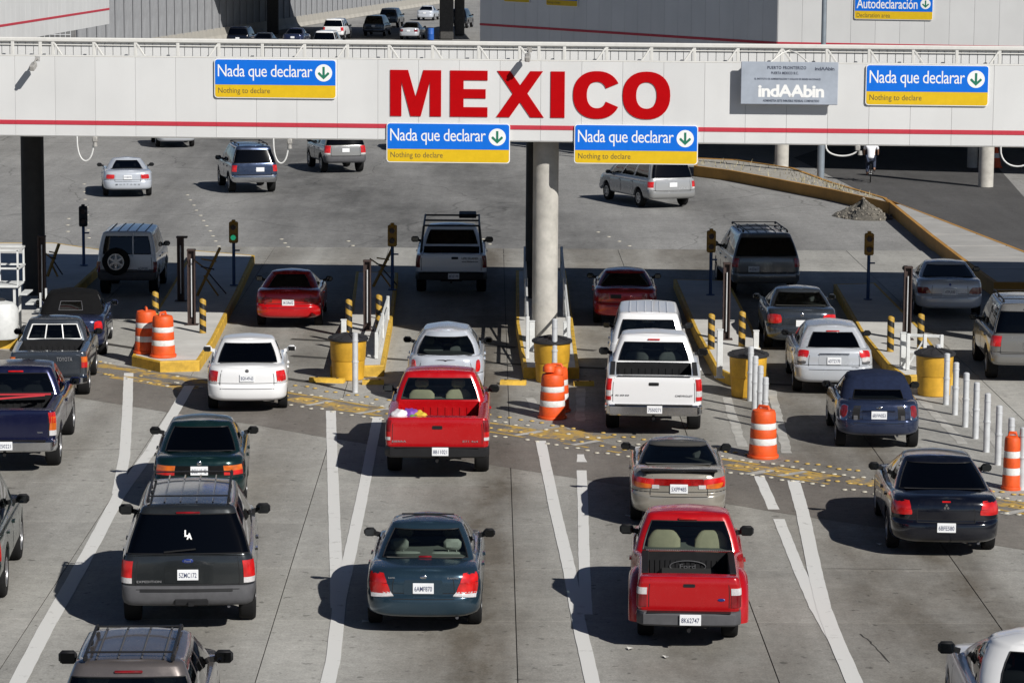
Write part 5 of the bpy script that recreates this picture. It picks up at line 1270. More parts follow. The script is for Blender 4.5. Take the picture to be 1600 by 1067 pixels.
on_rear(P, 'LIFE ISLAND', .52, 1.06, .46, .06, M_DTXT, .02); on_rear(P, 'www.lifeisland.com', .52, .97, .46, .045, M_DTXT, .02)
rear_patch(P['tub'], 'handle_recess', rect(-.0, .2, 1.03, 1.10), M_BLACK, P['_gate'], .006, .02, 3, 2, .3)
mb = MB()
for sg in (-1, 1):
    mb.beam((sg*.86, .5, 1.17), (sg*.78, .55, 1.9), .05, .05); mb.beam((sg*.86, 2.0, 1.17), (sg*.78, 2.0, 1.9), .05, .05); mb.beam((sg*.78, .45, 1.9), (sg*.78, 3.6, 1.92), .05, .05)
for y in (.55, 2.0, 3.5): mb.beam((-.78, y, 1.92), (.78, y, 1.92), .05, .05)
mb.build('ladder_rack', M_BLACK, P['root']); mb = MB(); mb.box((.45, 2.9, 2.0), (.5, .9, .12), .02); mb.build('rack_load', M_LINER, P['root'])
P = upd(base('suv'), L=4.3, W=1.66, z0=.45, rr=.08, bow=.015, top=[(0, 1.17), (3.0, 1.15), (3.3, 1.13), (4.1, 1.1), (4.3, 1.0)], R=.38, axles=(.9, 3.2), tap=[(0, .99), (4.3, .97)], green=dict(yrb=.10, yrr=.2, yfr=2.5, yfb=2.95, wb=.80, wr=.68, zr=1.80, rr=.08, ur=.93, bow=.02, sides=[(.03, .33), (.37, .62), (.66, .96)], t0=.07, t1=.88), lights=[(rect(.74, .88, .70, .98), M_DRED)], plate=(.80, .45), ptext='6CHN285', gate=.7,
        roofribs=(.3, 2.4, (-.5, -.25, 0, .25, .5), M_GREYP), mirror=2.65, bumpmat=M_GREYP, doors=[(1.2, 1.95), (1.97, 2.75)])
build_vehicle(P, 'suv', 'white boxy off-roader with spare wheel on its rear door', 'suv', (198, 437, .49), 690, C_OFFW, G_DARK, G_DARK, GRP)
sp = put('spare_wheel', TYRE, P['root'], (-.28, -.06, 1.0), (0, 0, -PI/2), (.2, .38, .38), M_TYRE); put('rim', RIM, sp, m=M_RIM)
p_ = P['_gpt'](.28, 0); mb = MB(); mb.box((.18, .085, 1.45), (.03, .16, .62), .008); mb.build('door_pillar', C_OFFW, P['root'])
P = upd(base('sedan'), L=4.65, W=1.85, lights=[(rect(.52, .84, .70, .86), M_RED, dict(rnd=.2))], plate=(.76,), ptext='5WJB344', gate=.5, gz=(.6, .96), green=dict(yrb=.75, yrr=1.5, yfr=2.1, yfb=3.2, wb=.76, wr=.56, zr=1.35, sides=[(.2, .38), (.44, .9)], ur=1.05), doors=[(1.6, 3.0)], axles=(1.0, 3.55))
build_vehicle(P, 'coupe', 'silver sports coupe driving off beyond the canopy at left', 'car', (200, 300, .22), 60, C_SILV2, G_MID, G_MID, GRP)
on_rear(P, 'MUSTANG', 0, .50, .9, .04, M_DTXT, .02)
P = upd(base('suv'), L=4.7, W=1.80, lights=[(rect(.72, .96, .84, 1.08), M_RED)], plate=(.92, .2), bumpmat=M_CHROME, rack=(.6, 2.6, .55, M_BLACK, 2), gate=.66, mbig=1.25)
build_vehicle(P, 'suv', 'dusk blue off-roader with chrome bumper beyond the canopy', 'suv', (399, 286, .42), -330, C_BLUEG, G_DARK, G_DARK, GRP)
P = upd(base('suv'), L=4.4, W=1.78, axles=(.95, 3.5), lights=[(rect(.66, .94, .82, 1.14), M_RED), (rect(.66, .94, .78, .84), M_WLENS)], plate=(.95,), bumpmat=M_GREYP, green=dict(zr=1.72, yfb=3.3, yfr=2.6, tr1=.86), gate=.62, mirror=2.95)
build_vehicle(P, 'suv', 'grey silver small off-roader just below the canopy edge beside the cable', 'suv', (541, 257, .38), -480, C_ESC, G_DARK, G_DARK, GRP)
P = upd(base('van'), L=5.1, W=1.94, lights=[(rect(.80, 1.03, .76, .98), M_RED), (rect(.80, 1.03, .70, .77), M_WLENS)], plate=(.86,), gate=.72, gz=(.62, 1.04), bumpmat=C_ESC)
P['green'].update(zr=1.84, yfr=3.15, yfb=4.5); P['top'] = [(0, 1.06), (3.6, 1.02), (4.4, .97), (4.8, .82), (5.1, .62)]; build_vehicle(P, 'van', 'silver minivan turning off to the left beyond the column', 'van', (1053, 312, .33), -1130, C_MVAN, G_DARK, G_MID, GRP)
P = upd(base('sedan'), lights=[(rect(.5, .82, .68, .86), M_DRED)], plate=None, W=1.78)
build_vehicle(P, 'sedan', 'silver car mostly hidden behind the canopy fascia at left', 'car', (276, 224, .22), -150, C_SILV, G_DARK, G_DARK, GRP)
P = upd(base('sedan'), lights=[(rect(.5, .82, .68, .86), M_DRED)], plate=None)
build_vehicle(P, 'sedan', 'dark sedan almost hidden behind the lane sign below the letters', 'car', (655, 230, .22), 200, C_GREYD, G_DARK, G_DARK, GRP)
# ================================================================== islands and what stands on them
M_KERB = mat('yellow kerb paint', (.54, .33, .035), .7, var=.34, scale=3.5, bump=.2, bscale=25)
M_ICONC = mat('island concrete', (.54, .53, .50), .85, var=.14, scale=1.2, bump=.15)
M_RUST = mat('brown steel post', (.055, .035, .030), .6, .3, var=.4, scale=4)
M_GALV = mat('galvanised steel', (.58, .59, .60), .45, .25, var=.15, scale=5)
M_WPOST = mat('off-white painted steel', (.60, .61, .60), .5, var=.12, scale=5)
M_ORANGE = mat('safety orange', (.68, .085, .012), .55, var=.24, scale=5); M_REFL = mat('white reflective band', (.66, .66, .64), .4, var=.2, scale=8)
M_TLY = mat('yellow lamp housing', (.40, .20, .02), .55, var=.2); M_TLB = mat('blue pole paint', (.02, .06, .16), .5, var=.15)
M_TLK = mat('black lamp housing', (.012, .012, .012), .6); M_BARY = mat('yellow plastic drum', (.56, .31, .025), .5, var=.22, scale=4); M_LID = mat('black plastic lid', (.02, .02, .022), .5)
M_LAMP_G = mat('green lamp lit', (.02, .35, .18), .3, emis=((.03, .6, .3), .35)); M_LAMP_D = mat('unlit lamp', (.04, .012, .01), .3)
M_BARR = mat('worn yellow barrier', (.30, .16, .02), .65, var=.35, scale=6)
IZ = .26
def in_poly_area(p): return sum(a.x*b.y - b.x*a.y for a, b in zip(p, p[1:] + p[:1]))/2
def island(px, label, h=IZ, yellow=None, kw=.09, cat='traffic island', name='traffic_island', kmat=None, tmat=None, group='traffic islands between the lanes', slabs=None):
    pts = [at(*p) for p in px]
    if in_poly_area(pts) < 0: pts.reverse()
    c = sum(pts, Vector())/len(pts); c.z = 0
    r = empty(name, c, 0, label, cat, group)
    L_ = [p - c for p in pts]; n = len(L_); ins = []
    for i in range(n):
        a, b, d = L_[i-1], L_[i], L_[(i+1) % n]
        e1 = (b - a).normalized(); e2 = (d - b).normalized(); n1 = Vector((-e1.y, e1.x, 0)); n2 = Vector((-e2.y, e2.x, 0))
        m_ = (n1 + n2); m_ = m_/max(.35, m_.length_squared)*2*.5*2/2
        ins.append(b + (n1 + n2)/max(.4, 1 + n1.dot(n2))*kw)
    for i in range(n):
        j = (i+1) % n; a, b, ai, bi = L_[i], L_[j], ins[i], ins[j]; d = (b - a).normalized()*.004
        mb = MB(); a, ai = a + d, ai + d; b, bi = b - d, bi - d; up = (a + b - ai - bi).normalized()*.02
        vs = [(a.x, a.y, -.02), (b.x, b.y, -.02), (b.x, b.y, h - .03), (a.x, a.y, h - .03), (a.x - up.x, a.y - up.y, h), (b.x - up.x, b.y - up.y, h), (bi.x, bi.y, h), (ai.x, ai.y, h), (ai.x, ai.y, -.02), (bi.x, bi.y, -.02)]
        mb.add(vs, [(0, 1, 2, 3), (3, 2, 5, 4), (4, 5, 6, 7), (7, 6, 9, 8), (0, 8, 9, 1), (0, 3, 4, 7, 8), (1, 9, 6, 5, 2)])
        mb.build('kerb_stone', kmat or M_KERB, r)
    o = sheet_poly('paved_top', ins, tmat or M_ICONC, r, z=h - .006)
    return r
ISL = [
 ([(-120, 545), (28, 545), (60, 520), (158, 428), (165, 404), (85, 392), (-120, 392)], 'concrete island with yellow kerb and metal stair at the left edge'),
 ([(206, 572), (250, 582), (312, 580), (335, 545), (372, 470), (398, 412), (300, 404), (262, 470), (228, 525)], 'island with yellow nose and two orange drums, left of the white compact sedan'),
 ([(516, 590), (600, 588), (613, 515), (622, 440), (556, 438), (548, 500), (532, 530)], 'narrow island left of the silver retro hatchback'),
 ([(818, 592), (905, 592), (893, 500), (884, 436), (806, 436), (806, 520)], 'island round the base of the concrete column'),
 ([(1118, 592), (1148, 606), (1200, 604), (1178, 530), (1138, 452), (1052, 450), (1085, 530)], 'island right of the white full-size pickup'),
 ([(1385, 585), (1410, 604), (1492, 602), (1440, 530), (1368, 456), (1302, 458), (1345, 535)], 'island between the silver hatchback wagon and the tan off-roader')]
for p, l in ISL: island(p, l)

def at_i(px, py, z=IZ): return at(px, py, z)
# striped bollards
def stripe_mat():
    m, n, l, b = nodes_of('black and yellow spiral'); tc = n.new('ShaderNodeTexCoord'); s = n.new('ShaderNodeSeparateXYZ'); l.new(tc.outputs['Object'], s.inputs[0])
    def mth(op, x, y=0.0):
        k = n.new('ShaderNodeMath'); k.operation = op
        for i, q in enumerate((x, y)):
            if isinstance(q, (int, float)): k.inputs[i].default_value = q
            else: l.new(q, k.inputs[i])
        return k.outputs[0]
    a = mth('DIVIDE', mth('ARCTAN2', s.outputs[1], s.outputs[0]), 2*PI); v = mth('FRACT', mth('ADD', mth('DIVIDE', s.outputs[2], .27), a)); g = mth('GREATER_THAN', v, .5)
    mx = n.new('ShaderNodeMix'); mx.data_type = 'RGBA'; mx.inputs[6].default_value = (.015, .014, .013, 1); mx.inputs[7].default_value = (.56, .34, .05, 1); l.new(g, mx.inputs[0])
    nz = n.new('ShaderNodeTexNoise'); nz.inputs['Scale'].default_value = 14; l.new(tc.outputs['Object'], nz.inputs['Vector'])
    m2 = n.new('ShaderNodeMix'); m2.data_type = 'RGBA'; m2.blend_type = 'MULTIPLY'; m2.inputs[0].default_value = .5; l.new(mx.outputs[2], m2.inputs[6]); l.new(nz.outputs['Fac'], m2.inputs[7])
    l.new(m2.outputs[2], b.inputs['Base Color']); b.inputs['Roughness'].default_value = .5
    return m
M_SPIRAL = stripe_mat()
mb = MB(); mb.lathe([(.085, 0), (.085, .80), (.075, .84), (.04, .86)], 20); bol_me = mb.mesh('bollard', 45); bol_me.materials.append(M_SPIRAL)
for x, y, l in ((317, 520, 'striped bollard beside the twin brown posts on the left island'), (243, 508, 'striped bollard behind the two orange drums'), (545, 521, 'left striped bollard behind the yellow barrel by the white compact sedan'),
                (592, 513, 'striped bollard right of the brown post on the narrow island'), (1111, 545, 'striped bollard left of the brown post beside the white full-size pickup'), (1159, 541, 'striped bollard right of the brown post beside the graphite sedan'),
                (1391, 549, 'striped bollard by the silver hatchback wagon roof'), (1438, 545, 'striped bollard behind the white guard frame at right')):
    o = put('striped_bollard', bol_me, None, at_i(x, y)); tag(o, l, 'bollard', 'black and yellow striped bollards')
# brown steel posts
def rust_post(x, y, top, wd, label, cap=False):
    p = at_i(x, y); s = math.hypot(p.y, CAMH)/FPX; h = (y - top)*s
    r = empty('steel_post', p, 0, label, 'post', 'brown steel posts on the islands')
    mb = MB(); mb.box((0, 0, h/2), (wd, .03, h)); mb.box((-wd/2 + .015, -.05, h/2), (.03, .13, h)); mb.box((wd/2 - .015, -.05, h/2), (.03, .13, h)); mb.build('channel', M_RUST, r)
    mb = MB(); mb.box((0, -.02, .01), (wd + .14, .26, .02)); mb.build('base_plate', M_RUST, r)
    mb = MB(); mb.box((.04 if cap else 0, -.04, h + .02), (wd + (.12 if cap else .02), .16, .05), .01); mb.build('post_cap', M_RUST, r)
    mb = MB(); mb.tube((0, -.06, .2), (0, -.06, h - .2), .016, 8); mb.build('guide_rod', M_GALV, r)
for a in ((283, 470, 371, .18, 'plain brown steel post behind the twin posts on the left island', True), (300, 507, 391, .2, 'brown steel post with pale rod beside the striped bollard on the left island'),
          (574, 516, 408, .19, 'brown steel post between two striped bollards on the narrow island'), (1134, 530, 412, .18, 'brown steel post left of the graphite sedan'), (1416, 530, 418, .2, 'brown steel post left of the pale silver sedan'), (67, 478, 370, .2, 'brown steel post at the foot of the left canopy column')): rust_post(*a)
# traffic lights
def traffic_light(x, y, top, label, yel=True, green=False):
    p = at_i(x, y); s = math.hypot(p.y, CAMH)/FPX; h = (y - top)*s; hh = .60
    r = empty('traffic_light', p, random.uniform(-.1, .1), label, 'traffic light', 'two-lamp signals on blue poles')
    mb = MB(); mb.tube((0, 0, 0), (0, 0, h - hh + .02), .045, 12); mb.build('pole', M_TLB, r, 40)
    mb = MB(); mb.lathe([(.12, 0), (.12, .02), (.06, .03)], 14); mb.build('base_flange', M_TLB, r)
    mb = MB(); mb.box((0, 0, h - hh/2), (.25, .16, hh), .03); mb.box((0, 0, h + .025), (.11, .10, .06), .02); ho = mb.build('housing', M_TLY if yel else M_TLK, r)
    for k, z in enumerate((h - .16, h - .44)):
        lit = green and k == 1
        mb = MB(); mb.tube((0, -.075, z), (0, -.10, z), .072, 18); lo = mb.build('lamp', M_LAMP_G if lit else M_LAMP_D, r, 40)
        mb = MB(); n_ = 10
        vs = [(.10*math.cos(PI*q/n_), yy, z + .10*math.sin(PI*q/n_)) for yy in (-.07, -.22) for q in range(n_+1)]
        mb.add(vs, [(q, q+1, n_+2+q, n_+1+q) for q in range(n_)]); mb.build('visor', M_TLY if yel else M_TLK, lo)
    mb = MB(); mb.box((.10, 0, h*.55), (.14, .05, .04)); mb.build('conduit_bracket', M_TLB, r)
for a in ((131, 415, 322, 'black-backed signal on a blue pole left of the white boxy off-roader', False), (365.5, 446, 346, 'signal with its lower lamp lit green, on the left island', True, True), (613, 453, 351, 'signal on a blue pole left of the ladder-rack pickup'),
          (1110, 461, 360, 'signal on a blue pole left of the grey boxy van'), (1356, 468, 364, 'signal on a blue pole right of the grey boxy van')): traffic_light(*a)
# raised folding barriers
def barrier(x0, y0, x1, y1, label):
    p = at_i(x0, y0); s = math.hypot(p.y, CAMH)/FPX; dx, dz = (x1 - x0)*s, (y0 - y1)*s
    r = empty('folding_barrier', p, 0, label, 'barrier', 'raised folding barriers')
    mb = MB(); mb.beam((0, 0, 0), (dx, .25, dz), .10, .06, .01); mb.build('arm', M_BARR, r)
    for k, (a, b, m) in enumerate((((dx*.30, .1, dz*.42), (dx*.95, .0, 0), M_BARR), ((dx*.42, .2, dz*.5), (dx*1.25, .3, .02), M_RUST), ((dx*.18, 0, dz*.62), (dx*.75, .1, dz*.55), M_RUST), ((dx*.2, 0, dz*.78), (dx*.85, .1, dz*.72), M_BARR), ((-.1, .1, dz*.75), (dx*.55, .1, dz*.5), M_BARR))):
        mb = MB(); mb.beam(a, b, .05, .035); mb.build('strut', m, r)
for a in ((308, 462, 343, 388, 'worn yellow folding barrier raised on the left island'), (583, 448, 612, 390, 'worn yellow folding barrier raised on the narrow island'), (74, 432, 91, 382, 'worn yellow folding barrier raised beside the left canopy column')): barrier(*a)
# orange traffic drums
def drum(x, y, z, label, sc=1.0, top=False, wd=1.0):
    r = empty('traffic_drum', at(x, y, z), random.uniform(0, 6), label, 'traffic drum', 'orange and white traffic drums'); r.scale = (wd, wd, sc)
    seg = [(0, .06, .315, .315, M_ORANGE, 'drum_base'), (.06, .27, .285, .275, M_ORANGE, 'drum_body'), (.27, .40, .270, .265, M_REFL, 'reflective_band'), (.40, .58, .265, .258, M_ORANGE, 'drum_body'), (.58, .70, .253, .248, M_REFL, 'reflective_band'), (.70, .90, .25, .240, M_ORANGE, 'drum_body')]
    for z0, z1, r0, r1, m, nm in seg:
        mb = MB(); mb.lathe([(r0 - .004, z0 + .001), (r0, z0 + .012), (r1, z1 - .012), (r1 - .004, z1 - .001)], 28); mb.build(nm, m, r, 35)
    mb = MB(); mb.lathe([(.235, .899), (.22, .945), (.15, .965), (.05, .97)], 28); mb.build('drum_top', M_ORANGE, r, 35)
    mb = MB(); mb.path([(-.13, 0, .955), (-.10, 0, 1.02), (.10, 0, 1.02), (.13, 0, .955)], .03, 8); mb.build('handle', M_ORANGE, r, 50)
    if top:
        for k in range(3):
            mb = MB(); a = k*2.1 + .5; mb.lathe([(.13, .95), (.13, 1.04), (.09, 1.10), (.04, 1.12)], 16, Matrix.Translation((.11*math.cos(a), .11*math.sin(a), .03*k))); mb.build('drum_cap', M_ORANGE, r, 40)
for a in ((229, 551, IZ, 'left of two orange drums on the left island nose', 1.05), (255, 557, IZ, 'right of two orange drums on the left island nose', 1.02), (863, 653, 0, 'orange drum with crumpled top in front of the concrete column', 1.0, True), (1192, 714, 0, 'orange drum left of the small indigo soft-top car'), (1580, 764, 0, 'narrow orange drum at the right edge by the last grey post', 1.05, False, .62), (869, 642, 0, 'orange drum mostly hidden behind the drum with the crumpled top', 1.0)): drum(*a)
# yellow crash barrels
def barrel(x, y, label):
    r = empty('crash_barrel', at(x, y, 0), 0, label, 'barrel', 'yellow barrels with black lids')
    mb = MB(); mb.lathe([(.34, 0), (.36, .02), (.385, .44), (.375, .45)], 28); mb.build('lower_shell', M_BARY, r, 35)
    mb = MB(); mb.lathe([(.39, .452), (.40, .47), (.42, .92), (.41, .93)], 28); mb.build('upper_shell', M_BARY, r, 35)
    mb = MB(); mb.lathe([(.43, .90), (.465, .92), (.465, .965), (.43, .985), (.06, 1.07), (.02, 1.075)], 28); l_ = mb.build('lid', M_LID, r, 30)
    mb = MB()
    for k in range(10):
        a = 2*PI*k/10; mb.beam((.08*math.cos(a), .08*math.sin(a), 1.075), (.43*math.cos(a), .43*math.sin(a), .992), .02, .018)
    mb.build('lid_ribs', M_LID, l_)
for a in ((544, 592, 'yellow barrel with black lid on the narrow island nose'), (862, 596, 'yellow barrel with black lid at the foot of the concrete column'), (1168, 619, 'yellow barrel with black lid right of the white full-size pickup'), (1459, 617, 'yellow barrel with black lid at the head of the row of grey posts')): barrel(*a)
# grey tube posts
def tube_post(x, y, top, label, z=0.0, r_=.066, m=None, grp='grey tube posts along the lane edges'):
    p = at(x, y, z); s = math.hypot(p.y, CAMH)/FPX; h = (y - top)*s
    r = empty('tube_post', p, 0, label, 'post', grp)
    mb = MB(); mb.lathe([(r_, 0), (r_, h*.52)], 14); mb.build('lower_tube', m or M_GALV, r, 40)
    mb = MB(); mb.lathe([(r_*1.16, h*.50), (r_*1.16, h*.53)], 14); mb.lathe([(r_*1.1, h*.86), (r_*1.1, h*.875)], 14); mb.build('collar', m or M_GALV, r, 40)
    mb = MB(); mb.lathe([(r_*.96, h*.53), (r_*.96, h - .02), (r_*.6, h)], 14); mb.build('upper_tube', m or M_GALV, r, 40)
ORD = ['first', 'second', 'third', 'fourth', 'fifth', 'sixth', 'seventh', 'eighth', 'ninth']
for k, (x, y, t) in enumerate(((1464, 617, 537), (1478, 632, 551), (1492, 648, 565), (1508, 667, 581), (1524, 685, 596), (1541, 706, 613), (1559, 726, 632), (1578, 700 + 46, 651), (1596, 765, 666))):
    tube_post(x, y, t, '%s grey tube post in the row at right, counting from the yellow barrel' % ORD[k])
for x, y, t, l in ((555, 613, 519, 'grey tube post in front of the yellow barrel by the white compact sedan'), (866, 600, 497, 'grey tube post standing before the concrete column, above the orange drum'), (1172, 626, 540, 'tallest grey tube post in the cluster by the right yellow barrel'), (1179, 640, 555, 'second grey tube post in the cluster by the right yellow barrel'), (1187, 655, 570, 'third grey tube post in the cluster by the right yellow barrel'), (1195, 668, 588, 'grey tube post just behind the orange drum near the indigo soft-top')): tube_post(x, y, t, l)
for x, y, t, l in ((537, 530, 500, 'short white post left of the narrow island bollard'), (831, 545, 502, 'white post left of the concrete column'), (884, 545, 503, 'white post right of the concrete column'), (1124, 590, 515, 'white post left of the right yellow barrel'), (1181, 545, 517, 'white post right of the striped bollard by the graphite sedan'), (1410, 575, 520, 'white post left of the yellow barrel with the guard frame')):
    p = at(x, y, IZ); s = math.hypot(p.y, CAMH)/FPX; h = (y - t)*s
    r = empty('white_post', p, 0, l, 'post', 'square white posts on the islands')
    mb = MB(); mb.box((0, 0, h/2), (.13, .10, h), .012); mb.build('shaft', M_WPOST, r); mb = MB(); mb.box((0, 0, .01), (.22, .2, .02)); mb.build('base_plate', M_WPOST, r); mb = MB(); mb.box((0, 0, h + .012), (.15, .12, .024), .006); mb.build('cap', M_WPOST, r)
# guard frames of white plate and rail
def guard(p0, p1, h, label, panel=True):
    a, b = at(*p0, IZ), at(*p1, IZ); d = b - a; r = empty('guard_frame', a, 0, label, 'guard frame', 'white guard frames')
    n_ = 2
    for k in range(n_ + 1):
        q = d*(k/n_); mb = MB(); mb.box((q.x, q.y, h/2), (.08, .08, h), .01); mb.build('upright', M_WPOST, r)
    for z in ((h - .04, h*.5)):
        mb = MB(); mb.beam((0, 0, z), (d.x, d.y, z), .05, .07, .008); mb.build('rail', M_WPOST, r)
    if panel:
        mb = MB(); mb.beam((d.x*.06, d.y*.06, h*.27), (d.x*.94, d.y*.94, h*.27), .02, h*.42); mb.build('plate', M_WPOST, r)
    mb = MB(); mb.beam((0, 0, .08), (d.x*.5, d.y*.5, h - .08), .04, .04); mb.build('diagonal', M_WPOST, r)
guard((588, 560), (606, 500), .62, 'white guard frame along the kerb left of the silver retro hatchback'); guard((824, 560), (820, 440), 1.0, 'guard frame on the left of the concrete column', False)
guard((888, 560), (877, 440), 1.0, 'guard frame on the right of the concrete column', False); guard((1418, 578), (1470, 580), .85, 'white guard frame beside the brown post at right', False)
# stair platform at the left
r = empty('stair_platform', at(34, 516, IZ), 0, 'white steel stair platform at the left edge under the canopy', 'platform')
for x in (-1.2, -.1, .55):
    for y in (-.4, .4):
        mb = MB(); mb.beam((x, y, 0), (x, y, 1.15 if x < .5 else .55), .06, .06); mb.build('leg', M_WPOST, r)
mb = MB(); mb.box((-.65, 0, 1.15), (1.3, 1.0, .06), .01); mb.build('deck', M_WPOST, r)
for y in (-.45, .45):
    for x in (-1.2, -.6, 0):
        mb = MB(); mb.beam((x, y, 1.18), (x, y, 2.05), .045, .045); mb.build('rail_post', M_WPOST, r)
    for z in (1.6, 2.05):
        mb = MB(); mb.beam((-1.25, y, z), (.04, y, z), .045, .045); mb.build('hand_rail', M_WPOST, r)
    mb = MB(); mb.beam((.55, y, 0), (.55, y, 1.0), .045, .045); mb.build('rail_post', M_WPOST, r)
for z in (1.6, 2.05):
    mb = MB(); mb.beam((.02, -.45, z), (.02, .45, z), .045, .045); mb.build('end_rail', M_WPOST, r)
for k in range(4):
    mb = MB(); mb.box((.12 + k*.15, 0, .95 - k*.24), (.2, .9, .04), .006); mb.build('step', M_WPOST, r)
r = empty('water_tank', at(2, 528, IZ), 0, 'white round tank below the stair platform at the left edge', 'tank')
mb = MB(); mb.lathe([(.40, 0), (.42, .04), (.42, .72), (.34, .86), (.12, .92)], 24); mb.build('shell', M_WPOST, r, 40); mb = MB(); mb.lathe([(.11, .915), (.11, .96), (.09, .97)], 16); mb.build('cap', M_LID, r)
# wheel stops and drains
def wstop(x0, y0, x1, y1, l):
    a, b = at(x0, y0), at(x1, y1); d = b - a; r = empty('kerb_block', (a + b)/2, math.atan2(d.y, d.x), l, 'kerb block', 'low yellow kerb blocks')
    mb = MB(); L_ = d.length
    mb.prism([(-.12, 0), (.12, 0), (.07, .10), (-.07, .10)], -L_/2, L_/2, Matrix.Rotation(PI/2, 4, 'Z') @ Matrix.Rotation(PI/2, 4, 'X')); mb.build('block', M_KERB, r)
    for s_ in (-1, 1):
        mb = MB(); mb.tube((s_*L_*.3, 0, .09), (s_*L_*.3, 0, .115), .03, 8); mb.build('bolt', M_RUST, r)
for a in ((484, 596, 538, 598, 'low yellow kerb block left of the narrow island barrel'), (566, 600, 600, 600, 'low yellow kerb block right of the narrow island barrel'), (896, 602, 928, 602, 'low yellow kerb block right of the column island'), (782, 600, 822, 601, 'low yellow kerb block left of the column island')): wstop(*a)
for pts in ([(455, 556), (512, 560)], [(600, 560), (640, 563)], [(752, 566), (818, 570)], [(900, 574), (945, 576)], [(1098, 585), (1112, 586)], [(1200, 600), (1236, 602)], [(400, 585), (520, 602)], [(755, 540), (806, 543)], [(892, 545), (930, 548)], [(150, 535), (215, 545)], [(455, 530), (540, 534)]):
    o = stripe(pts, .22, M_JOINT, .0065, 'drain_channel'); 
# load in the red pickup
M_BAG = [mat('white bag', (.65, .62, .64), .7), mat('purple bag', (.16, .05, .32), .6), mat('yellow bag', (.60, .42, .04), .6), mat('green bag', (.12, .28, .06), .6)]
bpos = SIERRA.matrix_world if False else (Matrix.Translation(SIERRA.location) @ Matrix.Rotation(SIERRA.rotation_euler.z, 4, 'Z'))
for k, (x, y, z, s_) in enumerate(((-.72, .35, 1.12, .19), (-.52, .45, 1.14, .17), (-.33, .4, 1.10, .17), (-.45, .25, 1.08, .14))):
    bm = bmesh.new(); bmesh.ops.create_icosphere(bm, subdivisions=3, radius=s_)
    for v in bm.verts: v.co *= 1 + .22*math.sin(v.co.x*31 + k)*math.sin(v.co.y*27 + 2*k)*math.cos(v.co.z*23) + random.uniform(-.05, .05)
    me = bpy.data.meshes.new('bag'); bm.to_mesh(me); bm.free(); me.polygons.foreach_set('use_smooth', [True]*len(me.polygons))
    tag(put('bag', me, None, bpos @ Vector((x, y, z)), m=M_BAG[k]), ['crumpled white bag in the big red pickup bed', 'purple bag in the big red pickup bed', 'yellow bag in the big red pickup bed', 'green bag in the big red pickup bed'][k], 'bag', 'bundles in the red pickup')
    if k == 2:
        pass
for k in range(4):
    pass
# ================================================================== right side: planter, raised pavement, rubble, side road
M_OCHRE = mat('ochre kerb paint', (.40, .20, .035), .75, var=.18, scale=1.2, bump=.2, bscale=20)
M_SOIL = mat('dry soil', (.33, .31, .27), .95, var=.25, scale=3, bump=.5)
M_PAVE = mat('pavement concrete', (.36, .35, .33), .85, var=.12, scale=1.0, bump=.15)
struct(sheet_poly('side_road', [at(*p) for p in ((1240, 246), (1290, 229), (1450, 222), (1540, 236), (1560, 262), (1620, 330), (1720, 430), (1600, 396), (1385, 318))], M_DASPH, z=-.014))
PH = .42
def unz(px, py): return at(px, py, PH)      # outline read off the top edges
def px_ground(q):                            # helper so that island() gets world points
    return q
def raised(top_px, label, name, cat, kw, tmat, kmat, slabs=0, PH=PH):
    pts = [unz(*p) for p in top_px]
    for p in pts: p.z = 0
    if in_poly_area(pts) < 0: pts.reverse()
    c = sum(pts, Vector())/len(pts); r = empty(name, c, 0, label, cat); L_ = [p - c for p in pts]; n = len(L_); ins = []
    for i in range(n):
        a, b, d = L_[i-1], L_[i], L_[(i+1) % n]; e1 = (b - a).normalized(); e2 = (d - b).normalized(); n1 = Vector((-e1.y, e1.x, 0)); n2 = Vector((-e2.y, e2.x, 0))
        ins.append(b + (n1 + n2)/max(.5, 1 + n1.dot(n2))*kw)
    for i in range(n):
        j = (i+1) % n; a, b, ai, bi = L_[i], L_[j], ins[i], ins[j]; mb = MB()
        vs = [(a.x, a.y, -.03), (b.x, b.y, -.03), (b.x, b.y, PH), (a.x, a.y, PH), (bi.x, bi.y, PH), (ai.x, ai.y, PH), (bi.x, bi.y, -.03), (ai.x, ai.y, -.03)]
        mb.add(vs, [(0, 1, 2, 3), (3, 2, 4, 5), (5, 4, 6, 7), (0, 7, 6, 1), (0, 3, 5, 7), (1, 6, 4, 2)]); mb.build('kerb_wall', kmat, r)
    sheet_poly('fill', ins, tmat, r, z=PH - .03 if slabs == 0 else PH - .05)
    return r, c
r1, c1 = raised([(1084, 259), (1140, 266), (1200, 277), (1300, 296), (1389, 316), (1386, 309), (1300, 284), (1240, 262), (1150, 249), (1086, 246)], 'long ochre-walled planter with dry grass beyond the minivan', 'planter', 'planter', .14, M_SOIL, M_OCHRE, 0, .412)
nearE = [(1386, 313), (1450, 365), (1510, 411), (1553, 441)]; farE = [(1386, 311), (1470, 342), (1600, 392), (1725, 442)]
r2, c2 = raised(nearE + [(1730, 444)] + farE[::-1], 'raised pavement with ochre kerb walls at right', 'raised_pavement', 'pavement', .12, M_JOINT, M_OCHRE, 1)
def onl(tab, t):
    k = t*(len(tab) - 1); i = min(int(k), len(tab) - 2); u = k - i; return (tab[i][0] + (tab[i+1][0] - tab[i][0])*u, tab[i][1] + (tab[i+1][1] - tab[i][1])*u)
ys_ = [319, 341, 366, 384, 402, 420, 440]
def x_at(tab, y):
    for a, b in zip(tab, tab[1:]):
        if y <= b[1] or b is tab[-1]: return a[0] + (b[0] - a[0])*(y - a[1])/(b[1] - a[1])
farX = [(1386, 311), (1470, 342), (1600, 392), (1725, 442)]
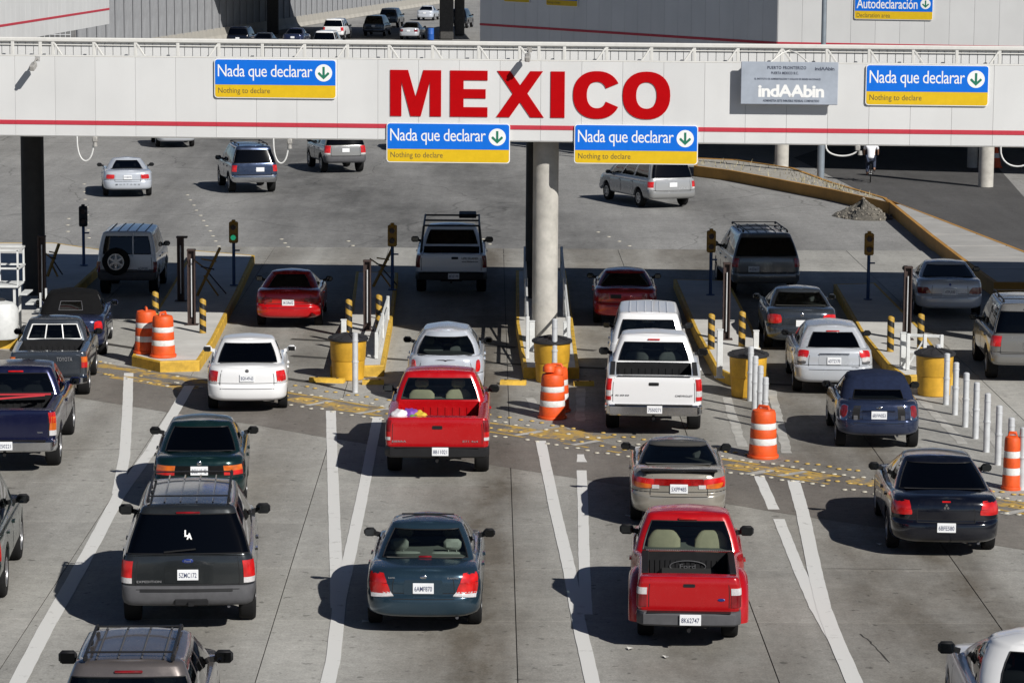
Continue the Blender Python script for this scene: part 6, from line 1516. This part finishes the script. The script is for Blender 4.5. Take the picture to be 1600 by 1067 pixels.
for a, b in zip(ys_, ys_[1:]):
    q = [unz(x_at(nearE, a + .4), a + .4), unz(x_at(nearE, b - .4), b - .4), unz(x_at(farX, b - .4), b - .4), unz(x_at(farX, a + .4), a + .4)]
    q[0].x += .13; q[1].x += .13; q[2].x -= .13; q[3].x -= .13
    if q[3].x - q[0].x < .15: q[3].x = q[0].x + .15
    q = [p - c2 for p in q]
    if in_poly_area(q) < 0: q.reverse()
    mb = MB(); mb.prism([(p.x, p.y) for p in q], PH - .045, PH - .004); mb.build('paving_slab', M_PAVE, r2)
# dry grass and stones in the planter
bm = bmesh.new()
for k in range(520):
    t = random.random(); u = random.random()
    a = onl([(1090, 257), (1200, 275), (1300, 294), (1368, 309)], t); b = onl([(1090, 248), (1200, 256), (1300, 286), (1366, 307)], t)
    p = unz(a[0] + (b[0] - a[0])*u, a[1] + (b[1] - a[1])*u)
    if .5 < t < .75 or random.random() < .3:
        h = random.uniform(.06, .26); an = random.uniform(0, 6.3); dx, dy = math.cos(an)*.02, math.sin(an)*.02; ox, oy = random.uniform(-.1, .1), random.uniform(-.1, .1)
        vs = [bm.verts.new((p.x - dx, p.y - dy, PH - .04)), bm.verts.new((p.x + dx, p.y + dy, PH - .04)), bm.verts.new((p.x + ox, p.y + oy, PH - .04 + h))]; bm.faces.new(vs)
me = bpy.data.meshes.new('dry_grass'); bm.to_mesh(me); bm.free()
tag(put('dry_grass', me, None, m=mat('dry grass', (.34, .30, .19), .9, var=.3)), 'dry pale grass tufts in the ochre planter', 'grass', kind='stuff')
# rubble heap
hc = at(1349, 338); bm = bmesh.new(); nU, nV = 40, 14; hv = {}
for i in range(nU):
    for j in range(nV + 1):
        a = 2*PI*i/nU; rr_ = j/nV; rx, ry = 1.0, 1.5
        h = .50*(1 - rr_)**1.2*(1 + .25*math.sin(3*a + 1)) + (random.uniform(-.035, .05) if j < nV else -.02)
        hv[i, j] = bm.verts.new((rx*rr_*math.cos(a)*(1 + .1*math.sin(5*a)) + random.uniform(-.02, .02), ry*rr_*math.sin(a), max(h, -.02)))
for i in range(nU):
    for j in range(nV):
        q = [hv[i, j], hv[(i+1) % nU, j], hv[(i+1) % nU, j+1], hv[i, j+1]]
        try: bm.faces.new(q)
        except ValueError: pass
bmesh.ops.remove_doubles(bm, verts=bm.verts[:], dist=.003)
me = bpy.data.meshes.new('heap'); bm.to_mesh(me); bm.free()
rh = empty('rubble_heap', hc, .2, 'heap of broken concrete and earth against the ochre wall', 'rubble heap')
put('heap', me, rh, m=mat('rubble earth', (.115, .105, .088), .95, var=.5, scale=9, bump=.6))
mb = MB()
for k in range(120):
    a = random.uniform(0, 2*PI); q = random.random()**.6; s_ = random.uniform(.02, .07)
    h = .50*(1 - q)**1.2*(1 + .25*math.sin(3*a + 1)); R_ = Euler((random.uniform(0, 3), random.uniform(0, 3), random.uniform(0, 3))).to_matrix()
    mb.box((1.0*q*math.cos(a), 1.5*q*math.sin(a), h + .01), (s_*1.6, s_*1.2, s_), s_*.2, R_)
mb.build('stones', mat('broken concrete', (.20, .18, .15), .9, var=.5, scale=5), rh)['kind'] = 'stuff'

# ================================================================== farther canopies
def wall_run(root, c, a, b, z0, z1, pw, m, sm, stripe_z, th=.05):
    a, b = Vector((*a, 0)) - c, Vector((*b, 0)) - c; d = b - a; n_ = max(1, round(d.length/pw)); w_ = d.length/n_; ang = math.atan2(d.y, d.x)
    mb = MB(); mb.box((0, 0, 0), (w_ - .012, th, z1 - z0), .004); pm = mb.mesh('fascia_panel')
    mb = MB(); mb.box((0, 0, 0), (w_ - .004, th + .03, .11), .003); smh = mb.mesh('red_stripe')
    for k in range(n_):
        p = a + d*((k + .5)/n_)
        put('fascia_panel', pm, root, (p.x, p.y, (z0 + z1)/2), (0, 0, ang), m=m); put('red_stripe', smh, root, (p.x, p.y, stripe_z), (0, 0, ang), m=sm)
def canopy(name, label, foot, z0, z1, stripe_z, runs, cols_, m):
    pts = [Vector((*p, 0)) for p in foot]; c = sum(pts, Vector())/len(pts)
    r = empty(name, c, 0, label, 'canopy')
    q = [p + (c - p).normalized()*.25 - c for p in pts]
    if in_poly_area(q) < 0: q.reverse()
    mb = MB(); mb.prism([(p.x, p.y) for p in q], z0 + .12, z0 + .4); mb.build('roof_deck', M_GROOF, r)
    for a, b in runs: wall_run(r, c, foot[a], foot[b], z0, z1, 1.0, m, M_STRIPE, stripe_z)
    for p, rad in cols_:
        mb = MB(); mb.lathe([(rad, 0), (rad, z0 + .2)], 24); mb.build('column', M_COL, r, 40, (p[0] - c.x, p[1] - c.y, 0))
    return r
A_ = atd(1215, 68, 124.0); zst = A_.z
B_ = (-1.6, 143.0)
ca, cb, cc_ = at(1221, 268), at(1540, 292), at(1519, 262)
c2d = (A_.x + 36*.968, 124.0 - 36*.25)
canopy('side_canopy', 'white canopy behind the gantry at right, its left face in shade', [(A_.x, 124.0), B_, (8, 172), (62, 160), c2d], zst - .95, zst + 2.3, zst, [(0, 1), (0, 4)], [((ca.x, ca.y), .29), ((cb.x, cb.y), .30), ((cc_.x, cc_.y), .22), ((15, 150), .3), ((3, 160), .3)], M_FASC)
D0 = atd(0, 41, 136.7); D1 = atd(170, 14, 161.5)
canopy('far_left_canopy', 'white canopy with rising red stripe in the top left corner', [(D0.x - .65, 127.0), (D1.x, 161.5), (-45, 163), (-45, 127)], D0.z - .8, D0.z + 2.4, D0.z, [(0, 1), (1, 2)], [((-25.5, 158), .3), ((-27.5, 131), .3)], M_FASC)
# signs on the farther canopy
dirx = Vector((c2d[0] - A_.x, c2d[1] - 124.0, 0)).normalized(); rzs = math.atan2(dirx.y, dirx.x)
def face_pt(px, py, a, d):
    "pixel -> point on a vertical plane through a with horizontal direction d"
    ray = CR @ Vector(((px - 800)/FPX, -(py - 533.5)/FPX, -1)); n_ = Vector((d.y, -d.x, 0)); o = Vector((0, 0, CAMH))
    t = (Vector((a[0], a[1], 0)) - o).dot(n_)/ray.dot(n_); return o + ray*t
nrm_ = Vector((dirx.y, -dirx.x, 0))
if nrm_.y > 0: nrm_ = -nrm_
pa, pb = face_pt(1336, 30, (A_.x, 124.0), dirx), face_pt(1457, 31, (A_.x, 124.0), dirx)
r = empty('lane_sign', (pa + pb)/2 + nrm_*.08, rzs, 'blue and yellow declaration sign on the farther canopy at the top right', 'sign'); wd_ = (pb - pa).length
lane_sign(r, wd_, wd_*.30, ('Autodeclaración', .006, .95), 'Declaration area')
dl = Vector((A_.x - B_[0], 124.0 - B_[1], 0)).normalized(); nl = Vector((dl.y, -dl.x, 0)); 
if nl.y > 0: nl = -nl
for x0, x1, yb, l in ((790, 829, 3, 'left of two lane signs on the shaded wall, only its yellow foot in view'), (856, 904, 9, 'right of two lane signs on the shaded wall, only its yellow foot in view')):
    pa, pb = face_pt(x0, yb, (A_.x, 124.0), dl), face_pt(x1, yb + 1, (A_.x, 124.0), dl); wd_ = (pb - pa).length
    r = empty('lane_sign', (pa + pb)/2 + nl*.08, math.atan2(dl.y, dl.x), l, 'sign', 'lane signs on the shaded wall'); lane_sign(r, wd_, wd_*.30, T1, 'Nothing to declare')
# poles
def lamp_post(px, py, r0, r1, h, m, label, name='lamp_post', cat='lamp post'):
    r = empty(name, at(px, py), 0, label, cat)
    mb = MB(); mb.lathe([(r0, 0), (r0, 4.6), (r0*.95, 4.7)], 16); mb.build('lower_shaft', m, r, 40)
    mb = MB(); mb.lathe([(r1, 4.6), (r1*.9, h)], 16); mb.build('upper_shaft', m, r, 40)
    mb = MB(); mb.lathe([(r0*1.7, 0), (r0*1.7, .05), (r0*1.1, .10)], 16); mb.build('base_flange', m, r)
    mb = MB(); mb.beam((0, 0, h - .1), (1.3, 0, h + .3), .08, .08); mb.box((1.6, 0, h + .33), (.7, .3, .14), .04); mb.build('lamp_head', M_GALV, r)
M_POLE = mat('grey pole paint', (.20, .23, .26), .5, .2, var=.12); M_WOODP = mat('brown pole', (.12, .10, .08), .8, var=.3)
lamp_post(1282, 286, .145, .10, 12, M_POLE, 'tall grey lamp post rising behind the gantry at right'); lamp_post(1038, 246, .10, .10, 12, M_WOODP, 'slim brown pole in front of the shaded canopy wall', 'pole', 'pole')
# ================================================================== far end: wall, fence, overpass
M_FENCE = mat('grey corrugated steel', (.30, .305, .315), .65, .1, var=.15, scale=.8); M_FPOST = mat('fence post steel', (.27, .275, .285), .6, .2); M_BARRC = mat('concrete barrier', (.36, .34, .30), .9, var=.15, scale=.8)
def bl(x): return 59 - .164*(x - 360)
fr = empty('border_fence', at(150, bl(150)), 0, 'grey corrugated steel fence on a concrete barrier running up to the far right', 'fence'); fo = fr.location.copy()
P0_, P1_ = at(120, bl(120)), at(740, bl(740)); dv = (P1_ - P0_); nF = int(dv.length/2.4)
angF = math.atan2(dv.y, dv.x)
mb = MB(); w_ = dv.length/nF
for q in range(8): mb.box((-w_/2 + (q + .5)*w_/8, 0, 0), (w_/8*.55, .07, 3.4), .0)
mb.box((0, .06, 0), (w_ - .02, .04, 3.4)); fpm = mb.mesh('fence_panel')
mb = MB(); mb.box((0, -.12, 0), (.10, .10, 3.6), .01); fpo = mb.mesh('fence_post')
mb = MB(); mb.prism([(-.35, 0), (.35, 0), (.18, .35), (.14, .95), (-.14, .95), (-.18, .35)], -w_/2 + .01, w_/2 - .01, Matrix.Rotation(PI/2, 4, 'Z') @ Matrix.Rotation(PI/2, 4, 'X')); bpm = mb.mesh('barrier_block')
for k in range(nF):
    p = P0_ + dv*((k + .5)/nF) - fo; e = P0_ + dv*(k/nF) - fo
    put('fence_panel', fpm, fr, (p.x, p.y, .9 + 1.7), (0, 0, angF), m=M_FENCE); put('fence_post', fpo, fr, (e.x, e.y, .9 + 1.75), (0, 0, angF), m=M_FPOST); put('barrier_block', bpm, fr, (p.x, p.y, 0), (0, 0, angF), m=M_BARRC)
ov = empty('overpass', (-8, 262, 0), .05, 'road overpass beyond the top edge, only its dark columns in view', 'overpass')
mb = MB(); mb.box((-4, 0, 6.3), (26, 26, .9), .1); mb.build('deck', M_COL, ov)
for px, py, wd in ((692, 62, 1.15), (720, 56, .85)):
    p = at(px, py) - Vector((-8, 262, 0)); mb = MB(); mb.box((p.x, p.y, 2.95), (wd, wd, 5.9), .08); mb.build('column', mat('shade-darkened concrete', (.05, .048, .045), .9, var=.3), ov)  # column colour darkened to stand for the shade they stand in
mb = MB(); mb.box((-13, 4, 2.95), (1, 1, 5.9), .08); mb.build('column', MATS['shade-darkened concrete'], ov)
# stall and railing at the left
r = empty('kiosk', at(133, 64), .1, 'brown kiosk with blue and white awning beneath the far left canopy', 'kiosk')
mb = MB(); mb.box((0, 0, .7), (1.6, 1.2, 1.4), .03); mb.build('counter', mat('brown board', (.16, .10, .06), .8), r)
mb = MB(); mb.box((0, .1, 2.3), (1.9, 1.5, .08), .02); mb.build('awning_top', mat('awning blue', (.04, .16, .48), .6), r)
for k in range(7):
    mb = MB(); mb.box((-.9 + k*.27, -.66, 2.0), (.13, .04, .55), .01); mb.build('awning_strip', M_SWHITE, r)
for sx in (-.8, .8):
    mb = MB(); mb.beam((sx, .3, 0), (sx, .3, 2.3), .06, .06); mb.build('post', M_GALV, r)
mb = MB(); mb.box((.95, -.4, 1.9), (.12, .5, .9), .02); mb.build('side_sign', MATS['awning blue'], r)
r = empty('railing', at(45, 66), .12, 'dark tubular railing beneath the far left canopy', 'railing')
for k in range(9):
    mb = MB(); mb.tube((k*.42, 0, 0), (k*.42, 0, 1.15), .03, 8); mb.build('baluster', M_GALV, r)
for z in (.6, 1.15):
    mb = MB(); mb.tube((0, 0, z), (3.4, 0, z), .03, 8); mb.build('rail', M_GALV, r)
mb = MB(); mb.beam((1.8, .1, 1.0), (3.6, .1, 1.75), .12, .1); mb.build('hand_bar', M_RUST, r)
# blue drum by the far columns
r = empty('blue_drum', at(673, 63), 0, 'small blue drum by the far dark columns', 'drum')
mb = MB(); mb.lathe([(.26, 0), (.28, .05), (.27, .5), (.28, .52), (.27, .55), (.27, 1.0), (.24, 1.02)], 20); mb.build('shell', mat('blue drum paint', (.02, .10, .38), .5), r, 40); mb = MB(); mb.lathe([(.25, 1.02), (.25, 1.05), (.2, 1.06)], 20); mb.build('lid', M_LID, r)
# traffic cone by the far column
r = empty('traffic_cone', at(1556, 262), 0, 'orange cone with white collar beside the far right column', 'traffic cone')
mb = MB(); mb.box((0, 0, .02), (.5, .5, .04), .01); mb.build('base', M_ORANGE, r); 
for z0, z1, r0, r1, m in ((.04, .42, .24, .16, M_ORANGE), (.42, .62, .16, .115, M_REFL), (.62, .98, .115, .04, M_ORANGE)):
    mb = MB(); mb.lathe([(r0, z0), (r1, z1 - .002)], 20); mb.build('cone_band', m, r, 40)
# ================================================================== far traffic
FG = 'vehicles far off beyond the gantry'
for kind, c, anc, vp, lab, cat, kw in (
  ('suv', C_BLACK, (372, 43, 1.75, .4), 1200, 'black off-roader half hidden behind the gantry rail, by the fence', 'suv', {}),
  ('sedan', C_GREYD, (413, 51.5, 1.42, 1.6), 1200, 'dark car of which only the roof shows above the gantry rail', 'car', {}),
  ('sedan', C_NAVY2, (462, 44.5, 1.42, 1.6), 1250, 'dark blue sedan above the gantry rail left of the white off-roader', 'car', {}),
  ('suv', C_WHITE, (521, 30, 1.78, .4), 1380, 'white off-roader far off above the gantry rail', 'suv', dict(lights=[(rect(.7, .95, .8, 1.1), M_RED)])),
  ('suv', C_WHITE, (507, 49.5, 1.76, .4), 1200, 'white car of which only roof and rear window show above the gantry rail', 'suv', {}),
  ('van', C_GREYD, (583, 51, .35), 1350, 'dark grey van far off beside the overpass', 'van', {}),
  ('suv', C_SLATE, (606, 37, .4), 1400, 'slate off-roader ahead of the far dark van', 'suv', {}),
  ('sedan', C_SILV, (638, 57, .3), 1450, 'silver sedan far off left of the blue drum', 'car', dict(lights=[(rect(.5, .82, .68, .86), M_DRED)])),
  ('sedan', C_PALE, (663, 28, .3), 1500, 'pale sedan farthest up the road before the dark columns', 'car', {}),
  ('suv', C_BLACK, (714, 38, .4), 1500, 'black off-roader between the two dark overpass columns', 'suv', {})):
    P = upd(base(kind), plate=(.75,) if kind == 'sedan' else (.9,), **kw); build_vehicle(P, {'sedan': 'sedan', 'suv': 'suv', 'van': 'van'}[kind], lab, cat, anc, vp, c, G_DARK, G_DARK, FG)

# ================================================================== the cyclist
cb_ = at(1360, 285, -.0)
bk = empty('bicycle', cb_, -.12, 'dark bicycle ridden away past the ochre planter', 'bicycle')
M_BIKE = mat('dark bicycle frame', (.02, .02, .025), .4, .4)
for y, nm in ((0, 'rear_wheel'), (1.02, 'front_wheel')):
    mb = MB(); mb.path([(0, y + .33*math.cos(2*PI*k/28), .34 + .33*math.sin(2*PI*k/28)) for k in range(29)], .022, 6); wo = mb.build(nm, M_TYRE, bk, 50)
    mb = MB()
    for k in range(9): mb.tube((0, y, .34), (0, y + .32*math.cos(2*PI*k/9), .34 + .32*math.sin(2*PI*k/9)), .004, 4)
    mb.tube((-.04, y, .34), (.04, y, .34), .025, 8); mb.build('spokes', M_GALV, wo)
mb = MB()
for a, b in (((0, 0, .34), (0, .42, .32)), ((0, 0, .34), (0, .30, .82)), ((0, .42, .32), (0, .28, .88)), ((0, .42, .32), (0, .86, .74)), ((0, .30, .80), (0, .84, .84)), ((0, .82, .92), (0, 1.02, .34))): mb.tube(a, b, .018, 8)
mb.build('frame', M_BIKE, bk, 50)
mb = MB(); mb.path([(-.28, .72, 1.0), (-.2, .82, 1.02), (0, .84, 1.0), (.2, .82, 1.02), (.28, .72, 1.0)], .014, 6); mb.build('handlebar', M_BIKE, bk, 50)
mb = MB(); mb.box((0, .24, .91), (.16, .26, .06), .025); mb.build('saddle', M_LID, bk, 50)
mb = MB(); mb.tube((-.12, .42, .32), (.12, .42, .32), .018, 6); mb.box((-.14, .52, .24), (.09, .1, .025)); mb.box((.14, .32, .42), (.09, .1, .025)); mb.build('pedals', M_BIKE, bk)
def skin_body(name, V, E, R, m, parent, sub=2):
    me = bpy.data.meshes.new(name); me.from_pydata(V, E, []); o = put(name, me, parent, m=None)
    me.materials.append(m)
    sm = o.modifiers.new('skin', 'SKIN'); sm.use_smooth_shade = True
    lay = me.skin_vertices[0] if len(me.skin_vertices) else None
    if lay is None:
        bm = bmesh.new(); bm.from_mesh(me); bm.verts.layers.skin.verify(); bm.to_mesh(me); bm.free(); lay = me.skin_vertices[0]
    for i, r_ in enumerate(R): lay.data[i].radius = (r_, r_) if isinstance(r_, (int, float)) else r_
    lay.data[0].use_root = True
    ss = o.modifiers.new('sub', 'SUBSURF'); ss.levels = sub; ss.render_levels = sub
    return o
pr = empty('person', cb_, -.12, 'cyclist in white shirt and dark trousers riding away at right', 'person')
M_SKIN = mat('skin', (.30, .16, .10), .6); M_JEAN = mat('dark trousers', (.03, .04, .07), .9); M_SHIRT = mat('white shirt', (.74, .75, .78), .85)
V = [(0, .24, 1.0), (0, .32, 1.22), (0, .40, 1.42), (0, .46, 1.54), (0, .50, 1.66), (0, .50, 1.80),
     (-.19, .40, 1.46), (-.27, .55, 1.25), (-.27, .72, 1.04), (.19, .40, 1.46), (.27, .55, 1.25), (.27, .72, 1.04),
     (-.10, .25, .96), (-.13, .60, .72), (-.14, .46, .30), (-.14, .62, .26), (.10, .25, .96), (.13, .58, .86), (.14, .30, .50), (.14, .44, .45)]
E = [(0, 1), (1, 2), (2, 3), (3, 4), (4, 5), (2, 6), (6, 7), (7, 8), (2, 9), (9, 10), (10, 11), (0, 12), (12, 13), (13, 14), (14, 15), (0, 16), (16, 17), (17, 18), (18, 19)]
R = [.13, .13, .13, .055, .10, .085, .065, .045, .035, .065, .045, .035, .09, .065, .045, .035, .09, .065, .045, .035]
skin_body('body', V, E, R, M_SKIN, pr)
skin_body('shirt', [(0, .21, .90), (0, .24, 1.02), (0, .32, 1.22), (0, .40, 1.44), (-.19, .40, 1.46), (-.26, .53, 1.28), (.19, .40, 1.46), (.26, .53, 1.28)], [(0, 1), (1, 2), (2, 3), (3, 4), (4, 5), (3, 6), (6, 7)], [.19, .175, .165, .155, .09, .075, .09, .075], M_SHIRT, pr)
skin_body('trousers', [(0, .25, .98), (-.10, .26, .95), (-.13, .59, .73), (-.14, .47, .34), (.10, .26, .95), (.13, .57, .86), (.14, .31, .54)], [(0, 1), (1, 2), (2, 3), (0, 4), (4, 5), (5, 6)], [.15, .115, .085, .06, .115, .085, .06], M_JEAN, pr)
mb = MB(); mb.lathe([(.11, 1.74), (.118, 1.80), (.10, 1.88), (.04, 1.92)], 18, Matrix.Translation((0, .49, 0))); mb.build('hair', mat('black hair', (.012, .01, .009), .8), pr, 60)
# litter on the road
M_LIT = mat('paper litter', (.62, .60, .56), .8)
for k, (x, y) in enumerate(((1373, 850), (571, 971), (982, 806), (1040, 1026), (985, 1013))):
    mb = MB(); a = random.uniform(0, 3)
    mb.add([(.08*math.cos(a), .08*math.sin(a), 0), (-.05, .05, .02), (-.07*math.cos(a), -.07*math.sin(a), .005), (.05, -.06, .025)], [(0, 1, 2), (0, 2, 3)])
    tag(mb.build('litter', M_LIT, None, loc=at(x, y, .015)), ['scrap of white litter beside the black sedan', 'scrap of litter behind the blue-grey sedan left wheel', 'scrap of litter left of the red compact pickup', 'scrap of litter behind the red compact pickup', 'scrap of litter left behind the red compact pickup'][k], 'litter', 'paper scraps on the road')
